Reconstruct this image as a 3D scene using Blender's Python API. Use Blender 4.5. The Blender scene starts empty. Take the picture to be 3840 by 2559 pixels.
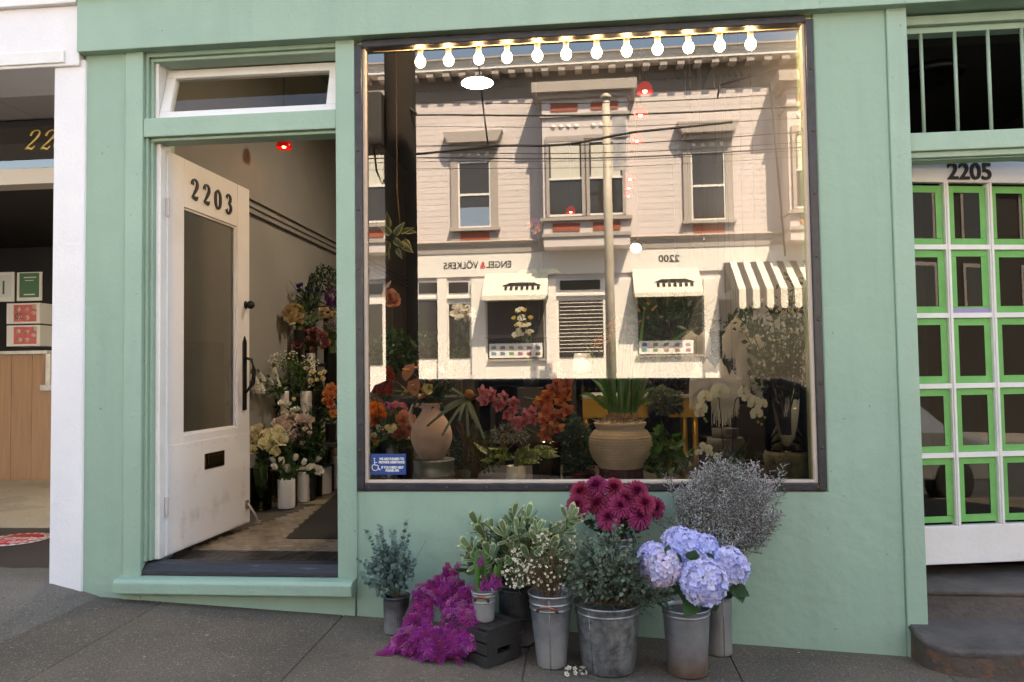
import bpy, bmesh, math, random
import numpy as np
from mathutils import Vector, Matrix
random.seed(7); np.random.seed(7)
rad = math.radians
scn = bpy.context.scene
COL = scn.collection

# ---------------------------------------------------------------- camera
CAMP = np.array([0.0, -3.7, 1.35])          # standing at the kerb, 3.7 m from the shop front
CR = np.array([0.99521425, 0.0966352, -0.01449939])
CU = np.array([0.01829628, -0.0385214, 0.99909026])
CF = np.array([-0.09598875, 0.99457415, 0.04010511])
cam = bpy.data.cameras.new('camera'); camo = bpy.data.objects.new('camera', cam); COL.objects.link(camo)
camo.matrix_world = Matrix(((CR[0], CU[0], -CF[0], CAMP[0]), (CR[1], CU[1], -CF[1], CAMP[1]), (CR[2], CU[2], -CF[2], CAMP[2]), (0, 0, 0, 1)))
cam.sensor_width = 36; cam.lens = 2850 / 3840 * 36; cam.clip_start = 0.02; cam.clip_end = 2000
scn.camera = camo
# ---------------------------------------------------------------- sky and sun
SUN = Vector((0.50, 0.90, 1.45)).normalized()       # direction towards the sun: behind the shop, high, from the right
w = bpy.data.worlds.new('World'); scn.world = w; w.use_nodes = True
nt = w.node_tree; bg = nt.nodes['Background']
sky = nt.nodes.new('ShaderNodeTexSky'); sky.sky_type = 'NISHITA'; sky.sun_disc = False
sky.sun_elevation = math.asin(SUN.z); sky.sun_rotation = math.atan2(SUN.x, SUN.y)
sky.air_density = 1.0; sky.dust_density = 1.2; sky.ozone_density = 1.0
nt.links.new(sky.outputs[0], bg.inputs[0]); bg.inputs[1].default_value = 0.14
sl = bpy.data.lights.new('sun', 'SUN'); sl.energy = 5.0; sl.angle = rad(0.5); sl.color = (1, 0.93, 0.84)
so = bpy.data.objects.new('sun', sl); COL.objects.link(so); so.rotation_euler = SUN.to_track_quat('Z', 'Y').to_euler(); so.location = (0, 0, 20)
scn.view_settings.view_transform = 'Standard'; scn.view_settings.look = 'None'; scn.view_settings.gamma = 1
scn.view_settings.exposure = 2.55; scn.view_settings.use_white_balance = True; scn.view_settings.white_balance_temperature = 8500; scn.view_settings.white_balance_tint = 8; scn.view_settings.use_curve_mapping = False
scn.cycles.use_denoising = True; scn.cycles.max_bounces = 10; scn.cycles.transparent_max_bounces = 24
scn.cycles.glossy_bounces = 5; scn.cycles.transmission_bounces = 8; scn.cycles.sample_clamp_indirect = 6
scn.cycles.caustics_reflective = False; scn.cycles.caustics_refractive = False

# ---------------------------------------------------------------- helpers
def ray(px, py): return (px - 1920) / 2850 * CR - (py - 1279.5) / 2850 * CU + CF
def at(px, py, y=0.0):                               # photo pixel -> world point on the plane at depth y
    d = ray(px, py); return CAMP + d * (y - CAMP[1]) / d[1]
GLASS_Y = 0.035
OPP_Y = -20.0
def rf(px, py, y=OPP_Y):                             # pixel seen mirrored in the shop glass -> world x, z at real depth y
    p = at(px, py, 2 * GLASS_Y - y); return p[0], p[2]
def ground(x, y): return 0.098 - 0.055 * x + 0.015 * y   # the pavement falls to the right and to the kerb

class MB:
    def __init__(s): s.v = []; s.f = []; s.m = []; s.sm = []
    def add(s, vs, fs, m=0, smooth=False):
        o = len(s.v); s.v.extend([tuple(map(float, p)) for p in vs])
        for f in fs: s.f.append([i + o for i in f]); s.m.append(m); s.sm.append(smooth)
        return s
    def box(s, x0, x1, y0, y1, z0, z1, m=0, M=None):
        vs = [(x, y, z) for x in (x0, x1) for y in (y0, y1) for z in (z0, z1)]
        if M is not None: vs = [tuple(M @ Vector(p)) for p in vs]
        return s.add(vs, [(0, 1, 3, 2), (4, 6, 7, 5), (0, 4, 5, 1), (2, 3, 7, 6), (0, 2, 6, 4), (1, 5, 7, 3)], m)
    def prism(s, poly, y0, y1, m=0):                 # polygon in x,z pushed along y
        n = len(poly)
        vs = [(p[0], y0, p[1]) for p in poly] + [(p[0], y1, p[1]) for p in poly]
        return s.add(vs, [tuple(range(n)), tuple(range(2 * n - 1, n - 1, -1))] + [(i, i + n, (i + 1) % n + n, (i + 1) % n) for i in range(n)], m)
    def xprism(s, poly, x0, x1, m=0):                # polygon in y,z pushed along x
        n = len(poly)
        vs = [(x0, p[0], p[1]) for p in poly] + [(x1, p[0], p[1]) for p in poly]
        return s.add(vs, [tuple(range(n)), tuple(range(2 * n - 1, n - 1, -1))] + [(i, i + n, (i + 1) % n + n, (i + 1) % n) for i in range(n)], m)
    def lathe(s, prof, seg=32, c=(0, 0, 0), m=0, smooth=True, wob=None):
        vs = []; n = len(prof)
        for k in range(seg):
            a = 2 * math.pi * k / seg
            for (r, z) in prof:
                rr = r * (wob(a, z) if wob else 1)
                vs.append((c[0] + rr * math.cos(a), c[1] + rr * math.sin(a), c[2] + z))
        fs = []
        for k in range(seg):
            k2 = (k + 1) % seg
            for i in range(n - 1): fs.append((k * n + i, k2 * n + i, k2 * n + i + 1, k * n + i + 1))
        s.add(vs, fs, m, smooth)
        for i, up in ((0, False), (n - 1, True)):
            if prof[i][0] > 1e-6:
                ring = [k * n + i for k in range(seg)]
                o = len(s.v) - len(vs)
                s.f.append([o + q for q in (ring if up else ring[::-1])]); s.m.append(m); s.sm.append(False)
        return s
    def tube(s, path, r, seg=6, m=0, smooth=True, cap=True):
        P = [Vector(p) for p in path]; n = len(P)
        rs = r if isinstance(r, (list, tuple)) else [r] * n
        vs = []; up = Vector((0.13, 0.2, 1)); prev = None
        for i, p in enumerate(P):
            t = (P[min(i + 1, n - 1)] - P[max(i - 1, 0)]); t.normalize()
            a = (prev if prev is not None else up).cross(t)
            if a.length < 1e-4: a = Vector((1, 0, 0)).cross(t)
            a.normalize(); b = t.cross(a); prev = t.cross(a).cross(t) if False else None
            for k in range(seg):
                q = 2 * math.pi * k / seg
                vs.append(p + (a * math.cos(q) + b * math.sin(q)) * rs[i])
        fs = [(i * seg + k, i * seg + (k + 1) % seg, (i + 1) * seg + (k + 1) % seg, (i + 1) * seg + k) for i in range(n - 1) for k in range(seg)]
        s.add(vs, fs, m, smooth)
        if cap:
            o = len(s.v) - len(vs)
            s.f.append([o + k for k in range(seg)][::-1]); s.m.append(m); s.sm.append(False)
            s.f.append([o + (n - 1) * seg + k for k in range(seg)]); s.m.append(m); s.sm.append(False)
        return s
    def mesh(s, name, mats):
        me = bpy.data.meshes.new(name); me.from_pydata(s.v, [], s.f)
        for mm in (mats if isinstance(mats, (list, tuple)) else [mats]): me.materials.append(mm)
        me.polygons.foreach_set('material_index', s.m); me.polygons.foreach_set('use_smooth', s.sm)
        me.update(); return me
    def obj(s, name, mats, parent=None, bevel=0, M=None):
        o = mobj(name, s.mesh(name, mats), parent, M)
        if bevel:
            b = o.modifiers.new('bevel', 'BEVEL'); b.width = bevel; b.segments = 2; b.limit_method = 'ANGLE'; b.angle_limit = rad(40)
        return o
def mobj(name, me, parent=None, M=None):
    o = bpy.data.objects.new(name, me); COL.objects.link(o)
    if M is not None: o.matrix_basis = M
    if parent is not None: o.parent = parent
    return o
def thing(name, label, cat, loc=(0, 0, 0), group=None, rz=0):
    o = bpy.data.objects.new(name, None); COL.objects.link(o); o.location = loc; o.rotation_euler.z = rz
    o.empty_display_size = 0.05
    return tag(o, label, cat, group)
def tag(o, label, cat, group=None):
    o['label'] = label; o['category'] = cat
    if group: o['group'] = group
    return o
def kind(o, k): o['kind'] = k; return o
def TR(x=0, y=0, z=0, rz=0, rx=0, ry=0, s=1.0):
    sc = s if isinstance(s, (tuple, list)) else (s, s, s)
    return Matrix.Translation((x, y, z)) @ Matrix.Rotation(rz, 4, 'Z') @ Matrix.Rotation(ry, 4, 'Y') @ Matrix.Rotation(rx, 4, 'X') @ Matrix.Diagonal((*sc, 1))
def aim(p, d, roll=0.0, s=1.0):                      # matrix whose z axis points along d
    d = Vector(d).normalized(); q = d.to_track_quat('Z', 'Y')
    sc = s if isinstance(s, (tuple, list)) else (s, s, s)
    return Matrix.Translation(p) @ q.to_matrix().to_4x4() @ Matrix.Rotation(roll, 4, 'Z') @ Matrix.Diagonal((*sc, 1))

def mat(name, c, rough=0.6, metal=0.0, c2=None, scale=6.0, amt=None, bump=0.0, bscale=60.0, spec=0.5, rnd=0.0, hrnd=0.0, tint=False, sub=0.0, emit=0.0, emc=None, back=None, stretch=None, coords='Object', detail=5, lo=0.35, hi=0.65, transl=0.0):
    m = bpy.data.materials.new(name); m.use_nodes = True; n = m.node_tree.nodes; l = m.node_tree.links
    b = n['Principled BSDF']; b.inputs['Roughness'].default_value = rough; b.inputs['Metallic'].default_value = metal
    b.inputs['Specular IOR Level'].default_value = spec
    col = n.new('ShaderNodeRGB'); col.outputs[0].default_value = (*c, 1); out = col.outputs[0]
    tc = n.new('ShaderNodeTexCoord'); vec = tc.outputs[coords]
    if stretch:
        mp = n.new('ShaderNodeMapping'); mp.inputs['Scale'].default_value = stretch; l.new(vec, mp.inputs[0]); vec = mp.outputs[0]
    if c2 is not None:
        nz = n.new('ShaderNodeTexNoise'); nz.inputs['Scale'].default_value = scale; nz.inputs['Detail'].default_value = detail; nz.inputs['Roughness'].default_value = 0.62; l.new(vec, nz.inputs['Vector'])
        mr = n.new('ShaderNodeMapRange'); mr.inputs[1].default_value = lo; mr.inputs[2].default_value = hi; l.new(nz.outputs[0], mr.inputs[0])
        mx = n.new('ShaderNodeMix'); mx.data_type = 'RGBA'; l.new(mr.outputs[0], mx.inputs[0]); l.new(out, mx.inputs[6]); mx.inputs[7].default_value = (*c2, 1); out = mx.outputs[2]
    if back is not None:
        ge = n.new('ShaderNodeNewGeometry'); mx = n.new('ShaderNodeMix'); mx.data_type = 'RGBA'; l.new(ge.outputs['Backfacing'], mx.inputs[0]); l.new(out, mx.inputs[6]); mx.inputs[7].default_value = (*back, 1); out = mx.outputs[2]
    if rnd or hrnd or tint:
        hs = n.new('ShaderNodeHueSaturation'); l.new(out, hs.inputs['Color'])
        if tint: src = n.new('ShaderNodeAttribute'); src.attribute_name = 'tint'; so_ = src.outputs['Fac']
        else: src = n.new('ShaderNodeObjectInfo'); so_ = src.outputs['Random']
        a = n.new('ShaderNodeMapRange'); a.inputs[3].default_value = 1 - rnd; a.inputs[4].default_value = 1 + rnd; l.new(so_, a.inputs[0]); l.new(a.outputs[0], hs.inputs['Value'])
        if hrnd:
            ml = n.new('ShaderNodeMath'); ml.operation = 'MULTIPLY'; ml.inputs[1].default_value = 7.31; l.new(so_, ml.inputs[0])
            fr = n.new('ShaderNodeMath'); fr.operation = 'FRACT'; l.new(ml.outputs[0], fr.inputs[0])
            a2 = n.new('ShaderNodeMapRange'); a2.inputs[3].default_value = 0.5 - hrnd; a2.inputs[4].default_value = 0.5 + hrnd; l.new(fr.outputs[0], a2.inputs[0]); l.new(a2.outputs[0], hs.inputs['Hue'])
        out = hs.outputs[0]
    l.new(out, b.inputs['Base Color'])
    if bump:
        nb = n.new('ShaderNodeTexNoise'); nb.inputs['Scale'].default_value = bscale; nb.inputs['Detail'].default_value = 6; l.new(vec, nb.inputs['Vector'])
        bp = n.new('ShaderNodeBump'); bp.inputs['Strength'].default_value = bump; bp.inputs['Distance'].default_value = 0.01; l.new(nb.outputs[0], bp.inputs['Height']); l.new(bp.outputs[0], b.inputs['Normal'])
    if transl:
        ad = n.new('ShaderNodeMixShader'); ad.inputs[0].default_value = transl; t_ = n.new('ShaderNodeBsdfTranslucent'); l.new(out, t_.inputs[0])
        l.new(b.outputs[0], ad.inputs[1]); l.new(t_.outputs[0], ad.inputs[2]); l.new(ad.outputs[0], n['Material Output'].inputs[0])
    if emit:
        b.inputs['Emission Color'].default_value = (*(emc or c), 1); b.inputs['Emission Strength'].default_value = emit
    return m
def glass_mat(name, ior=1.9, tint=(0.995, 1.0, 0.995), rough=0.0, dirt=0.0):
    m = bpy.data.materials.new(name); m.use_nodes = True; n = m.node_tree.nodes; l = m.node_tree.links
    n.remove(n['Principled BSDF'])
    t = n.new('ShaderNodeBsdfTransparent'); t.inputs[0].default_value = (*tint, 1)
    g = n.new('ShaderNodeBsdfGlossy'); g.inputs['Roughness'].default_value = rough; g.inputs[0].default_value = (1, 0.97, 0.94, 1)
    f = n.new('ShaderNodeFresnel'); f.inputs[0].default_value = ior
    # old float glass: faint waviness
    tc = n.new('ShaderNodeTexCoord'); nz = n.new('ShaderNodeTexNoise'); nz.inputs['Scale'].default_value = 1.6; nz.inputs['Detail'].default_value = 0
    l.new(tc.outputs['Object'], nz.inputs['Vector']); bp = n.new('ShaderNodeBump'); bp.inputs['Strength'].default_value = 0.006; bp.inputs['Distance'].default_value = 0.02
    l.new(nz.outputs[0], bp.inputs['Height']); l.new(bp.outputs[0], g.inputs['Normal'])
    mx = n.new('ShaderNodeMixShader'); l.new(f.outputs[0], mx.inputs[0]); l.new(t.outputs[0], mx.inputs[1]); l.new(g.outputs[0], mx.inputs[2])
    l.new(mx.outputs[0], n['Material Output'].inputs[0]); return m
def emis(name, c, s):
    m = bpy.data.materials.new(name); m.use_nodes = True; n = m.node_tree.nodes; n.remove(n['Principled BSDF'])
    e = n.new('ShaderNodeEmission'); e.inputs[0].default_value = (*c, 1); e.inputs[1].default_value = s
    m.node_tree.links.new(e.outputs[0], n['Material Output'].inputs[0]); return m
def text_mesh(name, body, size, mt, depth=0.0015, offset=0.0, shear=0.0, align='CENTER', sx=1.0):
    cu = bpy.data.curves.new(name, 'FONT'); cu.body = body; cu.size = size; cu.align_x = align; cu.align_y = 'CENTER'; cu.extrude = depth; cu.offset = offset; cu.shear = shear; cu.resolution_u = 4
    o = bpy.data.objects.new(name, cu); COL.objects.link(o)
    bpy.context.view_layer.update()
    me = bpy.data.meshes.new_from_object(o.evaluated_get(bpy.context.evaluated_depsgraph_get()))
    bpy.data.objects.remove(o); me.materials.clear(); me.materials.append(mt)
    if sx != 1: me.transform(Matrix.Diagonal((sx, 1, 1, 1)))
    return me
def stroke(mb, pts, ws, th=0.004, m=0, n=24):         # brush-like glyph stroke in x,z with varying width, raised along -y
    P = [Vector((p[0], p[1])) for p in pts]
    def cr(i, t):
        g = lambda k: P[min(max(k, 0), len(P) - 1)]
        a, b, c, d = g(i - 1), g(i), g(i + 1), g(i + 2)
        return 0.5 * ((2 * b) + (-a + c) * t + (2 * a - 5 * b + 4 * c - d) * t * t + (-a + 3 * b - 3 * c + d) * t ** 3)
    C = []; W = []
    per = max(2, n // (len(P) - 1))
    for i in range(len(P) - 1):
        for k in range(per): C.append(cr(i, k / per)); W.append(ws[i] + (ws[i + 1] - ws[i]) * k / per)
    C.append(P[-1]); W.append(ws[-1])
    vs = []
    for i, c in enumerate(C):
        t = C[min(i + 1, len(C) - 1)] - C[max(i - 1, 0)]; t.normalize(); nn = Vector((-t.y, t.x)) * W[i] / 2
        vs += [(c.x + nn.x, -th, c.y + nn.y), (c.x - nn.x, -th, c.y - nn.y), (c.x + nn.x, 0, c.y + nn.y), (c.x - nn.x, 0, c.y - nn.y)]
    fs = []
    for i in range(len(C) - 1):
        a = i * 4; b = a + 4
        fs += [(a, b, b + 1, a + 1), (a, a + 2, b + 2, b), (a + 1, b + 1, b + 3, a + 3)]
    mb.add(vs, fs, m)
GLYPH = {  # unit height, strokes (points, widths)
 '2': [([(.12, .72), (.16, .92), (.36, 1), (.54, .9), (.55, .7), (.4, .45), (.2, .2), (.1, .05)], [.2, .12, .08, .14, .18, .14, .08, .08]), ([(.1, .07), (.3, .1), (.46, .05), (.58, .2)], [.1, .16, .14, .06])],
 '0': [([(.34, 1), (.14, .8), (.1, .5), (.14, .2), (.34, 0), (.54, .2), (.58, .5), (.54, .8), (.34, 1)], [.06, .16, .19, .16, .06, .16, .19, .16, .06])],
 '3': [([(.12, .78), (.2, .95), (.36, 1), (.53, .87), (.5, .66), (.32, .55)], [.16, .1, .08, .15, .15, .05]), ([(.3, .55), (.52, .46), (.57, .25), (.42, .03), (.22, .02), (.1, .2)], [.05, .15, .18, .12, .1, .18])],
 '6': [([(.5, .95), (.3, .9), (.12, .55), (.14, .2), (.34, 0), (.54, .2), (.48, .45), (.3, .5), (.16, .32)], [.05, .1, .17, .17, .07, .16, .12, .06, .03])],
}
def glyph(ch, size, th=0.004, shear=0.0, bold=1.0):
    mb = MB()
    for p, ws in GLYPH[ch]:
        stroke(mb, [((x - .34 + shear * z) * size, z * size) for x, z in p], [q * size * bold for q in ws], th)
    return mb
# ---------------------------------------------------------------- materials of the place
M = {}
M['green'] = mat('green_paint', (0.298, 0.428, 0.335), 0.5, c2=(0.258, 0.382, 0.298), scale=3.2, bump=0.25, bscale=45, lo=.3, hi=.75)
M['greenwall'] = mat('green_stucco', (0.288, 0.418, 0.325), 0.65, c2=(0.246, 0.368, 0.286), scale=2.2, bump=0.5, bscale=13, lo=.25, hi=.8)
M['white'] = mat('white_paint', (0.80, 0.78, 0.77), 0.45, c2=(0.74, 0.71, 0.69), scale=5, bump=0.15, bscale=40)
M['whitewall'] = mat('white_stucco', (0.82, 0.79, 0.80), 0.7, c2=(0.76, 0.74, 0.76), scale=3, bump=0.22, bscale=60)
M['doorwhite'] = mat('door_paint', (0.78, 0.75, 0.75), 0.4, c2=(0.70, 0.66, 0.64), scale=4, bump=0.1, bscale=30, lo=.45, hi=.8)
M['scuff'] = mat('scuff', (0.35, 0.28, 0.22), 0.8)
M['navy'] = mat('navy_steel', (0.011, 0.012, 0.017), 0.38, c2=(0.026, 0.026, 0.034), scale=18, bump=0.25, bscale=30)
M['beigeseal'] = mat('putty', (0.55, 0.45, 0.38), 0.7)
M['black'] = mat('black_paint', (0.012, 0.011, 0.012), 0.45)
M['iron'] = mat('black_iron', (0.02, 0.018, 0.017), 0.5, metal=0.6, bump=0.5, bscale=90)
M['brass'] = mat('aged_brass', (0.32, 0.2, 0.07), 0.35, metal=1.0, c2=(0.1, 0.06, 0.03), scale=30)
M['gold'] = mat('gold_leaf', (0.80, 0.58, 0.16), 0.4)
M['threshold'] = mat('worn_black_sill', (0.018, 0.018, 0.024), 0.45, c2=(0.11, 0.11, 0.12), scale=14, stretch=(0.35, 3, 3), lo=.58, hi=.75, bump=0.4)
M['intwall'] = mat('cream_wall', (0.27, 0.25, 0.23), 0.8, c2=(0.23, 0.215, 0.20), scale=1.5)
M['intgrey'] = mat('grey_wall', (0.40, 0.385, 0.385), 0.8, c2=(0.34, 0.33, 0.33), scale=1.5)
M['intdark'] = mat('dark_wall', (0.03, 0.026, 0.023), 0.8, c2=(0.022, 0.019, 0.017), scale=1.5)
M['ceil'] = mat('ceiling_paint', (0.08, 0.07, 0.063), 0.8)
M['tileb'] = mat('beige_tile', (0.30, 0.235, 0.17), 0.35, c2=(0.22, 0.17, 0.125), scale=2.5, rnd=0.22, hrnd=0.012, bump=0.1)
M['tilek'] = mat('black_tile', (0.022, 0.021, 0.022), 0.32, rnd=0.5)
M['grout'] = mat('grout', (0.09, 0.075, 0.06), 0.9)
M['matblack'] = mat('black_slab', (0.02, 0.019, 0.019), 0.45, c2=(0.035, 0.032, 0.03), scale=5)
M['deck'] = mat('dark_deck_wood', (0.022, 0.016, 0.012), 0.6, c2=(0.012, 0.009, 0.008), scale=4, stretch=(1, 12, 1))
M['shelfwood'] = mat('shelf_wood', (0.30, 0.16, 0.08), 0.5, c2=(0.22, 0.11, 0.05), scale=5, stretch=(1, 10, 1))
M['plank'] = mat('oak_plank', (0.42, 0.245, 0.135), 0.5, c2=(0.33, 0.18, 0.095), scale=2.6, stretch=(9, 9, 0.7), rnd=0.10, lo=.3, hi=.7)
M['marble'] = mat('white_marble', (0.72, 0.70, 0.68), 0.25, c2=(0.5, 0.48, 0.47), scale=7)
M['glass'] = glass_mat('shop_glass', 2.35)
M['doorglass'] = glass_mat('door_glass', 1.6, tint=(0.75, 0.75, 0.72))
M['tape'] = mat('green_masking_tape', (0.12, 0.40, 0.10), 0.6, c2=(0.16, 0.45, 0.13), scale=12)
M['tapeviolet'] = mat('violet_masking_tape', (0.30, 0.25, 0.45), 0.6)
M['red'] = mat('decal_red', (0.55, 0.03, 0.035), 0.5)
M['concrete_step'] = mat('worn_step', (0.115, 0.095, 0.085), 0.75, c2=(0.06, 0.05, 0.045), scale=4, bump=0.7, bscale=40)
M['rusty'] = mat('step_face_peeling', (0.105, 0.082, 0.066), 0.8, c2=(0.26, 0.115, 0.07), scale=9, bump=0.9, bscale=30, lo=.5, hi=.66)

def weather(m, spots=.5, streak=.35):                  # old paint: small dark nicks and faint vertical streaks
    n = m.node_tree.nodes; l = m.node_tree.links; bs = n['Principled BSDF']; src = bs.inputs['Base Color'].links[0].from_socket; tc = n.new('ShaderNodeTexCoord')
    for sc, st_, thr, w_, amt, c in ((34, (1, 1, 1), .715, .02, spots, (.07, .09, .075, 1)), (3.2, (2.6, 2.6, .22), .52, .25, streak, (.205, .285, .228, 1)), (1.1, (1, 1, 1), .45, .3, .3, (.34, .465, .362, 1))):
        mp = n.new('ShaderNodeMapping'); mp.inputs['Scale'].default_value = st_; l.new(tc.outputs['Object'], mp.inputs[0]); nz = n.new('ShaderNodeTexNoise'); nz.inputs['Scale'].default_value = sc; nz.inputs['Detail'].default_value = 4; l.new(mp.outputs[0], nz.inputs['Vector'])
        mr = n.new('ShaderNodeMapRange'); mr.inputs[1].default_value = thr; mr.inputs[2].default_value = thr + w_; mr.inputs[4].default_value = amt; l.new(nz.outputs[0], mr.inputs[0])
        mx = n.new('ShaderNodeMix'); mx.data_type = 'RGBA'; l.new(mr.outputs[0], mx.inputs[0]); l.new(src, mx.inputs[6]); mx.inputs[7].default_value = c; src = mx.outputs[2]
    l.new(src, bs.inputs['Base Color'])
weather(M['green']); weather(M['greenwall'], .6, .45)
# sidewalk: aggregate concrete, dark and speckled
def concrete(name, a, b, speck=0.5):
    m = mat(name, a, 0.85, c2=b, scale=1.6, bump=0.5, bscale=140, rnd=0.07, coords='Object', lo=.3, hi=.75)
    n = m.node_tree.nodes; l = m.node_tree.links; bs = n['Principled BSDF']
    src = bs.inputs['Base Color'].links[0].from_socket
    tc = n.new('ShaderNodeTexCoord')
    for sc, thr, colr in ((130, .60, (0.34, 0.30, 0.26, 1)), (95, .38, (0.03, 0.025, 0.022, 1)), (23, .70, (0.28, 0.26, 0.23, 1)), (2.6, .40, (0.075, 0.063, 0.054, 1)), (11, .29, (0.06, 0.052, 0.045, 1))):
        nz = n.new('ShaderNodeTexNoise'); nz.inputs['Scale'].default_value = sc; nz.inputs['Detail'].default_value = 2; l.new(tc.outputs['Object'], nz.inputs['Vector'])
        mr = n.new('ShaderNodeMapRange'); mr.inputs[1].default_value = thr; mr.inputs[2].default_value = thr + (0.05 if thr > .5 else -0.05); mr.inputs[4].default_value = speck * (.45 if sc < 4 else 1); l.new(nz.outputs[0], mr.inputs[0])
        mx = n.new('ShaderNodeMix'); mx.data_type = 'RGBA'; l.new(mr.outputs[0], mx.inputs[0]); l.new(src, mx.inputs[6]); mx.inputs[7].default_value = colr; src = mx.outputs[2]
    l.new(src, bs.inputs['Base Color']); return m
M['walk'] = concrete('sidewalk_concrete', (0.134, 0.102, 0.074), (0.070, 0.053, 0.039), .5)
M['apron'] = concrete('apron_concrete', (0.17, 0.14, 0.115), (0.10, 0.082, 0.066), .6)
M['asphalt'] = mat('asphalt', (0.05, 0.05, 0.052), 0.85, c2=(0.035, 0.035, 0.036), scale=3, bump=.5, bscale=150)
M['terrazzo'] = concrete('terrazzo', (0.44, 0.37, 0.28), (0.36, 0.29, 0.21), .4)
M['joint'] = mat('joint_dirt', (0.10, 0.087, 0.075), 0.95)

# ---------------------------------------------------------------- ground
XA, XB = -60, 60
def slope_sheet(x0, x1, y0, y1, dz=0.0, nx=2, ny=2):
    mb = MB(); xs = np.linspace(x0, x1, nx); ys = np.linspace(y0, y1, ny)
    vs = [(x, y, ground(x, y) + dz) for x in xs for y in ys]
    mb.add(vs, [(i * ny + j, (i + 1) * ny + j, (i + 1) * ny + j + 1, i * ny + j + 1) for i in range(nx - 1) for j in range(ny - 1)])
    return mb
kind(slope_sheet(XA, XB, -4.42, 0.05, -0.009).obj('sidewalk_bed', M['joint']), 'structure')
walk = bpy.data.objects.new('sidewalk', None); COL.objects.link(walk); kind(walk, 'structure')
def slab(x0, x1, y0, y1):
    mb = MB(); g = 0.0012; b = 0.004
    def top(x, y, d=0): return (x, y, ground(x, y) - d)
    o = [(x0 + g, y0 + g), (x1 - g, y0 + g), (x1 - g, y1 - g), (x0 + g, y1 - g)]
    i = [(x0 + g + b, y0 + g + b), (x1 - g - b, y0 + g + b), (x1 - g - b, y1 - g - b), (x0 + g + b, y1 - g - b)]
    vs = [top(*p) for p in i] + [top(*p, .004) for p in o] + [top(*p, .05) for p in o]
    mb.add(vs, [(0, 1, 2, 3)] + [(4 + k, 4 + (k + 1) % 4, (k + 1) % 4, k) for k in range(4)] + [(8 + k, 8 + (k + 1) % 4, 4 + (k + 1) % 4, 4 + k) for k in range(4)])
    mb.obj('slab', M['walk'], walk)
xj = [-14, -10, -7, -4.9, -3.95, -3.05, -2.14, -1.21, -0.28, 0.62, 1.54, 2.45, 3.4, 5, 8, 12]
yj = [-4.3, -3.2, -2.15, -1.08, -0.0]
for a, b in zip(xj, xj[1:]):
    for c, d in zip(yj, yj[1:]): slab(a, b, c, d)
kind(MB().add([(x, y, ground(x, -4.3) + z) for x in (XA, XB) for (y, z) in ((-4.3, -.05), (-4.3, 0), (-4.45, 0), (-4.46, -.16))], [(0, 1, 5, 4), (1, 2, 6, 5), (2, 3, 7, 6)]).obj('kerb', M['apron']), 'structure')
rd = MB(); rd.add([(x, y, ground(x, -4.3) - 0.15) for x in (XA, XB) for y in (-4.46, -15.6)], [(0, 1, 3, 2)])
kind(rd.obj('road', M['asphalt']), 'structure')
fw = MB(); fw.add([(x, y, ground(x, -4.3) + z) for x in (XA, XB) for (y, z) in ((-15.6, -.16), (-15.6, 0), (-20.4, .04))], [(0, 1, 4, 3), (1, 2, 5, 4)])
kind(fw.obj('far_sidewalk', mat('pale_concrete', (0.33, 0.31, 0.28), .85, c2=(.27, .25, .23), scale=1.2)), 'structure')
kind(MB().add([(-400, -400, -12), (400, -400, -12), (400, 400, -12), (-400, 400, -12)], [(0, 1, 2, 3)]).obj('ground', M['asphalt']), 'structure')

# ---------------------------------------------------------------- the green shop building
SH = thing('green_shop_building', 'mint green shop front with wide display window, open white door and bulbs inside', 'building', (0, 0, 0))
G = M['green']; GW = M['greenwall']
HB = 3.04
def part(name, mb, m, parent=SH, bevel=0.004): return mb.obj(name, m, parent, bevel)
part('header', MB().box(-2.60, 9, -0.055, 0.12, HB, 3.318), G)
part('header_trim', MB().box(-2.60, 9, -0.085, 0.12, 3.322, 3.36), G)
part('upper_wall', MB().box(-2.60, 9, 0.02, 13, 4.32, 10.2).box(-2.60, 9, 0.02, 0.5, 3.36, 4.32), GW, bevel=0)  # storeys out of view, made high enough to shade the kerb
part('side_wall', MB().box(-2.592, -2.562, 0.3, 13, -0.3, 4.32).box(1.31, 1.52, 0.42, 13, -0.3, 4.32).box(3.0, 9, 0.0, 0.4, -0.6, 3.04), GW, bevel=0)  # the run right of the doorway is unseen, put in to block the sun
part('pillar', MB().prism([(-2.585, -0.1), (-2.362, -0.1), (-2.362, HB + .03), (-2.585, HB + .03)], 0.0, 0.3), GW)
part('door_jamb', MB().box(-2.358, -2.262, -0.012, 0.30, 0.2, HB + .02), G)
part('jamb_moulding', MB().box(-2.262, -2.246, 0.012, 0.05, 0.41, HB).box(-2.246, -2.230, 0.032, 0.12, 0.41, HB), G, bevel=.003)
part('mullion_post', MB().box(-1.236, -1.137, -0.010, 0.16, 0.34, HB + .02), G)
part('transom_rail', MB().box(-2.262, -1.236, -0.006, 0.15, 2.592, 2.69).box(-2.23, -1.236, 0.02, 0.12, 2.575, 2.592), G)
part('transom_head', MB().box(-2.262, -1.236, 0.01, 0.15, 3.018, HB).box(-2.246, -1.236, 0.03, 0.14, 3.0, 3.018), G)
part('threshold', MB().xprism([(-0.004, 0.345), (-0.004, 0.368), (0.03, 0.40), (0.085, 0.405), (0.13, 0.385), (0.13, 0.345)], -2.262, -1.236), M['threshold'])
part('door_sill', MB().xprism([(-0.075, 0.270), (-0.075, 0.325), (-0.06, 0.338), (0.02, 0.345), (0.02, 0.27)], -2.374, -1.146), G, bevel=.006)
part('sill_bed_mould', MB().box(-2.365, -1.155, -0.028, 0.02, 0.252, 0.268), G)
part('base_fascia', MB().prism([(-2.36, -0.1), (-1.15, -0.1), (-1.15, 0.27), (-2.36, 0.27)], -0.008, 0.1), GW)
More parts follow.
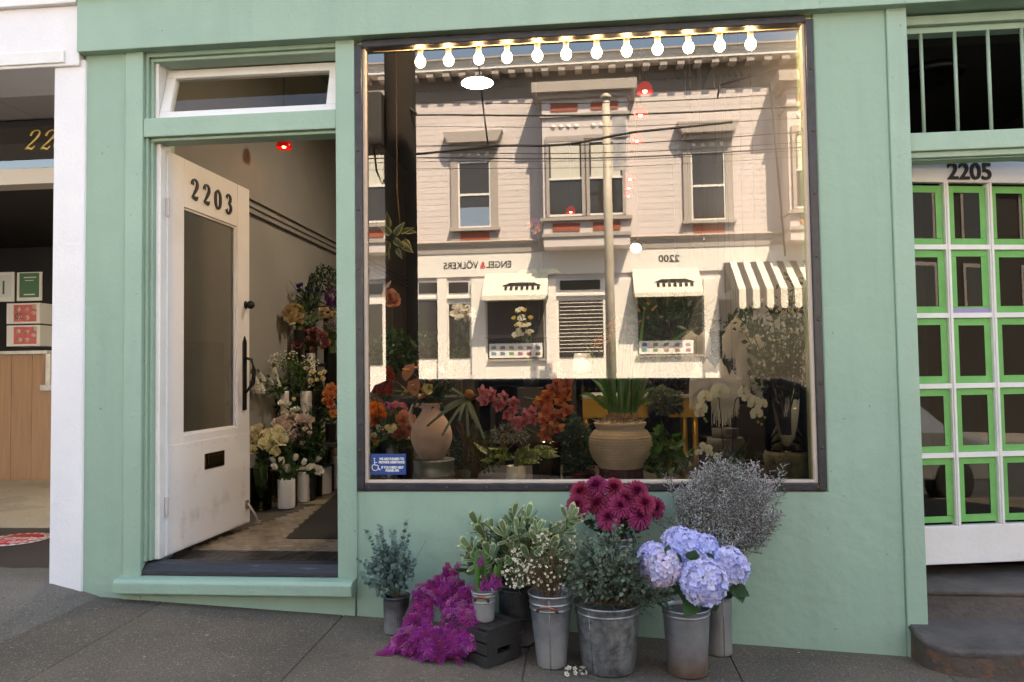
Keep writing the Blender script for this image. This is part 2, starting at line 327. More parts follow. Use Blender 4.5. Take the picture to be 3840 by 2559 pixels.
part('wall', MB().prism([(-1.147, -.3), (1.447, -.3), (1.447, HB + .03), (1.112, HB + .03), (1.112, .768), (-1.147, .768)], 0.0, 0.30), GW, bevel=.008)
part('corner_board', MB().box(1.4455, 1.538, -0.012, 0.40, -0.2, HB + .02), G, bevel=.006)
# window frame
NV = M['navy']; M['bar'] = mat('pale_green_bar', (.30, .40, .31), .5)
WX0, WX1, WZ0, WZ1 = -1.136, 1.110, 0.772, 3.014
fr = thing('tmp', 'x', 'x'); del fr['label']; del fr['category']; fr.name = 'display_window'; fr.parent = SH
bw = 0.036
part('frame_bar', MB().box(WX0, WX0 + bw, -0.012, 0.05, WZ0, WZ1), NV, fr)
part('frame_bar', MB().box(WX1 - bw, WX1, -0.012, 0.05, WZ0, WZ1), NV, fr)
part('frame_bar', MB().box(WX0 + bw, WX1 - bw, -0.010, 0.05, WZ0, WZ0 + bw), NV, fr)
part('frame_bar', MB().box(WX0 + bw, WX1 - bw, -0.010, 0.05, WZ1 - 0.016, WZ1 + .02), NV, fr)
part('putty_bead', MB().box(WX0 + bw, WX0 + bw + .013, .006, .045, WZ0 + bw, WZ1 - .016).box(WX1 - bw - .013, WX1 - bw, .006, .045, WZ0 + bw, WZ1 - .016).box(WX0 + bw + .013, WX1 - bw - .013, .006, .045, WZ0 + bw, WZ0 + bw + .012), M['beigeseal'], fr, bevel=.002)
mb = MB().box(WX0 + .02, WX1 - .02, GLASS_Y, GLASS_Y + .001, WZ0 + .02, WZ1 - .01); 
pane = MB().add([(WX0 + .03, GLASS_Y, WZ0 + .03), (WX1 - .03, GLASS_Y, WZ0 + .03), (WX1 - .03, GLASS_Y, WZ1 - .012), (WX0 + .03, GLASS_Y, WZ1 - .012)], [(0, 1, 2, 3)])
part('pane', pane, M['glass'], fr, 0)
bolt = MB().lathe([(0, .004), (.005, .004), (.007, 0), (0, 0)], 10).mesh('bolt', mat('rusty_bolt', (.12, .06, .035), .7, metal=.4))
for k in range(12): mobj('bolt', bolt, fr, TR(WX0 + .06 + k * .195, -.0105, WZ0 + .017, rx=rad(90)))
for k in range(7): mobj('bolt', bolt, fr, TR(WX0 + .016, -.0125, WZ0 + .2 + k * .3, rx=rad(90))); mobj('bolt', bolt, fr, TR(WX1 - .016, -.0125, WZ0 + .2 + k * .3, rx=rad(90)))
# hopper transom window, tilted in at the top
tw = bpy.data.objects.new('transom_window', None); COL.objects.link(tw); tw.parent = SH; tw.location = (-1.733, 0.065, 2.692); tw.rotation_euler.x = rad(-17)
w2 = 0.478; h2 = 0.31
W_ = M['white']
for nm, b in (('sash_rail', (-w2, w2, -.02, .02, 0, .048)), ('sash_rail', (-w2, w2, -.02, .02, h2 - .05, h2)), ('sash_stile', (-w2, -w2 + .055, -.02, .02, .048, h2 - .05)), ('sash_stile', (w2 - .055, w2, -.02, .02, .048, h2 - .05))): part(nm, MB().box(*b), W_, tw)
part('pane', MB().add([(-w2 + .05, 0, .04), (w2 - .05, 0, .04), (w2 - .05, 0, h2 - .04), (-w2 + .05, 0, h2 - .04)], [(0, 1, 2, 3)]), M['doorglass'], tw, 0)
for bx in ((-2.230, -2.212), (-1.254, -1.237)): part('transom_jamb', MB().box(*bx, .05, .15, 2.69, 3.0), W_, bevel=.002)
# ---- open white door
HX, HY = -2.196, 0.115
d_ = ray(936, 1300); lo_, hi_ = 0.5, 2.0      # find where the free edge of a 0.9 m leaf meets its line of sight
DW = 0.90
best = min((abs(math.hypot(CAMP[0] + t * d_[0] - HX, CAMP[1] + t * d_[1] - HY) - DW), t) for t in np.linspace(3.8, 5.5, 3000))[1]
fe = CAMP + best * d_; DANG = math.atan2(fe[1] - HY, fe[0] - HX)
DR = bpy.data.objects.new('door', None); COL.objects.link(DR); DR.parent = SH; DR.location = (HX, HY, 0); DR.rotation_euler.z = DANG
DZ0, DZ1 = 0.412, 2.555
th = 0.045; D = M['doorwhite']
GX0, GX1, GZ0, GZ1 = 0.155, 0.745, 1.03, 2.285
for nm, b in (('stile', (0, GX0, 0, th, DZ0, DZ1)), ('stile', (GX1, DW, 0, th, DZ0, DZ1)), ('top_rail', (GX0, GX1, 0.001, th - .001, GZ1, DZ1)), ('bottom_rail', (GX0, GX1, 0.001, th - .001, DZ0, GZ0))): part(nm, MB().box(*b), D, DR)
part('glazing_bead', MB().box(GX0, GX0 + .012, .012, th - .012, GZ0, GZ1).box(GX1 - .014, GX1, .012, th - .012, GZ0, GZ1).box(GX0 + .012, GX1 - .014, .012, th - .012, GZ0, GZ0 + .012).box(GX0 + .012, GX1 - .014, .012, th - .012, GZ1 - .012, GZ1), D, DR, .002)
part('pane', MB().add([(GX0 + .005, th / 2, GZ0 + .005), (GX1 - .005, th / 2, GZ0 + .005), (GX1 - .005, th / 2, GZ1 - .005), (GX0 + .005, th / 2, GZ1 - .005)], [(0, 1, 2, 3)]), M['doorglass'], DR, 0)
part('kick_plate', MB().box(0.004, DW - .004, -.003, 0, DZ0 + .01, GZ0 - .045), mat('scuffed_paint', (.78, .75, .75), .45, c2=(.42, .34, .28), scale=4.5, lo=.56, hi=.85, bump=.1), DR, .001)
for k, ch in enumerate('2203'):
    gl = glyph(ch, 0.115, .006, bold=1.15).obj('digit', M['black'], DR); gl.location = (0.255 + k * 0.125, 0, 2.325 + .02)
scr = MB().lathe([(0, .003), (.004, .003), (.006, 0), (0, 0)], 8).mesh('screw', D)
for k in range(5): mobj('screw', scr, DR, TR(.2 + k * .13, -.003, GZ0 - .065, rx=rad(90)))
ms = part('mail_slot', MB().box(.36, .575, -.008, 0, .815, .905), M['brass'], DR, .003)
part('flap', MB().box(.385, .55, -.014, -.008, .835, .888), mat('mail_flap', (.05, .035, .02), .4, metal=.8), ms, .003)
hp = part('handle_plate', MB().prism([(.805, 1.13), (.85, 1.13), (.85, 1.56), (.828, 1.60), (.805, 1.56)], -.008, 0), M['iron'], DR, .002)
part('handle_grip', MB().tube([(.828, -.008, 1.46), (.828, -.05, 1.45), (.83, -.068, 1.38), (.828, -.06, 1.30), (.828, -.02, 1.25), (.828, -.008, 1.24)], [.009, .011, .013, .012, .008, .01], 8), M['iron'], hp, 0)
part('knob', MB().lathe([(0, .05), (.02, .05), (.027, .035), (.024, .02), (.013, .012), (.013, .003), (.027, 0), (0, 0)], 16), M['iron'], DR, 0).matrix_basis = TR(.85, 0, 1.80, rx=rad(90))
ds = part('door_stop', MB().box(.835, .87, -.012, 0, .505, .56).tube([(.853, -.012, .54), (.86, -.05, .48), (.866, -.075, .425)], .009, 7).box(.85, .885, -.1, -.055, .412, .43), mat('steel_stop', (.3, .27, .24), .5, metal=.7), DR, .002)
for zz in (0.62, 2.2): part('hinge', MB().box(-.012, 0.002, -.012, .004, zz, zz + .1), mat('painted_hinge_%d' % int(zz * 10), (.6, .52, .5), .5), DR, .002)
part('door_stop_bead', MB().box(-2.230, -2.204, .06, .16, .41, 2.575), M['white'], bevel=.002)

# ---- right hand doorway: barred transom, glazed door ajar, steps
RX0, RX1 = 1.538, 2.95
part('doorway_rail', MB().box(RX0, RX1, .01, .14, 2.36, 2.447), G)
part('doorway_rail_trim', MB().box(RX0, RX1, .03, .14, 2.332, 2.36).box(RX0, RX1, .05, .14, 2.325, 2.332), G)
part('doorway_head', MB().box(RX0, RX1, .06, .16, 2.985, 3.03).box(RX0, RX1, .09, .16, 2.955, 2.985), G)
for px in (3458, 3585, 3710, 3838, 3960):
    bx = at(px, 300, .10)[0]
    part('bar', MB().tube([(bx, .10, 2.44), (bx, .10, 2.99)], .0085, 8), M['bar'], bevel=0)
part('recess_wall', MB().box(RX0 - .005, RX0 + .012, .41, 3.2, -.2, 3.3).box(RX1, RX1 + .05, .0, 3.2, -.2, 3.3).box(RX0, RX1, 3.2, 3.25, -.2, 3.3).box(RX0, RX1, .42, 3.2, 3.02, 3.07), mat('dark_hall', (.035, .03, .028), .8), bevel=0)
part('hall_floor', MB().box(RX0 + .01, RX1, .505, 3.2, .1, .30), M['deck'], bevel=0)
part('ceiling_lamp', MB().lathe([(0, 0), (.16, 0), (.17, -.03), (.155, -.045), (.13, -.03), (0, -.025)], 28), M['black'], bevel=0).location = (1.98, .75, 3.02)
DG = bpy.data.objects.new('glazed_door', None); COL.objects.link(DG); DG.parent = SH; DG.location = (1.512, .19, 0); DG.rotation_euler.z = rad(11.3)
def gd(px, py):     # pixel -> local x, z on the ajar door
    d = ray(px, py); a = rad(11.3); nx, ny = -math.sin(a), math.cos(a)
    t = ((1.512 - CAMP[0]) * nx + (.19 - CAMP[1]) * ny) / (d[0] * nx + d[1] * ny); p = CAMP + t * d
    return (p[0] - 1.512) * math.cos(a) + (p[1] - .19) * math.sin(a), p[2]
def rz(zx, zy, second=False): return (2900 + zx * .816, (1280 if second else 0) + zy * .816)
ztop = gd(*rz(628, 735))[1]; zbot = gd(*rz(720, 1030, True))[1]
rows = [gd(*rz(790, 838))[1], gd(*rz(806, 1135))[1], gd(*rz(815, 1450))[1], gd(*rz(830, 206, True))[1], gd(*rz(838, 525, True))[1], gd(*rz(850, 848, True))[1]]
cx = [gd(*rz(808, 1135))[0], gd(*rz(1008, 1135))[0]]; pit = cx[1] - cx[0]
cols = [cx[0] - pit, cx[0], cx[1], cx[1] + pit, cx[1] + 2 * pit]
wd = M['white']
part('stile', MB().box(-.02, cols[0] + .012, 0, .045, zbot, ztop), wd, DG)
part('stile', MB().box(cols[4] - .012, cols[4] + .1, 0, .045, zbot, ztop), wd, DG)
part('top_rail', MB().box(cols[0] + .012, cols[4] - .012, 0.001, .044, rows[0], ztop), wd, DG)
part('bottom_rail', MB().box(cols[0] + .012, cols[4] - .012, 0.001, .044, zbot, rows[5]), wd, DG)
for c in cols[1:4]: part('muntin', MB().box(c - .0125, c + .0125, .004, .042, rows[5], rows[0]).box(c - .006, c + .006, -.003, .004, rows[5], rows[0]), wd, DG, .002)
for r in rows[1:5]: part('muntin', MB().box(cols[0] + .012, cols[4] - .012, .006, .04, r - .0125, r + .0125), wd, DG, .002)
for ci in range(4):
    for ri in range(5):
        x0, x1 = cols[ci] + .0125, cols[ci + 1] - .0125; z1, z0 = rows[ri] - .0125, rows[ri + 1] + .0125
        part('pane', MB().add([(x0, .024, z0), (x1, .024, z0), (x1, .024, z1), (x0, .024, z1)], [(0, 1, 2, 3)]), M['doorglass'], DG, 0)
        j = lambda: random.uniform(-.003, .003)
        t = .034
        rag = lambda a, b: [a + (b - a) * k / 5 for k in range(6)]
        tb = MB()
        for (a0, a1, b0, b1) in ((x0 + .001, x1 - .001, z1 - t + j(), z1 - .001), (x0 + .001, x1 - .001, z0 + .001, z0 + t + j()), (x0 + .001, x0 + t + j(), z0 + t, z1 - t), (x1 - t + j(), x1 - .001, z0 + t, z1 - t)):
            tb.box(a0, a1, .0215 + random.uniform(-.0008, 0), .0225, b0, b1)
        part('tape_frame', tb, M['tape'], DG, 0)
t0 = cols[1] + .015
part('tape_strip', MB().box(t0, cols[2] - .015, .0185, .0205, rows[2] + .014, rows[2] + .036), M['tapeviolet'], DG, 0)
nx0, nz0 = gd(*rz(900, 782))
nm_ = text_mesh('door_number', '2205', .118, M['black'], .004, .0022, sx=1.02)
bpy_o = mobj('door_number', nm_, DG, TR(nx0, -.003, nz0 - .012, rx=rad(90)))
nt_ = MB().box(cols[2] + pit * .93, cols[2] + pit * 1.5, .012, .0135, rows[2] + .02, rows[2] + .085); part('paper_note', nt_, M['white'], DG, 0)
# steps
def round_step(x0, x1, yf, yb, z0, z1, r, nm):
    mb = MB(); n = 10
    cs = [(x0, yb)] + [(x0 + r - r * math.cos(a), yf + r - r * math.sin(a)) for a in np.linspace(0, math.pi / 2, n)] + [(x1, yf), (x1, yb)]
    k = len(cs)
    top = [(x + (.012 if False else 0), y, z1) for x, y in cs]
    cxm, cym = (x0 + x1) / 2, (yf + yb) / 2
    def ins(p, d): return (p[0] + d * (1 if p[0] < cxm else 0), p[1] + d * (1 if p[1] < cym else 0))
    lip = [(*ins(p, .0), z1 - .014) for p in cs]; topi = [(*ins(p, .012), z1) for p in cs]
    und = [(*ins(p, .012), z1 - .04) for p in cs]; bot = [(*ins(p, .004), z0) for p in cs]
    vs = topi + lip + und + bot
    mb.add(vs, [tuple(range(k))])
    for L_, mi in ((0, 0), (1, 0), (2, 1)):
        mb.f += [[L_ * k + i, (L_ + 1) * k + i, (L_ + 1) * k + (i + 1) % k, L_ * k + (i + 1) % k] for i in range(k)]; mb.m += [mi] * k; mb.sm += [True] * k
    return mb
rs = round_step(1.447, 3.0, -.215, .06, -.25, .178, .14, 's'); rs.v = [(x, y, z - (max(0, -y) / .215 * .055 if z > .1 else 0)) for x, y, z in rs.v]
part('step', rs, [M['concrete_step'], M['rusty']], bevel=0)
part('step', MB().box(1.540, 2.95, .045, .5, -.2, .285).box(1.540, 2.95, .03, .5, .285, .317), M['concrete_step'], bevel=.012)

# ---------------------------------------------------------------- shop interior
def struct(name, mb, m): return kind(mb.obj(name, m), 'structure')
FZ = 0.372
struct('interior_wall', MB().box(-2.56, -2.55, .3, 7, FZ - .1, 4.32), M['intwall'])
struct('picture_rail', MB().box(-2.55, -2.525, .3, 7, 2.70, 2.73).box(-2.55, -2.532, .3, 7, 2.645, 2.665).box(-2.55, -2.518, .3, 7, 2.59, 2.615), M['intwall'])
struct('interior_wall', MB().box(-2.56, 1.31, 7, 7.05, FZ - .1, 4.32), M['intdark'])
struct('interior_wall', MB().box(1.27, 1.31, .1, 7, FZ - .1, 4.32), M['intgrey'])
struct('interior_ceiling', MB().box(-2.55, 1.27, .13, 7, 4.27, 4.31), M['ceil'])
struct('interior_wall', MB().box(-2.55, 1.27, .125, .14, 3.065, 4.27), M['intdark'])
flo = struct('interior_floor', MB().box(-2.55, 1.27, .13, 7, FZ - .08, FZ - .006), M['grout'])
def fl(px, py, z=FZ):
    d = ray(px, py); t = (z - CAMP[2]) / d[2]; return CAMP + t * d
mc = [fl(1070, 2020), fl(1290, 2022), fl(1420, 1700), fl(1330, 1786)]
mc[2] = np.array([mc[1][0] + .5, mc[3][1] + .9, FZ]); mc[1] = np.array([mc[1][0] + .5, mc[0][1], FZ]); 
e_ = (fl(1265, 1848) - fl(1070, 2020)); mc[3] = mc[0] + e_ * 2.2
inlay = MB().add([(p[0], p[1], FZ + .002) for p in mc], [(0, 1, 2, 3)])
inlay.obj('black_inlay', M['matblack'], flo)
yb_ = fl(1000, 2067)[1]
tm = {k: MB().box(-.0235, .0235, -.0235, .0235, -.01, 0).mesh('tile', M[k]) for k in ('tilek', 'tileb')}
def inside_mat(x, y):
    s = 0
    for i in range(4):
        a, b = mc[i], mc[(i + 1) % 4]; c = (b[0] - a[0]) * (y - a[1]) - (b[1] - a[1]) * (x - a[0]); s += 1 if c > 0 else -1
    return abs(s) == 4
nt_l = 0
yy = .13 + .024; row = 0
while yy < 1.9:
    xx = -2.31 + (.0 if yy < yb_ else (.025 if row % 2 else 0))
    while xx < -1.0:
        if not inside_mat(xx, yy) and (xx > -2.31 + (yy - .1) * .15 or yy < .3):
            o = mobj('tile', tm['tilek' if yy < yb_ else 'tileb'], flo, TR(xx, yy, FZ - random.uniform(0, .0012))); nt_l += 1
        xx += .05
    yy += .05; row += 1
big = MB().box(-2.55, -.4, 1.93, 7, FZ - .02, FZ - .002); big.obj('floor_field', M['tileb'], flo)
deck = struct('display_deck', MB().box(-1.10, 1.27, .06, 1.05, .70, .765).box(-1.10, 1.27, .98, 1.05, FZ, .70), M['deck'])

# ---------------------------------------------------------------- white neighbour on the left
WB = thing('white_shop_building', 'white stucco shop front with gold numerals on its dark transom, far left', 'building')
ww = M['whitewall']
colm = MB().prism([(-2.76, .2), (-2.578, .12), (-2.578, 3.02), (-2.756, 3.02)], -.012, .35); part('column', colm, ww, WB, .012)
part('beam', MB().box(-9, -2.603, -.03, .35, 2.98, 3.30), ww, WB, .006)
part('beam_trim', MB().box(-9, -2.603, -.06, .3, 3.30, 3.36).box(-9, -2.68, -.042, .2, 2.995, 3.06), M['white'], WB, .004)
part('upper_wall', MB().box(-9, -2.603, .0, 13, 3.36, 9.6).box(-9, -2.603, 2.6, 13, 3.0, 3.36), ww, WB, 0)  # unseen upper storeys, raised so their shadow reaches the parked cars
part('upper_trim', MB().box(-9, -2.603, -.035, 0, 3.40, 3.47), M['white'], WB, .004)
part('room_lamp', MB().lathe([(0, 0), (.09, 0), (.10, .03), (0, .04)], 24), emis('left_shop_lamp', (1, .92, .8), 70), WB, 0).location = (-3.55, 2.7, 2.90)
part('room_wall', MB().box(-9, -2.61, 7, 7.1, -.2, 3.0).box(-2.64, -2.61, .36, 7, -.2, 3.0).box(-9, -8.9, 0, 7, -.2, 3.0), M['intgrey'], WB, 0)
for k in range(5): part('soffit_board', MB().box(-6.6 + k * .8, -5.81 + k * .8, .0, .72, 2.982, 2.998), mat('soffit_shade', (.42, .40, .40), .7, rnd=.05) if k == 0 else bpy.data.materials['soffit_shade'], WB, .003)  # boards are white; the grey is their shade put into the colour
part('shop_ceiling', MB().box(-9, -2.64, .78, 7, 2.96, 3.0), M['intdark'], WB, 0)
part('transom_bar', MB().box(-6, -2.64, .72, .80, 2.935, 2.979), M['black'], WB)
part('transom_bar', MB().box(-6, -2.64, .66, .80, 2.555, 2.655), mat('cream_paint', (.62, .55, .47), .5), WB)
tp = part('transom_pane', MB().add([(-6, .76, 2.655), (-2.64, .76, 2.655), (-2.64, .76, 2.935), (-6, .76, 2.935)], [(0, 1, 2, 3)]), M['glass'], WB, 0)
for ch, px in (('2', 108), ('2', 166), ('0', 212)):
    p = at(px, 563, .755); g_ = glyph(ch, .125, .002, shear=.42, bold=.62).obj('numeral', M['gold'], tp); g_.location = (p[0], .757, p[2])
def wbx(px0, px1, py0, py1, y, dy=.05):
    a = at(px0, py1, y); b = at(px1, py0, y); return (a[0], b[0], y, y + dy, a[2], b[2])
LZ = .30
def fz(px, py, z): d = ray(px, py); return CAMP + d * (z - CAMP[2]) / d[2]
yc = fz(100, 1800, LZ)[1]
ct = at(0, 1318, yc)[2]; ctr = thing('oak_counter', 'oak plank counter with marble top inside the white shop on the left', 'counter', (0, 0, 0))
cr_ = at(196, 1600, yc)[0]
for k in range(9):
    x1 = cr_ - k * .232; part('plank', MB().box(x1 - .229, x1, yc, yc + .03, LZ, ct - .035), M['plank'], ctr, .002)
part('plank', MB().box(cr_ + .002, cr_ + .03, yc + .01, yc + .7, LZ, ct - .035), M['plank'], ctr, .002)
part('counter_top', MB().box(cr_ - 2.2, cr_ - .04, yc - .04, yc + .7, ct - .035, ct).box(cr_ - .12, cr_ + .09, yc - .03, yc + .5, ct - .42, ct - .36).box(cr_ - .06, cr_ - .01, yc - .03, yc + .3, ct - .36, ct - .035), M['marble'], ctr, .003)
struct('shop_floor', MB().box(-9, -2.62, fz(100, 1978, LZ)[1], 7, LZ - .1, LZ), M['terrazzo'])
struct('entry_slab', MB().box(-9, -2.64, .3, fz(100, 1978, LZ)[1] - .004, LZ - .12, LZ - .004), mat('dark_slab', (.05, .045, .045), .5, c2=(.035, .03, .03), scale=3))
# printed boxes and menu cards on the counter, black menu wall behind
def card(name, px0, px1, py0, py1, y, base, bits, label, cat, dy=.14):
    t = thing(name, label, cat); a = wbx(px0, px1, py0, py1, y, dy)
    part('panel', MB().box(*a), base, t, .002)
    for k_, (u0, u1, v0, v1, m) in enumerate(bits):
        part('print', MB().box(a[0] + (a[1] - a[0]) * u0, a[0] + (a[1] - a[0]) * u1, y - .003 - (.002 if k_ else 0), y - .0005, a[4] + (a[5] - a[4]) * v0, a[4] + (a[5] - a[4]) * v1), m, t, 0)
    return t, a
mwp = mat('poster_white', (.75, .73, .70), .5); mgp = mat('poster_green', (.05, .16, .07), .5); mrp = mat('poster_red', (.6, .12, .10), .5); mpp = mat('poster_pink', (.68, .40, .36), .5); mkp = mat('poster_ink', (.1, .07, .07), .5)
card('menu_card', 62, 155, 1020, 1130, yc + .1, mwp, [(.12, .92, .12, .97, mgp), (.3, .75, .2, .24, mwp), (.3, .8, .8, .83, mwp), (.35, .7, .7, .72, mwp)], 'green printed card standing above the counter of the white shop', 'card', .02)
card('menu_card', -30, 52, 1020, 1133, yc + .1, mwp, [(.1, .9, .15, .9, mat('poster_pale', (.62, .66, .64), .5)), (.25, .35, .3, .8, mkp), (.5, .58, .25, .7, mkp)], 'pale printed card at the left edge above the counter', 'card', .02)
for nm, y0, y1, lb in (('cup_box', 1136, 1216, 'upper of two white and pink cup boxes on the oak counter'), ('cup_box', 1219, 1300, 'lower of two white and pink cup boxes, resting on the counter')):
    t, a = card(nm, 24, 150, y0, y1, yc + .06, mwp, [(.22, .9, .1, .92, mrp)], lb, 'box', .3)
    for (u, v) in ((.62, .68), (.82, .5), (.62, .28), (.40, .3), (.84, .8), (.36, .7)):
        part('dot_print', MB().lathe([(0, .0005), (.028, .0005), (.028, 0)], 14), mpp, t, 0).matrix_basis = TR(a[0] + (a[1] - a[0]) * u, yc + .056, a[4] + (a[5] - a[4]) * v, rx=rad(90))
    if y0 < 1200: mobj('lettering', text_mesh('lettering', '20', .09, mkp, .001), t, TR(a[0] + (a[1] - a[0]) * .38, yc + .055, a[4] + .075, rx=rad(90), s=(-1, 1, 1)))
mwall = thing('menu_wall', 'black menu board wall with faint print in the white shop', 'menu board')
part('board', MB().box(-9, -2.66, yc + 1.2, yc + 1.25, LZ, 2.95), mat('menu_black', (.012, .012, .015), .5), mwall, 0)
# red round floor decal
dc = thing('floor_decal', 'red and white round floor sticker in the left shop entrance', 'sticker', tuple(fz(60, 2024, LZ) + np.array([0, 0, .0])))
rr = .20
part('rim', MB().lathe([(0, 0), (rr, 0), (rr, .0015), (0, .0015)], 40), mwp, dc, 0).location.z = .001
part('disc', MB().lathe([(0, 0), (rr * .80, 0), (rr * .80, .001), (0, .001)], 40), M['red'], dc, 0).location.z = .003
mobj('script', text_mesh('script', 'Loving', .12, mwp, .0004, shear=.35), dc, TR(0, .03, .0047)); mobj('script', text_mesh('script', 'Cup', .12, mwp, .0004, shear=.35), dc, TR(.02, -.07, .0047))
for k in range(22): 
    a = 2 * math.pi * k / 22; part('rim_mark', MB().box(-.012, .012, -.011, .011, 0, .0005), M['red'], dc, 0).matrix_basis = TR(rr * .9 * math.cos(a), rr * .9 * math.sin(a), .003, rz=a)
# concrete apron rising to the white shop
ap = MB(); nx, ny = 26, 16
for i in range(nx):
    for j in range(ny):
        x = -5.2 + (5.2 - 2.40) * i / (nx - 1); y = -.75 + 1.06 * j / (ny - 1)
        u = min(1, max(0, (-2.46 - x) / .32)); v = min(1, max(0, (y + .72) / .62))
        h = (LZ - .006 - ground(x, y) if y > .25 else .30 - ground(x, y)) * (u * u * (3 - 2 * u)) * v + random.uniform(-.002, .002) + .002
        if x > -2.57 and y > .0: y = .0
        ap.v.append((x, y, ground(x, y) + h - (.03 if j == 0 or i == nx - 1 else 0)))
for i in range(nx - 1):
    for j in range(ny - 1): ap.f.append([i * ny + j, (i + 1) * ny + j, (i + 1) * ny + j + 1, i * ny + j + 1]); ap.m.append(0); ap.sm.append(True)
kind(ap.obj('concrete_ramp', M['apron']), 'structure')
# ---------------------------------------------------------------- lamps of the shop
M['bulb'] = emis('bulb_glow', (1.0, 0.66, 0.38), 26)
M['clear'] = glass_mat('bulb_neck_glass', 1.6, (1, .9, .75))
M['porcelain'] = mat('porcelain_socket', (.75, .68, .6), .3)
BP = [(966, 150), (1031, 143), (1100, 138), (1165, 131), (1235, 129), (1301, 126), (1371, 120), (1440, 115), (1511, 110), (1582, 107), (1654, 104), (1725, 101)]
ordn = ['first', 'second', 'third', 'fourth', 'fifth', 'sixth', 'seventh', 'eighth', 'ninth', 'tenth', 'eleventh', 'twelfth']
bz = np.mean([at(x * 1.632, y * 1.632, .16)[2] for x, y in BP])
bm_ = MB().lathe([(0, -.03), (.012, -.028), (.022, -.021), (.029, -.009), (.0305, .003), (.027, .014), (.019, .024), (.014, .030)], 18).mesh('globe', M['bulb'])
nk = MB().lathe([(.014, .030), (.0145, .045), (.0145, .062)], 14).mesh('neck', mat('frosted_neck', (.45, .32, .2), .3))
M['porcelain'] = mat('aged_socket', (.30, .24, .18), .4); sk = MB().lathe([(.016, .062), (.018, .070), (.026, .072), (.026, .082), (.031, .084), (.031, .112), (0, .112)], 16).mesh('socket', M['porcelain'])
for k, (x, y) in enumerate(BP):
    p = at(x * 1.632, y * 1.632, .16)
    t = thing('light_bulb', f'lit globe bulb, {ordn[k]} from the left in the row above the display window', 'light bulb', (p[0], .16, bz), 'bulbs above the display window')
    mobj('globe', bm_, t, TR(s=(.88, .88, .95))); mobj('neck', nk, t); mobj('socket', sk, t)
rb = thing('bulb_rail', 'wooden rail above the window that carries the row of bulbs', 'light rail')
part('rail', MB().box(-1.10, 1.09, .115, .21, bz + .112, 3.064), mat('rail_paint', (.62, .5, .4), .6), rb)
# round ceiling lamp
p = at(1790, 312, 2.3)
hb = thing('ceiling_lamp', 'round black rimmed ceiling lamp with bright white lens below the bulbs', 'lamp', (p[0], p[1], p[2]))
part('lens', MB().lathe([(0, -.012), (.10, -.010), (.165, 0)], 32), emis('lamp_lens', (1, .96, .9), 48), hb, 0).scale = (.83, .83, .83)
part('housing', MB().lathe([(.166, -.002), (.215, .0), (.225, .02), (.20, .06), (.08, .12), (.05, .2), (0, .2)], 32), M['black'], hb, 0).scale = (.83, .83, .83)
part('stem', MB().tube([(0, 0, .2), (0, 0, max(.3, 4.27 - p[2]))], .012, 8), M['black'], hb, 0)
# red glass pendants
M['redglass'] = mat('red_pendant_glass', (.30, .004, .006), .10, emit=.05, emc=(.8, .01, .01))
M['redbulb'] = emis('pendant_bulb', (1, .35, .18), 14)
shade = MB().lathe([(.012, .075), (.03, .07), (.055, .05), (.07, .02), (.074, -.02), (.072, -.03), (.068, -.02), (.06, .015), (.03, .055)], 22).mesh('shade', M['redglass'])
pb = MB().lathe([(0, -.028), (.014, -.022), (.018, -.008), (.012, .01), (0, .015)], 12).mesh('bulb', M['redbulb'])
PD = [((1065, 546), 1.9, 'red glass pendant lamp hanging in the open doorway'), ((2418, 338), 1.6, 'topmost dark red pendant lamp of the cluster in the window'), ((2402, 428), 1.9, 'bright red pendant lamp second from the top in the window'),
      ((2388, 525), 2.9, 'red pendant lamp third from the top of the cluster'), ((2363, 668), 4.4, 'small dark red pendant lamp fourth from the top of the cluster'), ((2358, 702), 5.0, 'small red pendant lamp second from the bottom of the cluster'), ((2357, 732), 5.6, 'lowest small red pendant lamp of the cluster'), ((2140, 792), 5.2, 'single small red pendant lamp left of the cluster')]
for (px, py), y, lb in PD:
    p = at(px, py, y); t = thing('pendant_lamp', lb, 'lamp', tuple(p), 'red pendant lamps')
    mobj('shade', shade, t, TR(s=.78)); mobj('bulb', pb, t, TR(s=.8)); part('cord', MB().tube([(0, 0, .07), (0, 0, 4.27 - p[2])], .0035, 6), M['black'], t, 0)

# ---------------------------------------------------------------- across the street (seen mirrored in the shop glass)
OB = thing('pale_row_building', 'two storey pale clapboard building across the street with bay windows and awnings', 'building')
oc = mat('pale_clapboard', (.64, .575, .58), .65, rnd=.03); ot = mat('taupe_trim', (.40, .355, .335), .6); ol = mat('white_trim', (.78, .755, .74), .6); orr = mat('brick_red_panel', (.36, .095, .06), .6)
og = mat('window_dark', (.05, .045, .045), .08, spec=.7); osh = mat('blind_white', (.62, .60, .55), .7); ocr = mat('cream_awning', (.68, .65, .575), .8); obl = mat('blue_glass', (.22, .30, .42), .2)
Y0 = OPP_Y
otd = mat('frieze_shade', (.20, .17, .155), .7)  # dark tone stands for the cornice shadow on frieze and dentils
def obox(n, px0, px1, py0, py1, d0, d1, m, parent=OB):    # d = how far the face stands out towards the street
    cxm = (px0 + px1) / 2; cym = (py0 + py1) / 2
    x0 = rf(px0, cym)[0]; x1 = rf(px1, cym)[0]; z1 = rf(cxm, py0)[1]; z0 = rf(cxm, py1)[1]
    return part(n, MB().box(x0, x1, Y0 + d0, Y0 + d1, z0, z1), m, parent, 0)
zroof = rf(1581, 272, OPP_Y + .52)[1] + .06; zfasc = rf(1581, 958)[1]; zshop = rf(1581, 1044)[1]
X0, X1 = -16, 14
part('core_wall', MB().box(X0, X1, Y0 - 8, Y0 - .03, -1.2, zroof), oc, OB, 0)
nb = 26
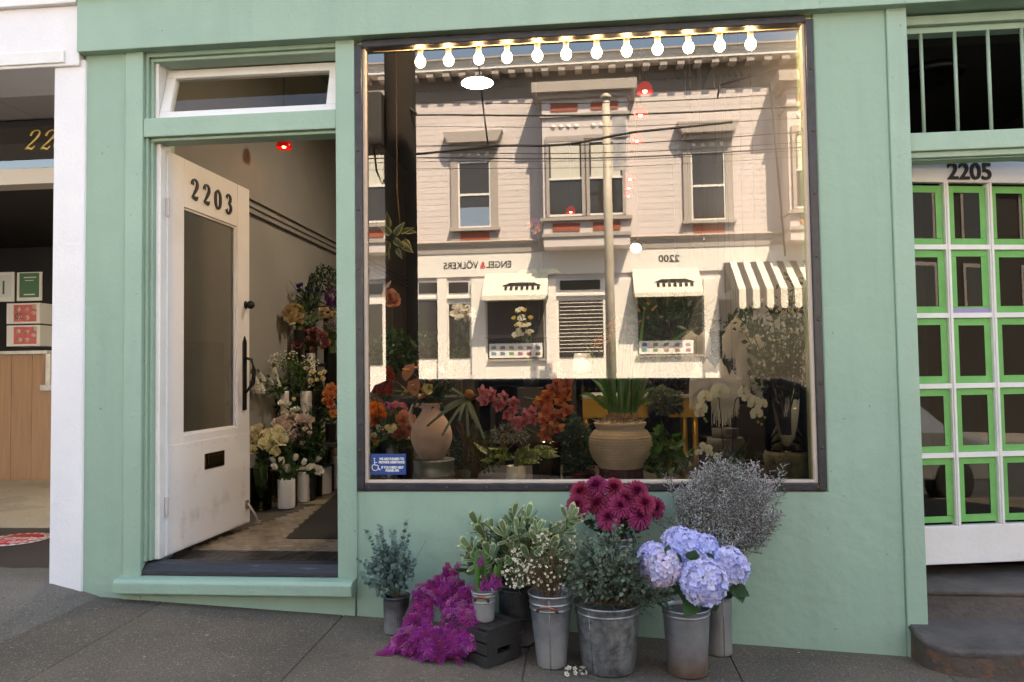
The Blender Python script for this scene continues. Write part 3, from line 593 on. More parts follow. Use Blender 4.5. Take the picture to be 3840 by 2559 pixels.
for k in range(nb):
    z0 = zfasc + .1 + (zroof - zfasc - .9) * k / nb; z1 = zfasc + .1 + (zroof - zfasc - .9) * (k + 1) / nb + .02
    part('clapboard', MB().xprism([(Y0 - .035, z0), (Y0 + .010, z0), (Y0 + .004, z1), (Y0 - .035, z1)], X0, X1), oc, OB, 0)
# cornice
part('cornice', MB().xprism([(Y0 - .3, zroof + .22), (Y0 + .62, zroof + .22), (Y0 + .58, zroof + .10), (Y0 + .54, zroof + .08), (Y0 + .54, zroof - .06), (Y0 - .3, zroof - .06)], X0, X1), ol, OB, 0)
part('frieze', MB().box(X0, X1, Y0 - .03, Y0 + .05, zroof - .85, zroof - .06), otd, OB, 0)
part('cornice_cap', MB().box(X0, X1, Y0 + .50, Y0 + .68, zroof + .22, zroof + .27), ot, OB, 0)
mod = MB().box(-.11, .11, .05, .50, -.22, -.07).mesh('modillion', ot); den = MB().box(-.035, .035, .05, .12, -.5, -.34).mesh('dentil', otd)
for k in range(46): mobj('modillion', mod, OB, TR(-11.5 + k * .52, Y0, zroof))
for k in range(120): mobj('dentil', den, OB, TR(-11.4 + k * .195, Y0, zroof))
part('string_course', MB().xprism([(Y0 - .02, zfasc + .42), (Y0 + .12, zfasc + .40), (Y0 + .22, zfasc + .34), (Y0 + .10, zfasc + .26), (Y0 + .08, zfasc), (Y0 - .02, zfasc)], X0, X1), ot, OB, 0)
part('fascia', MB().box(X0, X1, Y0 - .02, Y0 + .05, zshop, zfasc), ol, OB, 0)
def hood_window(xc, lower=None):
    wdw = bpy.data.objects.new('sash_window', None); COL.objects.link(wdw); wdw.parent = OB; wdw.location = (xc, Y0, zsill)
    H = 2.02; hw = .47
    part('glass', MB().box(-hw, hw, .0, .03, 0, H), og, wdw, 0)
    for b in ((-hw - .05, -hw, -.02, .06, 0, H), (hw, hw + .05, -.02, .06, 0, H), (-hw, hw, -.02, .06, H / 2 - .03, H / 2 + .04), (-hw - .05, hw + .05, -.02, .06, H, H + .07), (-hw - .05, hw + .05, -.02, .06, -.07, 0)): part('sash_bar', MB().box(*b), ol, wdw, 0)
    for b in ((-hw - .28, -hw - .05, 0, .09, -.07, H + .42), (hw + .05, hw + .28, 0, .09, -.07, H + .42), (-hw - .05, hw + .05, 0, .09, H + .07, H + .42)): part('casing', MB().box(*b), ot, wdw, 0)
    part('sill', MB().box(-hw - .34, hw + .34, 0, .2, -.16, -.07), ot, wdw, 0)
    part('hood', MB().prism([(-.78, H + .58), (.78, H + .58), (.95, H + .92), (-.95, H + .92)], 0, .42).box(-.74, .74, 0, .26, H + .42, H + .58), ot, wdw, 0)
    part('red_panel', MB().box(-hw, hw, .0, .06, -.58, -.2), orr, wdw, 0)
    part('apron', MB().prism([(-hw, -.62), (-hw - .42, -.62), (-hw - .2, -.17), (-hw, -.17)], 0, .05).prism([(hw, -.62), (hw, -.17), (hw + .2, -.17), (hw + .42, -.62)], 0, .05), ot, wdw, 0)
    for k in range(4): part('rosette', MB().lathe([(0, .03), (.05, .02), (.07, 0)], 12), ol, wdw, 0).matrix_basis = TR(-.42 + k * .28, .1, H + .27, rx=rad(-90))
    if lower: part('lower_pane', MB().box(-hw, hw, .03, .045, 0, H * .30), lower, wdw, 0)
    return wdw
zsill = rf(1780, 850)[1]
hood_window(rf(1780, 700)[0], obl); hood_window(rf(2654, 690)[0])
def bay(xc):
    b = bpy.data.objects.new('bay_window', None); COL.objects.link(b); b.parent = OB; b.location = (xc, Y0, 0)
    def zz(py): return rf(2195, py)[1]
    HWb = 1.30; P_ = .85
    part('bay_wall', MB().prism([(-HWb, zz(940)), (HWb, zz(940)), (HWb, zz(375)), (-HWb, zz(375))], 0, P_), oc, b, 0)
    part('bay_roof', MB().box(-HWb - .28, HWb + .28, 0, P_ + .3, zz(388), zz(352)), ot, b, 0)
    part('bay_soffit', MB().box(-HWb - .12, HWb + .12, 0, P_ + .14, zz(405), zz(388)), ot, b, 0)
    for (a0, a1) in ((-1.1, -.12), (.12, 1.1)):
        part('red_panel', MB().box(a0 + .08, a1 - .08, P_, P_ + .03, zz(449), zz(420)), orr, b, 0)
        part('red_panel', MB().box(a0 + .08, a1 - .08, P_, P_ + .03, zz(885), zz(856)), orr, b, 0)
        part('casing', MB().box(a0 - .1, a0, P_, P_ + .08, zz(832), zz(540)).box(a1, a1 + .1, P_, P_ + .08, zz(832), zz(540)).box(a0, a1, P_, P_ + .08, zz(560), zz(540)), ot, b, 0)
        part('glass', MB().box(a0, a1, P_, P_ + .02, zz(830), zz(560)), og, b, 0)
        part('blind', MB().box(a0 + .05, a1 - .05, P_ + .02, P_ + .03, zz(700), zz(575)), osh, b, 0)
        for zc in (563, 695, 828): part('sash_bar', MB().box(a0, a1, P_ + .02, P_ + .06, zz(zc) - .03, zz(zc) + .03), ol, b, 0)
        for k in range(4): part('rosette', MB().lathe([(0, .05), (.06, .03), (.085, 0)], 12), ol, b, 0).matrix_basis = TR(a0 + .14 + k * .235, P_ + .0, zz(505), rx=rad(-90))
    part('moulding', MB().box(-HWb - .06, HWb + .06, 0, P_ + .08, zz(472), zz(460)).box(-HWb - .08, HWb + .08, 0, P_ + .14, zz(848), zz(836)), ot, b, 0)
    part('moulding', MB().box(-HWb - .04, HWb + .04, 0, P_ + .06, zz(905), zz(893)), ot, b, 0)
xb = rf(2195, 640)[0]; per_ = rf(2654, 640)[0] - rf(1780, 640)[0]
bay(xb); bay(xb + per_); bay(xb - per_)
# shop storey of the pale building
obox('shop_back', 1200, 3400, 1044, 1460, .0, .03, ol)
obox('door_glass', 1572, 1645, 1130, 1345, .03, .06, og); obox('door_glass', 1686, 1762, 1140, 1343, .03, .06, og)
obox('transom_glass', 1572, 1643, 1061, 1101, .03, .06, og); obox('transom_glass', 1684, 1757, 1060, 1100, .03, .06, og)
obox('transom_glass', 1372, 1436, 1066, 1104, .03, .06, og); obox('shop_glass', 1372, 1436, 1142, 1370, .03, .06, og)
obox('shop_glass', 1830, 2040, 1130, 1345, .03, .06, og); obox('transom_glass', 2100, 2250, 1052, 1088, .03, .06, og); obox('shop_glass', 2098, 2262, 1128, 1340, .03, .06, og)
obox('shop_glass', 2392, 2632, 1112, 1330, .03, .06, og); obox('shop_glass', 2700, 3100, 1120, 1500, .03, .06, og)
for k in range(14): obox('blind_slat', 2100, 2260, 1135 + k * 14, 1138 + k * 14, .061, .066, osh)
for (a, b) in ((1771, 1822), (2050, 2088), (2302, 2372), (2640, 2690), (1645, 1680)): obox('pilaster', a, b, 1048, 1450, .03, .16, ol)
obox('rail', 1560, 2660, 1104, 1112, .03, .12, ol); obox('rail', 1830, 2050, 1348, 1354, .03, .14, ot); obox('rail', 2385, 2640, 1334, 1338, .03, .14, ot)
def listing(px0, px1, py0, py1, cols_, lb):
    obox('listing_board', px0, px1, py0, py1, .07, .075, ol)
    for r in range(2):
        for c in range(cols_):
            u = px0 + (px1 - px0) * (c + .5) / cols_; v = py0 + (py1 - py0) * (.3 + .42 * r)
            obox('photo_card', u - 9, u + 9, v - 6, v + 6, .076, .079, mat('photo_%d_%d_%d' % (px0, r, c), (random.uniform(.1, .4), random.uniform(.12, .3), random.uniform(.1, .35)), .5))
listing(1836, 2035, 1288, 1342, 6, ''); listing(2395, 2600, 1278, 1328, 5, '')
def awning(px0, px1, py0, py1, pv, proj, stripes, nm):
    a = bpy.data.objects.new(nm, None); COL.objects.link(a); a.parent = OB
    x0 = rf(px0, py1, Y0 + proj)[0]; x1 = rf(px1, py1, Y0 + proj)[0]; zt = rf(px0, py0)[1]; zb = rf(px0, py1, Y0 + proj)[1]; zv = rf(px0, pv, Y0 + proj)[1]
    n = stripes or 1
    for k in range(n):
        xa = x0 + (x1 - x0) * k / n; xe = x0 + (x1 - x0) * (k + 1) / n
        m = ocr if (not stripes or k % 2) else mat('awning_charcoal', (.018, .016, .016), .8) if 'awning_charcoal' not in bpy.data.materials else (ocr if k % 2 else bpy.data.materials['awning_charcoal'])
        mb = MB(); pts = [(xa, Y0 + .05, zt), (xe, Y0 + .05, zt), (xe, Y0 + proj, zb), (xa, Y0 + proj, zb)]
        mb.add(pts, [(0, 1, 2, 3)])
        if stripes:
            r = (xe - xa) / 2; sc = [(xa, Y0 + proj, zb), (xe, Y0 + proj, zb), (xe, Y0 + proj + .01, zv + r * .7)] + [((xa + xe) / 2 + r * math.cos(t), Y0 + proj + .01, zv + r * .7 - r * .7 * math.sin(t)) for t in np.linspace(.3, math.pi - .3, 6)] + [(xa, Y0 + proj + .01, zv + r * .7)]
            mb.add(sc, [tuple(range(len(sc)))])
        else: mb.add([(xa, Y0 + proj, zb), (xe, Y0 + proj, zb), (xe, Y0 + proj + .01, zv), (xa, Y0 + proj + .01, zv)], [(0, 1, 2, 3)])
        part('awning_cloth', mb, m, a, 0)
    part('awning_side', MB().add([(x0, Y0 + .05, zt), (x0, Y0 + proj, zb), (x0, Y0 + .05, zb)], [(0, 1, 2)]).add([(x1, Y0 + .05, zt), (x1, Y0 + proj, zb), (x1, Y0 + .05, zb)], [(0, 1, 2)]), ocr if not stripes else bpy.data.materials['awning_charcoal'], a, 0)
    if not stripes:      # little house emblem on the cream awnings
        t = (.80); yc_ = Y0 + .05 + (proj - .05) * t; zc_ = zt + (zb - zt) * t; xc_ = (x0 + x1) / 2 + .2
        sl_ = math.atan2(zt - zb, proj - .05)
        e = MB(); e.add([(-.55, 0), (.55, 0), (.32, .17), (-.32, .17)] and [(x, y, 0) for x, y in ((-.62, .22), (.62, .22), (.36, .4), (-.36, .4))], [(0, 1, 2, 3)])
        for q in range(7): e.add([(-.55 + q * .165 + dx, dy, 0) for dx, dy in ((0, 0), (.08, 0), (.08, .18), (0, .18))], [(0, 1, 2, 3)])
        e.obj('emblem', M['black'], a, M=Matrix.Translation((xc_, yc_ + .012, zc_ + .02)) @ Matrix.Rotation(math.pi, 4, 'Z') @ Matrix.Rotation(sl_, 4, 'X'))
awning(1806, 2052, 1030, 1110, 1128, 1.0, 0, 'awning'); awning(2380, 2638, 1012, 1098, 1115, 1.0, 0, 'awning'); awning(2745, 3140, 985, 1085, 1160, 1.3, 15, 'striped_awning')
def osign(body, px, py, size, m, nm='sign_letters', sx=1.0):
    x, z = rf(px, py); me = text_mesh(nm, body, .3, m, .004, .004); co = [v.co for v in me.vertices]; w0 = max(c.x for c in co) - min(c.x for c in co)
    mobj(nm, me, OB, TR(x, Y0 + .056, z, rx=rad(90), rz=rad(180), s=(size * .00834 / w0, 1, 1)))
kb = mat('sign_black', (.03, .028, .03), .5); krd = mat('sign_red', (.6, .02, .02), .5)
osign('ENGEL', 1872, 995, 94, kb); osign('&', 1811, 998, 20, krd); osign('VÖLKERS', 1729, 999, 134, kb); osign('2200', 2508, 972, 76, kb)
# spot lamp put in where the window shows a glow; also brightens the display
sp0 = at(2385, 930, 1.1); SPT = thing('spot_lamp', 'bright white spot lamp glowing in the window right of the pole reflection', 'lamp', tuple(sp0))
part('lens', MB().lathe([(0, .012), (.04, .008), (.05, 0)], 24), emis('spot_lens', (1, .93, .8), 150), SPT, 0).matrix_basis = aim((0, 0, 0), (-.25, -.8, -.75), 0, .68); part('shade', MB().lathe([(.052, .004), (.055, 0), (.05, -.05), (.02, -.09), (0, -.09)], 24), M['black'], SPT, 0).matrix_basis = aim((0, 0, 0), (-.25, -.8, -.75), 0, .68); part('cord', MB().tube([(.015, .06, .06), (.015, .06, 4.27 - sp0[2])], .003, 6), M['black'], SPT, 0)
# street poles, wires, parked cars of our kerb: all on the street behind the viewer
up = thing('utility_pole', 'dark wooden utility pole with a metal cabinet, mirrored in the window', 'utility pole')
px_, _z = rf(1505, 900, -4.1); gz_ = ground(px_, -4.1)
part('pole', MB().tube([(px_, -4.1, gz_ - .3), (px_, -4.1, 5), (px_ + .02, -4.1, 11)], [.175, .165, .14], 18), mat('pole_wood', (.05, .036, .028), .85, c2=(.03, .022, .018), scale=6, stretch=(8, 8, .5), bump=.6), up, 0)
cab = mat('cabinet_grey', (.06, .055, .055), .6)
a = rf(1368, 560, -4.1); b = rf(1450, 360, -4.1)
part('cabinet', MB().box(a[0] - .05, px_ - .17, -4.35, -3.95, a[1], b[1]), cab, up, .01)
part('bracket', MB().tube([(px_ - .1, -4.1, b[1] + .02), (px_ + .2, -3.98, b[1] - .25)], .016, 6).tube([(a[0] + .1, -4.1, a[1]), (a[0] + .14, -4.05, a[1] - .25), (a[0] + .2, -4.05, a[1] - .4), (a[0] + .3, -4.06, a[1] - .2)], .012, 6), cab, up, 0)
sp = thing('steel_trolley_pole', 'pale steel trolley pole on the far pavement, mirrored in the window', 'pole')
x1_, z1_ = rf(2272, 372, -15.9); x2_, _ = rf(2276, 1300, -15.9)
stl = mat('pole_paint', (.60, .53, .45), .5, c2=(.48, .42, .35), scale=3)
part('pole', MB().tube([(x1_, -15.9, ground(x1_, -15.9) - .2), (x1_, -15.9, 5), (x1_, -15.9, z1_)], [.135, .12, .10], 16), stl, sp, 0)
part('cap', MB().lathe([(.15, 0), (.15, .06), (.06, .14), (0, .15)], 14), stl, sp, 0).location = (x1_, -15.9, z1_)
part('banner', MB().box(x1_ + .16, x1_ + .5, -15.92, -15.9, rf(2290, 640, -15.9)[1], rf(2290, 440, -15.9)[1]), mat('banner_print', (.30, .33, .40), .7, c2=(.55, .5, .48), scale=3), sp, 0)
part('cross_arm', MB().box(x1_ - .6, x1_ + .6, -15.98, -15.86, rf(2272, 510, -15.9)[1] - .05, rf(2272, 510, -15.9)[1] + .05), ot, sp, 0)
wr = thing('trolley_wire_span', 'black overhead trolley wires strung above the street, mirrored in the window', 'overhead wires')
def wire(pa, pb, y, r=.012, sag=.1):
    a = rf(*pa, y); b = rf(*pb, y); dx = (b[0] - a[0]) * .8; dz = (b[1] - a[1]) * .8
    pts = [(a[0] + (b[0] - a[0]) * t, y, a[1] + (b[1] - a[1]) * t - sag * math.sin(math.pi * min(1, max(0, t)))) for t in np.linspace(-.9, 1.9, 18)]
    part('wire', MB().tube(pts, r * .65, 5), M['black'], wr, 0)
for pa, pb, y, r in (((1575, 430), (3050, 395), -11, .028), ((1575, 385), (3050, 345), -10, .012), ((1575, 474), (3050, 440), -12, .010), ((1575, 546), (3050, 490), -9, .014), ((1575, 572), (3050, 530), -9.6, .012), ((1575, 590), (3050, 548), -8.6, .016), ((1575, 606), (3050, 560), -13, .012), ((1575, 632), (3050, 585), -12.5, .010), ((1900, 545), (2340, 500), -10.5, .035)): wire(pa, pb, y, r)
for (pa, pb, y) in (((1775, 60), (1812, 400), -9.0), ((1812, 400), (1830, 545), -9.2), ((2700, 310), (2690, 370), -10), ((2700, 320), (2980, 240), -10), ((2890, 320), (2945, 960), -8.8)):
    a = rf(*pa, y); b = rf(*pb, y); part('hanger', MB().tube([(a[0], y, a[1]), (b[0], y, b[1])], .016, 5), M['black'], wr, 0)
# parked cars
def car(xc, y, label, paint, L_=4.5, PROF=None):
    zc = ground(xc, -4.3) - .15; t = thing('parked_car', label, 'car', (xc, y, zc), 'cars parked along the kerb', rz=-math.atan(.055) * 0)
    t.rotation_euler.y = math.atan(.055)
    prof = PROF if PROF else [(-L_ / 2, .35), (-L_ / 2 - .02, .6), (-L_ / 2 + .1, .92), (-1.55, .98), (-.95, 1.40), (-.6, 1.47), (.55, 1.46), (.9, 1.40), (1.35, 1.02), (L_ / 2 - .2, .86), (L_ / 2, .62), (L_ / 2 - .02, .35)]
    mb = MB(); n = len(prof); rings = []
    for (yy, inset, zs) in ((-.86, .0, .0), (-.80, .0, 1), (.80, 0, 1), (.86, 0, 0)):
        rings.append([(x * (1 - .01 * (zs == 0)), yy * (.80 if z > 1.1 else 1) , z - (.03 if zs == 0 and z > .8 else 0)) for x, z in prof])
    vs = [p for r in rings for p in r]; fs = [tuple(range(n)), tuple(range(4 * n - 1, 3 * n - 1, -1))]
    for k in range(3): fs += [(k * n + i, (k + 1) * n + i, (k + 1) * n + (i + 1) % n, k * n + (i + 1) % n) for i in range(n)]
    mb.add(vs, fs); part('body', mb, paint, t, .03)
    gm = mat('car_glass', (.01, .011, .012), .05) if 'car_glass' not in bpy.data.materials else bpy.data.materials['car_glass']
    for s in (-1, 1): part('side_window', MB().prism([(-1.4, .98), (-.9, 1.26), (.85, 1.26), (1.2, .98)], s * .70 - .07, s * .70 + .07), gm, t, .01)
    tyre = bpy.data.materials.get('tyre') or mat('tyre', (.015, .015, .015), .8); rim = bpy.data.materials.get('rim') or mat('rim', (.12, .12, .12), .5, metal=.5)
    for x in (-1.4, 1.4):
        for s in (-1, 1):
            wh = part('wheel', MB().lathe([(.2, -.1), (.31, -.1), (.33, -.06), (.33, .06), (.31, .1), (.2, .1)], 24), tyre, t, 0); wh.matrix_basis = TR(x, s * .78, .33, rx=rad(90))
            part('hub', MB().lathe([(0, -.08), (.2, -.09), (.2, .09), (0, .08)], 16), rim, wh, 0)
    for s in (-1, 1): part('headlight', MB().box(L_ / 2 - .12, L_ / 2 + .0, s * .65 - .16, s * .65 + .16, .62, .76), rim, t, .03); part('tail_light', MB().box(-L_ / 2 - .03, -L_ / 2 + .1, s * .65 - .16, s * .65 + .16, .68, .82), M['red'], t, .02)
WAG = [(-2.5, .3), (-2.52, .6), (-2.46, .9), (-2.35, 1.20), (-2.2, 1.26), (2.2, 1.46), (2.45, 1.40), (2.75, .95), (3.0, .86), (3.08, .6), (3.05, .3)]
car(-.15, -5.45, 'long dark estate car parked directly behind the viewer', mat('car_paint_blue', (.008, .010, .016), .55, spec=.15), 5.2, WAG); car(-5.4, -5.45, 'black parked car behind the viewer, nearer the white building', mat('car_paint_black', (.012, .012, .012), .25))
car(5.6, -5.45, 'silver parked car farthest down the kerb', mat('car_paint_silver', (.35, .36, .38), .3, metal=.6))

# unseen building added further along so the ajar door mirrors dark, not sky
FB = thing('added_brown_building', 'dark brown building added down the far side for the glazed door to mirror', 'building')
part('wall', MB().box(14.2, 46, Y0 - 8, Y0 + .0, -3.5, 9.2), mat('brown_wall', (.045, .036, .03), .8, c2=(.03, .025, .02), scale=1), FB, 0)
part('cornice', MB().box(14.2, 46, Y0, Y0 + .6, 9.0, 9.5), ot, FB, 0)
for r in range(2):
    for c in range(10): part('window', MB().box(15.5 + c * 3, 16.9 + c * 3, Y0, Y0 + .06, 3.2 + r * 3.1, 5.2 + r * 3.1), og, FB, 0); part('window_frame', MB().box(15.35 + c * 3, 17.05 + c * 3, Y0, Y0 + .04, 3.05 + r * 3.1, 5.35 + r * 3.1), ot, FB, 0)
# ---------------------------------------------------------------- plant kit
U = random.uniform
def leafgeo(l, w, n=4, fold=.15, curl=.2, prof=None, wav=0.0):
    # leaf along +z, width along y, face normal along x; fold lifts the edges, curl bends the tip towards -x
    prof = prof or (lambda t: math.sin(math.pi * min(1, t) ** .8))
    V = []
    for i in range(n + 1):
        t = i / n; h = max(.02, prof(t)) * w / 2; x = -curl * l * t * t; wv = wav * w * math.sin(i * 2.3)
        V += [(x - fold * h, -h, l * t + wv * .3), (x, wv * .1, l * t), (x - fold * h, h, l * t - wv * .3)]
    F = [q for i in range(n) for q in ((3 * i, 3 * i + 1, 3 * i + 4, 3 * i + 3), (3 * i + 1, 3 * i + 2, 3 * i + 5, 3 * i + 4))]
    return V, F
ROUND = lambda t: math.sqrt(max(0, 1 - (2 * t - 1) ** 2)) if t > .08 else t * 5
SPAT = lambda t: (.18 + .82 * math.sin(math.pi * min(1, t ** 1.5))) * (1 if t < .97 else .55)
LANCE = lambda t: math.sin(math.pi * (.08 + .92 * t) ** .6)
WIDE = lambda t: min(1, .35 + 1.2 * t) * (1 if t < .8 else math.sqrt(max(0, 1 - ((t - .8) / .2) ** 2)) * .8 + .2)
STRAP = lambda t: (.7 + .3 * min(1, t * 4)) * (1 if t < .7 else 1 - ((t - .7) / .3) ** 2)
def geo(mb, g, Mx, m=0, smooth=True): mb.add([Mx @ Vector(p) for p in g[0]], g[1], m, smooth)
def ring(mb, g, n, tilt, r=0.0, z=0.0, ph=0.0, m=0, jt=.1, sc=1.0):
    for k in range(n):
        a = ph + 2 * math.pi * k / n + U(-jt, jt)
        geo(mb, g, Matrix.Rotation(a, 4, 'Z') @ Matrix.Translation((r, 0, z)) @ Matrix.Rotation(tilt + U(-jt, jt), 4, 'Y') @ Matrix.Scale(sc * U(.9, 1.1), 4), m)
def merged(name, geos, xf, m, parent, k='stuff', smooth=True):
    V = []; F = []; T = []; o = 0
    arrs = [(np.array(g[0]), g[1]) for g in geos]
    for i, Mx in enumerate(xf):
        a, f = arrs[i % len(arrs)]; Q = np.array(Mx)
        V.append(a @ Q[:3, :3].T + Q[:3, 3]); F.extend([tuple(j + o for j in q) for q in f]); T.extend([random.random()] * len(f)); o += len(a)
    me = bpy.data.meshes.new(name); me.from_pydata(np.concatenate(V).tolist(), [], F); me.materials.append(m)
    me.polygons.foreach_set('use_smooth', [smooth] * len(F))
    at_ = me.attributes.new('tint', 'FLOAT', 'FACE'); at_.data.foreach_set('value', T)
    ob = mobj(name, me, parent)
    if k: ob['kind'] = k
    return ob
def geo_of(mb): return (mb.v, mb.f)
def rdir(up=.3, front=.3):
    d = Vector((random.gauss(0, 1), random.gauss(0, 1) - front, random.gauss(0, 1) + up)); return d.normalized()
def green(name, c, rough=.5, rnd=.25, hrnd=.02, tint=False, transl=.25, **k): return mat(name, c, rough, rnd=rnd, hrnd=hrnd, tint=tint, transl=transl, **k)
PM = {}
PM['stem'] = mat('stem_green', (.07, .13, .035), .6); PM['stemb'] = mat('stem_brown', (.11, .065, .03), .7)
PM['leafd'] = green('leaf_dark', (.025, .060, .022), tint=True); PM['leafm'] = green('leaf_mid', (.05, .11, .03), tint=True)
PM['leafo'] = green('leaf_single', (.05, .115, .03))
def ppx(y): return (y + 3.7) / 2850.0
def arc(a, b, sag=.0, n=5, out=None):
    a = Vector(a); b = Vector(b); c = Vector(out) if out else Vector((a.x, a.y, b.z * .6 + a.z * .4))
    return [a * (1 - t) ** 2 + c * 2 * t * (1 - t) + b * t * t for t in np.linspace(0, 1, n)]
OCT = ([(1, 0, 0), (-1, 0, 0), (0, 1, 0), (0, -1, 0), (0, 0, 1.25), (0, 0, -1.25)], [(0, 2, 4), (2, 1, 4), (1, 3, 4), (3, 0, 4), (2, 0, 5), (1, 2, 5), (3, 1, 5), (0, 3, 5)])
def octa(r): return ([tuple(c * r for c in p) for p in OCT[0]], OCT[1])
def clampx(p):                                        # keep things on this side of the left inner wall
    p = Vector(p); C0 = Vector(CAMP)
    return C0 + (p - C0) * (-2.46 / p.x) if p.x < -2.46 else p
def bouquet(name, label, cat, base, heads_px, y, meshes, hs, head='bloom', dep=.06, leafg=None, leafm=None, nleaf=40, face=.5, stemr=.0022, upb=.35, lsz=1.0, group=None, hv=.15):
    """cut flowers: heads at the given photo positions (depth y), stems down to the vase mouth, leaves between"""
    base = clampx(base); t = thing(name, label, cat, tuple(base), group); B = Vector(base); st = MB(); xf = []
    for (px, py) in heads_px:
        p = clampx(at(px, py, y + U(-dep, dep))); d = (p - B).normalized(); toc = (Vector(CAMP) - p).normalized()
        hd = (d * (1 - face) + toc * face + Vector((0, 0, upb * .5)) + Vector((U(-.25, .25), U(-.2, .2), U(-.2, .25)))).normalized()
        mobj(head, random.choice(meshes), t, aim(p - B, hd, U(0, 6.28), hs * U(1 - hv, 1 + hv)))
        b0 = Vector((U(-.02, .02), U(-.02, .02), -.03)); pa = arc(b0, p - B - hd * .006)
        st.tube(pa, stemr, 5, cap=False)
        for q in range(max(1, nleaf // max(1, len(heads_px)))):
            k = U(.25, .92); i = min(3, int(k * 4)); q0 = pa[i].lerp(pa[i + 1], k * 4 - i)
            xf.append(aim(q0, (rdir(.5) + (pa[i + 1] - pa[i]).normalized() * .5), U(0, 6.28), lsz * U(.7, 1.25)))
    s = st.obj('stem_bundle', PM['stem'], t); s['kind'] = 'stuff'
    if nleaf and xf: merged('foliage', leafg or [leafgeo(.06, .022, 3)], xf, leafm or PM['leafd'], t)
    return t
def cluster(cx, cy, rx, ry, n, mind=.0):
    out = []
    for _ in range(n * 60):
        a = U(0, 6.28); r = math.sqrt(random.random()); p = (cx + rx * r * math.cos(a), cy + ry * r * math.sin(a))
        if all(((p[0] - q[0]) ** 2 + (p[1] - q[1]) ** 2) > mind * mind for q in out): out.append(p)
        if len(out) >= n: break
    return out
def bush(name, label, cat, base, cx, cy, rx, ry, y, ry_m, n, geos, m, stems=10, sz=1.0, stemm=None, up=.3, shell=.4, t=None, front=.4):
    """leafy mass: n leaves through an ellipsoid, thinning inwards, with twigs from the base"""
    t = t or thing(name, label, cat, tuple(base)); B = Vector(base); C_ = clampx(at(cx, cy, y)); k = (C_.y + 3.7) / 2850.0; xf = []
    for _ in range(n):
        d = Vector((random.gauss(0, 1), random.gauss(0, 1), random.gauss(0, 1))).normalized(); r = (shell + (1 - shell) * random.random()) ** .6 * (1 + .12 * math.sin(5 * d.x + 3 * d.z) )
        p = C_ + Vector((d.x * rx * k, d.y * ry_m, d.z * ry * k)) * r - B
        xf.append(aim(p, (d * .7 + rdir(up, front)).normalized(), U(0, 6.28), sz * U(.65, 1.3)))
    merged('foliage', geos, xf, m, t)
    st = MB()
    for _ in range(stems):
        d = Vector((random.gauss(0, 1), random.gauss(0, 1), random.gauss(0, 1) + .5)).normalized()
        st.tube(arc((U(-.015, .015), U(-.015, .015), -.02), C_ + Vector((d.x * rx * k, d.y * ry_m, d.z * ry * k)) * .8 - B), [.003, .003, .0025, .002, .0015], 5, cap=False)
    if stems: o = st.obj('twig_bundle', stemm or PM['stemb'], t); o['kind'] = 'stuff'
    return t
# ---- flower heads (unit: metres, facing +z)
def petal_mat(n, c, c2=None, rnd=.12, hrnd=.015, back=None, tint=False, rough=.6): return mat(n, c, rough, c2=c2, scale=60, rnd=rnd, hrnd=hrnd, back=back, tint=tint, transl=.3, spec=.25)
def f_mum(m):
    mb = MB(); N = 150
    for k in range(N):
        t = (k + .5) / N; th = rad(8 + 112 * t ** .75); a = k * 2.39996; L = .020 + .026 * t ** .5
        g = leafgeo(L, .0085, 2, .5, -.28 + .5 * (1 - t), lambda q: .5 + .5 * math.sin(math.pi * (.2 + .75 * q)))
        geo(mb, g, Matrix.Rotation(a + U(-.1, .1), 4, 'Z') @ Matrix.Rotation(th + U(-.08, .08), 4, 'Y') @ Matrix.Translation((0, 0, .006 + .003 * t)))
    return mb.mesh('bloom', m)
def f_rose(m, n=20, open_=.9):
    mb = MB()
    for k in range(n):
        t = k / n; s = .012 + .022 * t
        geo(mb, leafgeo(s * 1.25, s * 1.5, 3, -.35, .42 - .55 * t * open_, WIDE), Matrix.Rotation(k * 2.4, 4, 'Z') @ Matrix.Translation((.002 + .006 * t, 0, -.004 * t)) @ Matrix.Rotation(rad(4 + 62 * t * open_), 4, 'Y'))
    return mb.mesh('bloom', m)
def f_tulip(m):
    mb = MB()
    for r in range(2): ring(mb, leafgeo(.055, .04, 4, .45, .22, lambda t: math.sin(math.pi * (.12 + .80 * t)) ** .7), 3, rad(26 + 4 * r), .004, 0, r * 1.05, 0, .05)
    return mb.mesh('bloom', m)
def f_carn(m):
    mb = MB()
    for k in range(34):
        t = k / 34; geo(mb, leafgeo(.012 + .012 * t, .014, 2, .25, -.1, WIDE, .25), Matrix.Rotation(k * 2.4, 4, 'Z') @ Matrix.Rotation(rad(5 + 78 * t), 4, 'Y'))
    return mb.mesh('bloom', m)
def f_cup(m, mc_, np_=6, s=.026, tilt=48):
    mb = MB(); ring(mb, leafgeo(s, s * .95, 3, .35, .18, WIDE), np_, rad(tilt), .002, 0, 0, 0, .1); ring(mb, leafgeo(s * .8, s * .8, 3, .35, .2, WIDE), np_, rad(tilt - 20), .002, .001, .5, 0, .1)
    mb.lathe([(0, .008), (.004, .007), (.006, .003), (.005, 0)], 8, (0, 0, .002), 1)
    return mb.mesh('bloom', [m, mc_])
def f_small(m, mc_, s=.007):
    mb = MB(); ring(mb, leafgeo(s, s * .9, 2, .3, .1, WIDE), 5, rad(62), .001, 0, 0, 0, .1); mb.lathe([(0, s * .35), (s * .3, s * .2), (s * .35, 0)], 6, (0, 0, .0005), 1)
    return mb.mesh('bloom', [m, mc_])
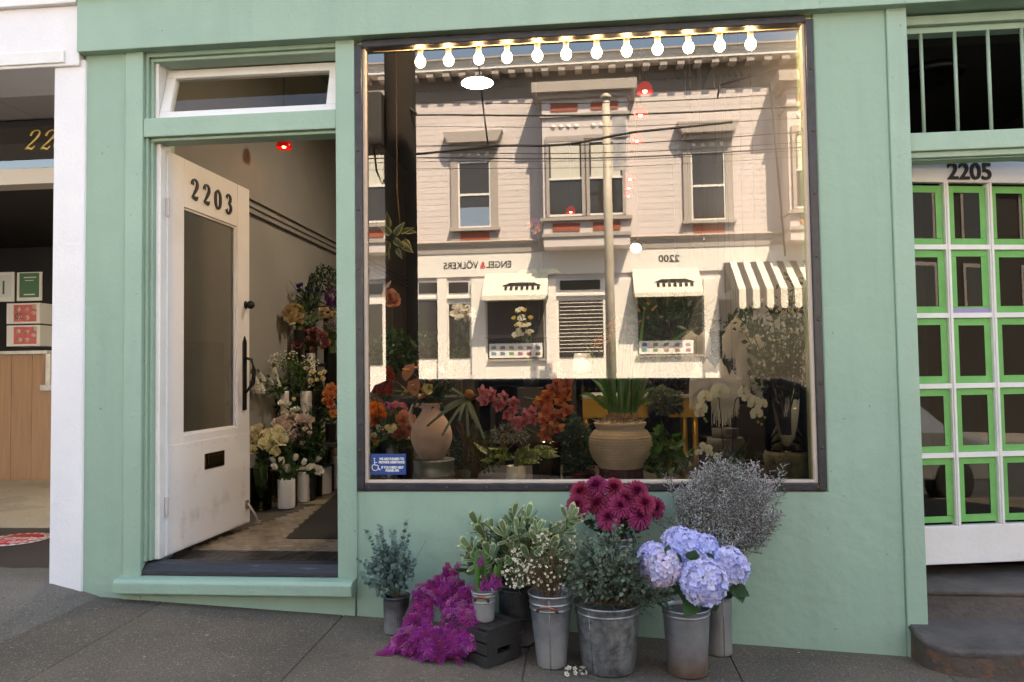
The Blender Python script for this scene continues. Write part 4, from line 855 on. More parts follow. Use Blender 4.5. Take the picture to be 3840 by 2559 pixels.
def f_spike(m, L=.11, n=46, s=.012, tip=None, w=.014):
    mb = MB()
    for k in range(n):
        t = k / n; r = w * (1 - .75 * t); q = s * (1.1 - .75 * t); a = k * 2.4
        Mx = Matrix.Rotation(a, 4, 'Z') @ Matrix.Translation((r * .6, 0, L * t)) @ Matrix.Rotation(rad(70 - 45 * t), 4, 'Y')
        mi = 1 if (tip and t > .72) else 0
        for e in range(3): geo(mb, leafgeo(q, q * 1.1, 2, .3, .2, WIDE), Mx @ Matrix.Rotation(e * 2.1, 4, 'Z') @ Matrix.Rotation(rad(38), 4, 'Y'), mi)
    return mb.mesh('bloom', [m, tip] if tip else m)
def f_plume(m, L=.09, n=90, s=.006):
    mb = MB()
    for k in range(n):
        t = random.random(); r = .022 * (1 - t) + .002; a = U(0, 6.28)
        geo(mb, leafgeo(s * U(.7, 1.6), s * .6, 1, .2, .1), Matrix.Translation((r * U(.2, 1) * math.cos(a), r * U(.2, 1) * math.sin(a), L * t)) @ Matrix.Rotation(a, 4, 'Z') @ Matrix.Rotation(U(.2, 1.3), 4, 'Y'))
    return mb.mesh('bloom', m)
def f_phal(m, ml):
    mb = MB(); sep = leafgeo(.042, .030, 3, .1, -.06, ROUND); pet = leafgeo(.042, .060, 4, .06, -.05, ROUND)
    for a in (90, 210, 330): geo(mb, sep, Matrix.Rotation(rad(a), 4, 'Z') @ Matrix.Rotation(rad(84), 4, 'Y'))
    for a in (18, 162): geo(mb, pet, Matrix.Rotation(rad(a), 4, 'Z') @ Matrix.Translation((0, 0, .003)) @ Matrix.Rotation(rad(80), 4, 'Y'))
    geo(mb, leafgeo(.02, .016, 2, .6, .5), Matrix.Rotation(rad(270), 4, 'Z') @ Matrix.Translation((0, 0, .006)) @ Matrix.Rotation(rad(50), 4, 'Y'), 1)
    mb.lathe([(0, .012), (.004, .009), (.005, .003)], 8, (0, 0, .002), 1)
    return mb.mesh('bloom', [m, ml])
def f_cymb(m, ml):
    mb = MB(); g = leafgeo(.045, .026, 4, .35, .22, lambda t: math.sin(math.pi * (.1 + .85 * t)) ** .8)
    for k, a in enumerate((90, 165, 15, 225, 315)): geo(mb, g, Matrix.Rotation(rad(a + U(-8, 8)), 4, 'Z') @ Matrix.Rotation(rad(58 + U(-10, 10)), 4, 'Y'))
    geo(mb, leafgeo(.028, .02, 3, .7, -.3, WIDE), Matrix.Rotation(rad(270), 4, 'Z') @ Matrix.Translation((.003, 0, .004)) @ Matrix.Rotation(rad(38), 4, 'Y'), 1)
    mb.tube([(0, 0, .004), (0, .004, .022)], [.004, .003], 6, 1)
    return mb.mesh('bloom', [m, ml])
def f_ball(m, r=.011):
    mb = MB()
    for k in range(60):
        z = 1 - 2 * (k + .5) / 60; a = k * 2.4; q = math.sqrt(1 - z * z); d = Vector((q * math.cos(a), q * math.sin(a), z)); geo(mb, leafgeo(r * .5, r * .35, 1, .3, 0), aim(d * r * .7, d, 0))
    return mb.mesh('bloom', m)
def sprig(L, n, leaf, m, stemm, pair=True, bend=.15, r=.0016, side=0, taper=.6, tilt=65, start=.2, jt=.25, name='sprig', nbr=0):
    """stem along +z with leaves; kept as one light mesh and reused"""
    mb = MB(); b = U(-bend, bend) * L; c = U(-bend, bend) * L
    P = lambda t: Vector((b * t * t, c * t * t, L * t))
    mb.tube([P(t) for t in np.linspace(0, 1, 5)], [r, r, r * .8, r * .6, r * .4], 4, 1, cap=False)
    stems = [(P, start, 1.0, n, 1.0)]
    for q in range(nbr):
        t0 = U(.25, .8); p0 = P(t0); d = Vector((U(-1, 1), U(-1, 1), U(.3, 1.2))).normalized(); l2 = L * U(.2, .42) * (1.15 - t0 * .5)
        f = (lambda p0, d, l2: (lambda t: p0 + d * l2 * t + Vector((0, 0, .15 * l2 * t * t))))(p0, d, l2); mb.tube([f(t) for t in (0, .5, 1)], [r * .6, r * .5, r * .3], 3, 1, cap=False); stems.append((f, .15, 1.0, max(4, int(n * .4)), .8))
    for f, s0, s1, nn, sc in stems:
        for k in range(nn):
            t = s0 + (s1 - s0) * (k + 1) / nn; p = f(min(1, t)); ax = (f(min(1, t + .02)) - f(t - .02)).normalized(); q0 = ax.to_track_quat('Z', 'Y').to_matrix().to_4x4()
            for e in ((0, math.pi) if pair else (0,)):
                a = k * (1.57 if pair else 2.4) + e + U(-jt, jt); s = sc * (1 - (1 - taper) * t) * U(.8, 1.2)
                geo(mb, leaf, Matrix.Translation(p) @ q0 @ Matrix.Rotation(a, 4, 'Z') @ Matrix.Rotation(rad(tilt * (1 - .4 * t)) + U(-jt, jt), 4, 'Y') @ Matrix.Scale(s, 4))
    return mb.mesh(name, [m, stemm])
def put_sprigs(t, meshes, tips, base, y=None, name='sprig', L=1.0, curve=0, k='stuff'):
    B = Vector(base)
    for p in tips:
        b0 = Vector((U(-.5, .5) * curve, U(-.5, .5) * curve, 0)); v = Vector(p) - B - b0; o = mobj(name, random.choice(meshes), t, aim(b0, v, U(0, 6.28), v.length / L)); o['kind'] = k
# ---------------------------------------------------------------- metal buckets on the pavement
def galv(name, a=(.33, .34, .36), b=(.22, .225, .24), rust=None, dark=1.0, sc=14, rough=.42, rz0=.10, rz1=.02, metal=.75):
    m = mat(name, tuple(q * dark for q in a), rough, metal=metal, c2=tuple(q * dark for q in b), scale=sc, bump=.25, bscale=30, detail=7)
    if rust:
        n = m.node_tree.nodes; l = m.node_tree.links; bs = n['Principled BSDF']; src = bs.inputs['Base Color'].links[0].from_socket
        tc = n.new('ShaderNodeTexCoord'); sx = n.new('ShaderNodeSeparateXYZ'); l.new(tc.outputs['Object'], sx.inputs[0]); nz = n.new('ShaderNodeTexNoise'); nz.inputs['Scale'].default_value = 22; l.new(tc.outputs['Object'], nz.inputs['Vector'])
        ad = n.new('ShaderNodeMath'); ad.operation = 'MULTIPLY_ADD'; ad.inputs[1].default_value = -.10; l.new(nz.outputs[0], ad.inputs[0]); l.new(sx.outputs[2], ad.inputs[2])
        mr = n.new('ShaderNodeMapRange'); mr.inputs[1].default_value = rz0 - .05; mr.inputs[2].default_value = rz1 - .05; mr.inputs[4].default_value = .92; l.new(ad.outputs[0], mr.inputs[0])
        mx = n.new('ShaderNodeMix'); mx.data_type = 'RGBA'; l.new(mr.outputs[0], mx.inputs[0]); l.new(src, mx.inputs[6]); mx.inputs[7].default_value = (*rust, 1); l.new(mx.outputs[2], bs.inputs['Base Color'])
        rr_ = n.new('ShaderNodeMapRange'); rr_.inputs[3].default_value = metal; rr_.inputs[4].default_value = .1; l.new(mr.outputs[0], rr_.inputs[0]); l.new(rr_.outputs[0], bs.inputs['Metallic'])
    return m
def gnd(px, py):
    d = ray(px, py); n = np.array([.055, -.015, 1.0]); return CAMP + d * ((.098 - n @ CAMP) / (n @ d))
def bucket(name, label, bottom, r0, top_px, r1, m, ribs=(), corr=0, handle=None, seam=True, z0=None, loc=None):
    """tapered can standing where its front foot touches the pavement"""
    g = gnd(*bottom) if loc is None else np.array(loc); c = Vector((g[0], g[1] + (r0 if loc is None else 0), g[2])); 
    if loc is None: c.z = ground(c.x, c.y) + .002
    h = at(top_px[0], top_px[1], c.y)[2] - c.z
    t = thing(name, label, 'bucket', tuple(c)); n = 64 if not corr else 96
    R = lambda z: r0 + (r1 - r0) * z / h
    prof = [(0, .004), (r0 - .006, .004), (r0 - .002, 0), (r0, .004)] + [(R(h * k / 8) , h * k / 8) for k in range(1, 8)] + [(r1, h - .012), (r1 + .004, h - .008), (r1 + .005, h - .002), (r1 + .001, h), (r1 - .003, h - .003), (r1 - .004, h - .02), (R(h * .55) - .003, h * .55), (0, h * .55)]
    wob = (lambda a, z: 1 + (.018 * math.sin(a * 32) if .01 < z < h - .012 else 0)) if corr else None
    part('body', MB().lathe(prof, n if corr else 48, wob=wob), m, t, 0)
    for f in ribs:
        z = h * f; q = R(z); part('rib', MB().lathe([(q, z - .006), (q + .0035, z - .003), (q + .0035, z + .003), (q, z + .006)], 48), m, t, 0)
    if seam:
        a0 = rad(seam if not isinstance(seam, bool) else 255); part('seam', MB().tube([((R(h * k) + .0008) * math.cos(a0), (R(h * k) + .0008) * math.sin(a0), h * k) for k in (.02, .5, .97)], .0016, 5), m, t, 0)
    if handle:
        hz, ang, wd_, hm = handle; q = R(h * hz) + .001; pts = []
        for k in range(9):
            u = -1 + 2 * k / 8; a = rad(ang) + u * wd_ / q; out = q + .004 + .012 * (1 - u ** 4); pts.append((out * math.cos(a), out * math.sin(a), h * hz + .022 * (1 - u * u) ** .7))
        ho = part('handle', MB().tube(pts, .0042, 8), hm, t, 0)
        for k in (0, 8): part('handle_stud', MB().lathe([(0, .004), (.006, .003), (.007, 0)], 8), hm, ho, 0).matrix_basis = aim(pts[k], Vector(pts[k]) * Vector((1, 1, 0)) if False else Vector((pts[k][0], pts[k][1], 0)), 0)
    t['h'] = h; mouth = Vector((c.x, c.y, c.z + h)); del t['h']
    return t, mouth, c, h
copper = mat('copper_handle', (.45, .16, .07), .35, metal=.9, c2=(.25, .09, .05), scale=30)
GA = galv('galvanized_steel', (.40, .41, .43), (.24, .25, .27), rough=.34, rust=(.30, .29, .27), rz0=.22, rz1=.02)
GB = galv('galvanized_weathered', (.36, .36, .36), (.13, .135, .145), sc=26)
GC = galv('galvanized_rusty_foot', (.34, .35, .37), (.25, .26, .28), rust=(.13, .072, .04), rz0=.19, rz1=.02, sc=10)
GD = galv('zinc_dark', (.075, .075, .08), (.04, .04, .043), sc=12, rough=.55, rust=(.2, .19, .18), rz0=.12, rz1=.0)
GE = galv('zinc_corrugated', (.11, .11, .12), (.05, .05, .055), sc=9, rust=(.26, .25, .25), rz0=.14, rz1=.0)
GF = galv('zinc_plain', (.30, .30, .31), (.23, .23, .24), sc=5, rust=(.25, .24, .22), rz0=.14, rz1=.02)
b1 = bucket('zinc_vase', 'dark corrugated zinc can holding the blue green eucalyptus, nearest the door', (1476, 2386), .058, (1478, 2230), .060, GE, corr=1, seam=False)
b3 = bucket('zinc_can', 'large dark zinc can behind the crate holding variegated shrub branches', (1935, 2432), .082, (1928, 2182), .086, GD, ribs=(.9, .45))
b4 = bucket('french_bucket', 'tapered galvanized bucket with copper handle holding white waxflower', (2067, 2516), .062, (2064, 2217), .094, GA, ribs=(.87, .79), handle=(.80, 262, .042, copper), seam=268)
b5 = bucket('wide_bucket', 'widest weathered galvanized bucket, holding small leaved eucalyptus', (2285, 2546), .112, (2283, 2252), .140, GB, ribs=(.87,), seam=235)
b6 = bucket('mum_can', 'grey zinc can against the wall holding burgundy chrysanthemums', (2335, 2440), .058, (2332, 2012), .064, GF, ribs=(.93, .86))
b7 = bucket('rusty_can', 'tall galvanized can with a rusty brown foot holding blue hydrangeas', (2588, 2553), .083, (2594, 2272), .098, GC, ribs=(.90,), seam=False)
b8 = bucket('plain_can', 'slim plain zinc can against the wall holding grey sea lavender', (2704, 2468), .060, (2702, 2222), .064, GF, seam=285)
# crate
cr0 = gnd(1830, 2512); ca = math.atan2(.142, .12)
cw = mat('dark_crate_wood', (.024, .019, .016), .75, c2=(.011, .009, .008), scale=5, stretch=(3, 3, 9), bump=.5, bscale=50, rnd=.15)
CT = thing('wooden_crate', 'small dark slatted wooden crate with hand hole, upturned under the hyacinth pail', 'crate', (cr0[0], cr0[1], ground(cr0[0], cr0[1]) + .006), rz=ca)
cwid, clen, chei = .186, .27, .148     # local +x: end face with hand hole (towards the right), local +y: long side going back to the left
def endboard(x_): pass
# end panel with hand hole (in x,z), built from pieces round the hole
def crate_end(y):
    mb = MB()
    for bx in ((0, cwid, 0, .042), (0, .055, .042, .066), (.131, cwid, .042, .066), (0, cwid, .066, chei)): mb.box(bx[0], bx[1], y, y + .012, bx[2], bx[3])
    return mb
part('end_board', crate_end(0), cw, CT, .0); part('end_board', crate_end(clen - .012), cw, CT, 0)
for x_ in (-.009, cwid):
    for k in range(3): part('side_slat', MB().box(x_, x_ + .009, -.004, clen + .004, .002 + k * .05, .044 + k * .05), cw, CT, .002)
for k in range(4): part('top_slat', MB().box(.002 + k * .047, .043 + k * .047, -.004, clen + .004, chei, chei + .009), cw, CT, .002)
ctop = CT.matrix_basis if False else None
pl = Vector((cr0[0], cr0[1], CT.location.z)) + Matrix.Rotation(ca, 3, 'Z') @ Vector((.075, .10, chei + .010))
b2 = bucket('small_pail', 'small galvanized pail with copper handle and pink hyacinths, on the crate', (0, 0), .041, (1832, 2213), .053, GA, ribs=(.86, .66), handle=(.74, 262, .03, copper), seam=False, loc=tuple(pl))
# ---------------------------------------------------------------- pavement bunches
def stemfill(bk, r, n, m, up=.05):
    st = MB()
    for _ in range(n):
        a = U(0, 6.28); q = r * math.sqrt(random.random()); st.tube([(q * .5 * math.cos(a), q * .5 * math.sin(a), -.14), (q * .9 * math.cos(a), q * .9 * math.sin(a), 0), (q * 1.15 * math.cos(a), q * 1.15 * math.sin(a), up * U(.7, 2))], [.0022, .002, .0015], 4, cap=False)
    return st
# baby blue eucalyptus
PM['euc'] = green('eucalyptus_blue', (.17, .26, .235), .6, rnd=.22, c2=(.115, .19, .17), scale=40); PM['eucs'] = mat('eucalyptus_stem', (.16, .16, .11), .7)
el = leafgeo(.026, .025, 3, .12, .05, ROUND)
em = [sprig(.26, 17, el, PM['euc'], PM['eucs'], tilt=70) for _ in range(4)]
t = thing('eucalyptus_bunch', 'bunch of blue green eucalyptus with round leaves, nearest the door', 'foliage', tuple(b1[1]))
tips = [at(px, py, b1[2].y + U(-.09, .04)) for px, py in [(1375, 2035), (1440, 2012), (1462, 2040), (1485, 2030), (1520, 2008), (1530, 2050), (1362, 2122), (1385, 2148), (1400, 2060), (1415, 2090), (1440, 2075), (1470, 2080), (1500, 2075), (1535, 2095), (1545, 2120), (1410, 2130), (1450, 2120), (1490, 2115), (1515, 2135), (1430, 2150), (1475, 2150), (1550, 2150), (1400, 2170), (1480, 2185), (1520, 2180), (1440, 2190)] + cluster(1470, 2125, 80, 75, 26, 10)]
put_sprigs(t, em, tips, b1[1] - Vector((0, 0, .05)), L=.26, curve=.05)
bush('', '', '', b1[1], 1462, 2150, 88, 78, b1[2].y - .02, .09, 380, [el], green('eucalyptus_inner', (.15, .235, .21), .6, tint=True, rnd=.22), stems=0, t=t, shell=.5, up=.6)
thin = sprig(.26, 15, leafgeo(.007, .005, 2, .1, 0), PM['euc'], PM['eucs'], tilt=50, bend=.05); put_sprigs(t, [thin], [at(1597, 2052, b1[2].y - .02)], b1[1] - Vector((0, 0, .03)), L=.26)
# heather wreath
hm1 = petal_mat('heather_magenta', (.44, .045, .30), rnd=.35, hrnd=.035); hm2 = petal_mat('heather_pink', (.62, .17, .46), rnd=.3, hrnd=.03); PM['hst'] = mat('heather_stem', (.14, .09, .04), .8)
def heather(m):
    mb = MB(); L = .062; c = U(-.008, .008)
    mb.tube([(0, 0, 0), (c, 0, L / 2), (c * 2, 0, L)], [.0014, .001, .0006], 4, 1, cap=False)
    for k in range(120):
        t = .08 + .92 * k / 120; a = k * 2.4; r = .019 * (1.05 - .6 * t) * U(.45, 1.1); p = Vector((c * 2 * t + r * math.cos(a), r * math.sin(a), L * t + .003)); s = .0105 * (1.1 - .45 * t)
        d = Vector((math.cos(a), math.sin(a), .5))
        geo(mb, octa(s * .30), aim(p, d, U(0, 1)))
    for k in range(8): a = U(0, 6.28); geo(mb, leafgeo(.008, .002, 1), aim((0, 0, L * U(.05, .5)), (math.cos(a), math.sin(a), .6)), 1)
    return mb.mesh('sprig', [m, PM['hst']])
hmesh = [heather(hm1), heather(hm1), heather(hm2), heather(hm1)]
gw_ = gnd(1640, 2478); WR = thing('heather_wreath', 'purple pink heather wreath leaning on the crate in front of the wall', 'wreath', tuple(gw_))
outl = [(1690, 2148), (1735, 2180), (1772, 2225), (1795, 2275), (1820, 2335), (1818, 2385), (1770, 2420), (1740, 2455), (1690, 2472), (1640, 2472), (1580, 2468), (1530, 2460), (1470, 2448), (1445, 2440), (1500, 2390), (1520, 2330), (1545, 2270), (1570, 2215), (1620, 2185), (1655, 2160)]
def inpoly(x, y, P):
    c = False; j = len(P) - 1
    for i in range(len(P)):
        if (P[i][1] > y) != (P[j][1] > y) and x < (P[j][0] - P[i][0]) * (y - P[i][1]) / (P[j][1] - P[i][1]) + P[i][0]: c = not c
        j = i
    return c
def wy(py): return -.46 + .30 * (2478 - py) / 330.0        # the wreath leans back as it rises
nh = 0; HCX, HCY = 1640, 2312
while nh < 300:
    x = U(1440, 1825); y_ = U(2148, 2475)
    if not inpoly(x, y_, outl) or ((x - HCX) / 26) ** 2 + ((y_ - HCY) / 46) ** 2 < 1.7: continue
    dx, dy = x - HCX, y_ - HCY; rr_ = math.hypot(dx, dy); ux, uz = dx / rr_, -dy / rr_
    e = min(1, max(0, (rr_ - 40) / 140)); bul = .05 * math.sin(math.pi * min(1, max(.05, e)))
    p = Vector(at(x, y_, wy(y_) - bul + U(-.015, .015) - (max(0, x - 1720) / 100 * .09 if y_ > 2280 else 0)))
    d = Vector((ux * .7 + U(-.4, .4) + .25 * (-uz if x < HCX else uz), -.65 + U(-.3, .3), uz * .6 + U(-.3, .3) + .15))
    if y_ > 2440: d.z = abs(d.z) * .1 - .05
    p -= d.normalized() * .04
    if p.z < ground(p.x, p.y) + .02: p.z = ground(p.x, p.y) + .02
    o = mobj('sprig', random.choice(hmesh), WR, aim(p - Vector(gw_), d, U(0, 6.28), U(.75, 1.2))); o['kind'] = 'stuff'; nh += 1
for (x, y_, tx, ty) in ((1690, 2160, 1690, 2112), (1700, 2165, 1712, 2115), (1680, 2165, 1672, 2135), (1460, 2448, 1412, 2454), (1480, 2440, 1440, 2450), (1600, 2200, 1558, 2195), (1750, 2210, 1782, 2198), (1720, 2470, 1722, 2492), (1560, 2465, 1540, 2488)):
    a = Vector(at(x, y_, wy(y_) - .02)); b = Vector(at(tx, ty, wy(y_) - .04)); o = mobj('sprig', random.choice(hmesh), WR, aim(a - Vector(gw_), b - a, 0, max(.8, (b - a).length / .062))); o['kind'] = 'stuff'
for k in range(70):                                   # short sprigs round the hole, pointing at the viewer
    a = U(0, 6.28); x = HCX + 44 * math.cos(a) * U(1.05, 1.5); y_ = HCY + 66 * math.sin(a) * U(1.05, 1.4); p = Vector(at(x, y_, wy(y_) - .01)); d = Vector((math.cos(a) * -.15 + U(-.4, .4), -.8, -math.sin(a) * -.2 + U(-.4, .4))); o = mobj('sprig', random.choice(hmesh), WR, aim(p - Vector(gw_), d, U(0, 6), U(.6, .9))); o['kind'] = 'stuff'
fx = []
while len(fx) < 3600:                                 # loose florets between the sprigs
    x = U(1440, 1825); y_ = U(2148, 2475)
    if not inpoly(x, y_, outl) or ((x - HCX) / 26) ** 2 + ((y_ - HCY) / 46) ** 2 < 1.5: continue
    e = min(1, max(0, (math.hypot(x - HCX, y_ - HCY) - 40) / 140)); p = Vector(at(x, y_, wy(y_) - .05 * math.sin(math.pi * min(1, max(.05, e))) - U(-.03, .012) - (max(0, x - 1720) / 100 * .09 if y_ > 2280 else 0))); fx.append(aim(p - Vector(gw_), rdir(.2, .5), 0, U(.7, 1.3)))
merged('floret_mass', [octa(.0034)], fx, petal_mat('heather_floret', (.40, .05, .27), rnd=.5, hrnd=.04, tint=True), WR)
core = MB(); ringp = [at(HCX + 75 * math.cos(a) * (1 + .2 * (math.sin(a) > 0)), HCY + 95 * math.sin(a), wy(HCY + 95 * math.sin(a)) + .02) - gw_ for a in np.linspace(0, 6.283, 22)]
core.tube(ringp, .05, 8, cap=False); part('twig_ring', core, mat('wreath_core', (.12, .03, .08), .9, c2=(.06, .03, .03), scale=60, bump=1, bscale=120), WR, 0)
# variegated pittosporum
PM['pit'] = green('pittosporum_leaf', (.12, .195, .085), .4, rnd=.3, c2=(.16, .23, .13), scale=50); PM['pite'] = green('pittosporum_edge', (.50, .55, .31), .45, rnd=.15)
def vleaf(l, w, n=6, curl=.15, fold=.2, edge=.78, prof=SPAT):
    mb = MB(); V = []
    for i in range(n + 1):
        t = i / n; h = max(.03, prof(t)) * w / 2; x = -curl * l * t * t
        V += [(x - fold * h * abs(q), h * q, l * t) for q in (-1, -edge, 0, edge, 1)]
    for i in range(n):
        for j in range(4): mb_f = (5 * i + j, 5 * i + j + 1, 5 * i + j + 6, 5 * i + j + 5); mb.f.append(list(mb_f)); mb.m.append(1 if j in (0, 3) or i == n - 1 else 0); mb.sm.append(True)
    mb.v = V; return mb
pml = [vleaf(.082, .034, curl=U(0, .3)).mesh('leaf', [PM['pit'], PM['pite']]) for _ in range(4)]
t = thing('pittosporum_bunch', 'leafy green branches with cream edged leaves in the large dark can', 'foliage', tuple(b3[1])); B = b3[1]; st = MB()
for (px, py) in cluster(1955, 2080, 200, 115, 29, 40) + [(1925, 1945), (1975, 1955), (1790, 1975), (2140, 1945), (2120, 1990)]:
    p = Vector(at(px, py, b3[2].y + U(-.12, .06))); v = (p - B); d = (v.normalized() + Vector((0, -.25, .35))).normalized()
    pa = arc((U(-.02, .02), U(-.02, .02), -.02), v); st.tube(pa, [.0035, .003, .003, .0025, .002], 5, cap=False)
    for k in range(9):
        a = k * 2.4 + U(-.3, .3); ti = rad(25 + 8 * k); q = d.to_track_quat('Z', 'Y').to_matrix().to_4x4()
        mobj('leaf', random.choice(pml), t, Matrix.Translation(v - d * .004 * k) @ q @ Matrix.Rotation(a, 4, 'Z') @ Matrix.Rotation(ti, 4, 'Y') @ Matrix.Scale(U(.7, 1.15), 4))
o = st.obj('twig_bundle', PM['stemb'], t); o['kind'] = 'stuff'
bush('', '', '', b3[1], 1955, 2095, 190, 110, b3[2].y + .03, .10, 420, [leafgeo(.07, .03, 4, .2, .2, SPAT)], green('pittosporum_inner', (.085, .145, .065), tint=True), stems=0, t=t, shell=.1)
# waxflower
wfm = petal_mat('waxflower_white', (.74, .70, .58), rnd=.1, tint=False); wfc = mat('waxflower_centre', (.42, .30, .10), .7); PM['need'] = green('needle_green', (.09, .125, .04), tint=False)
wf = [f_small(wfm, wfc, .0085), f_small(wfm, wfc, .0065)]
ns = [sprig(.3, 34, leafgeo(.022, .0026, 1, 0, .1), PM['need'], PM['stemb'], tilt=38, nbr=8, r=.0016, taper=.9) for _ in range(3)]
t = thing('waxflower_bunch', 'bunch of tiny cream white waxflowers with needle leaves', 'flowers', tuple(b4[1]))
tp_ = [(1890, 2150), (1910, 2190), (1905, 2120), (1930, 2090), (1950, 2140), (1960, 2170), (1985, 2110), (2010, 2060), (2045, 2020), (2050, 2090), (2080, 2140), (2100, 2060), (2110, 2110), (2130, 2160), (2150, 2020), (2070, 2180), (2020, 2150), (1940, 2200), (2125, 2195), (2030, 2110), (2140, 2090), (2165, 2060)]
put_sprigs(t, ns, [at(px, py, b4[2].y + U(-.1, .06)) for px, py in tp_], b4[1] - Vector((0, 0, .03)), L=.3, curve=.07)
for (px, py) in cluster(1940, 2150, 62, 55, 48, 9) + cluster(2060, 2140, 85, 75, 34, 12) + cluster(2030, 2030, 30, 30, 10, 8) + cluster(2150, 2030, 25, 25, 5, 8) + cluster(1935, 2080, 20, 30, 14, 7):
    p = Vector(at(px, py, b4[2].y - U(.02, .13))); mobj('bloom', random.choice(wf), t, aim(p - b4[1], rdir(.5, .9), U(0, 6), U(.8, 1.2)))
bush('', '', '', b4[1], 2035, 2115, 118, 88, b4[2].y, .09, 1500, [leafgeo(.022, .0028, 1, 0, .1)], green('wax_needle', (.17, .18, .055), tint=True, rnd=.35, hrnd=.03), stems=16, t=t, shell=.1, up=.8)
bush('', '', '', b4[1], 1945, 2150, 65, 60, b4[2].y - .06, .05, 420, [leafgeo(.022, .0028, 1, 0, .1)], bpy.data.materials['wax_needle'], stems=8, t=t, shell=.1, up=.8)
o = stemfill(b4, .075, 22, PM['stemb'], .04).obj('stem_bundle', PM['stemb'], t); o['kind'] = 'stuff'
# gunnii eucalyptus
PM['gun'] = green('eucalyptus_grey', (.15, .20, .145), .55, rnd=.32, hrnd=.03, c2=(.10, .155, .12), scale=50)
gm_ = [sprig(.26, 15, leafgeo(.019, .0165, 3, .15, .05, ROUND), PM['gun'], PM['stemb'], tilt=62, nbr=4, taper=.8) for _ in range(4)]
t = thing('small_leaf_eucalyptus_bunch', 'bushy grey green eucalyptus with tiny round leaves in the widest bucket', 'foliage', tuple(b5[1]))
tp_ = cluster(2262, 2135, 135, 105, 74, 12) + [(2420, 2230), (2450, 2200), (2480, 2215), (2500, 2240), (2530, 2230), (2545, 2270), (2520, 2290), (2440, 2260), (2405, 2190), (2150, 2080), (2135, 2110), (2460, 2250), (2400, 2300), (2500, 2205)]
put_sprigs(t, gm_, [at(px, py, b5[2].y + U(-.14, .06)) for px, py in tp_], b5[1] - Vector((0, 0, .04)), L=.26, curve=.17)
put_sprigs(t, gm_, [at(px, py, b5[2].y - .10) for px, py in ((2410, 2310), (2398, 2290), (2340, 2240), (2300, 2245), (2250, 2235), (2200, 2225))], Vector(at(2310, 2215, b5[2].y - .08)), L=.26, curve=.1)
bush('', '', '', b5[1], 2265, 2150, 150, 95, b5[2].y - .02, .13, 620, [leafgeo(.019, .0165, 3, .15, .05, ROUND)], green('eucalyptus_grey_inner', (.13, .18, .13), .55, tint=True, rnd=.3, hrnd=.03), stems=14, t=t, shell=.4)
tr0 = Vector(at(2320, 2262, b5[2].y - .13))
put_sprigs(t, gm_, [Vector(at(px, py, b7[2].y - .13)) for px, py in ((2470, 2218), (2500, 2228), (2535, 2240), (2520, 2215), (2545, 2282), (2450, 2262), (2425, 2300), (2480, 2255))], tr0, L=.26, curve=.04)
# chrysanthemums
mm_ = petal_mat('mum_burgundy', (.19, .006, .055), c2=(.26, .012, .085), rnd=.15, back=(.38, .05, .13)); mums = [f_mum(mm_) for _ in range(3)]
t = bouquet('chrysanthemum_bunch', 'bunch of burgundy chrysanthemums against the wall below the window', 'flowers', b6[1] - Vector((0, 0, .01)), [(2050 + a * .548, 1700 + b * .548) for a, b in ((235, 265), (340, 222), (460, 238), (615, 262), (275, 305), (350, 345), (540, 312), (668, 345), (212, 355), (430, 392), (556, 402), (650, 388), (738, 372), (420, 440), (635, 430), (330, 290), (500, 360))], b6[2].y - .03, mums, 1.14, dep=.05, face=.55, nleaf=0, stemr=.003, hv=.08)
cl_ = leafgeo(.05, .032, 4, .2, .2, lambda q: math.sin(math.pi * q ** .8) * (1 + .35 * math.sin(q * 17)))
bush('', '', '', b6[1], 2330, 1968, 100, 48, b6[2].y, .07, 110, [cl_], green('mum_leaf', (.03, .06, .03), tint=True), stems=0, t=t, sz=.8)
# hydrangeas
def hyd_mat():
    m = petal_mat('hydrangea_petal', (.42, .47, .80), tint=False); n = m.node_tree.nodes; l = m.node_tree.links
    a = n.new('ShaderNodeAttribute'); a.attribute_name = 'tint'; oi = n.new('ShaderNodeObjectInfo'); ad = n.new('ShaderNodeMath'); ad.operation = 'MULTIPLY_ADD'; ad.inputs[1].default_value = .45
    om = n.new('ShaderNodeMath'); om.operation = 'MULTIPLY'; om.inputs[1].default_value = .66; l.new(oi.outputs['Random'], om.inputs[0]); l.new(a.outputs['Fac'], ad.inputs[0]); l.new(om.outputs[0], ad.inputs[2])
    cr_ = n.new('ShaderNodeValToRGB'); e = cr_.color_ramp.elements; e[0].position = 0; e[0].color = (.52, .58, .90, 1); e[1].position = 1; e[1].color = (.86, .64, .76, 1)
    for pos, c in ((.3, (.54, .57, .88, 1)), (.5, (.62, .60, .86, 1)), (.68, (.72, .72, .86, 1)), (.82, (.80, .68, .83, 1))): q = e.new(pos); q.color = c
    l.new(ad.outputs[0], cr_.inputs[0])
    bs = n['Principled BSDF']; l.new(cr_.outputs[0], bs.inputs['Base Color'])
    for nn in n:
        if nn.type == 'BSDF_TRANSLUCENT': l.new(cr_.outputs[0], nn.inputs[0])
    return m
HYM = hyd_mat()
def hyd_head(R):
    fg = MB(); ring(fg, leafgeo(.0165, .0195, 2, .25, .15, WIDE), 4, rad(66), .001, 0, 0, 0, .05); g = geo_of(fg); xf = []
    N = int(150 * (R / .07) ** 2)
    for k in range(N):
        z = 1 - 1.65 * (k + .5) / N; a = k * 2.39996; q = math.sqrt(max(0, 1 - z * z)); d = Vector((q * math.cos(a), q * math.sin(a), z * .85)); 
        xf.append(aim(d * R * U(.88, 1.05), d + Vector((U(-.35, .35), U(-.35, .35), U(-.35, .35))), U(0, 6.28), U(.85, 1.25)))
    ob = merged('head', [g], xf, HYM, None); me = ob.data; bpy.data.objects.remove(ob); return me
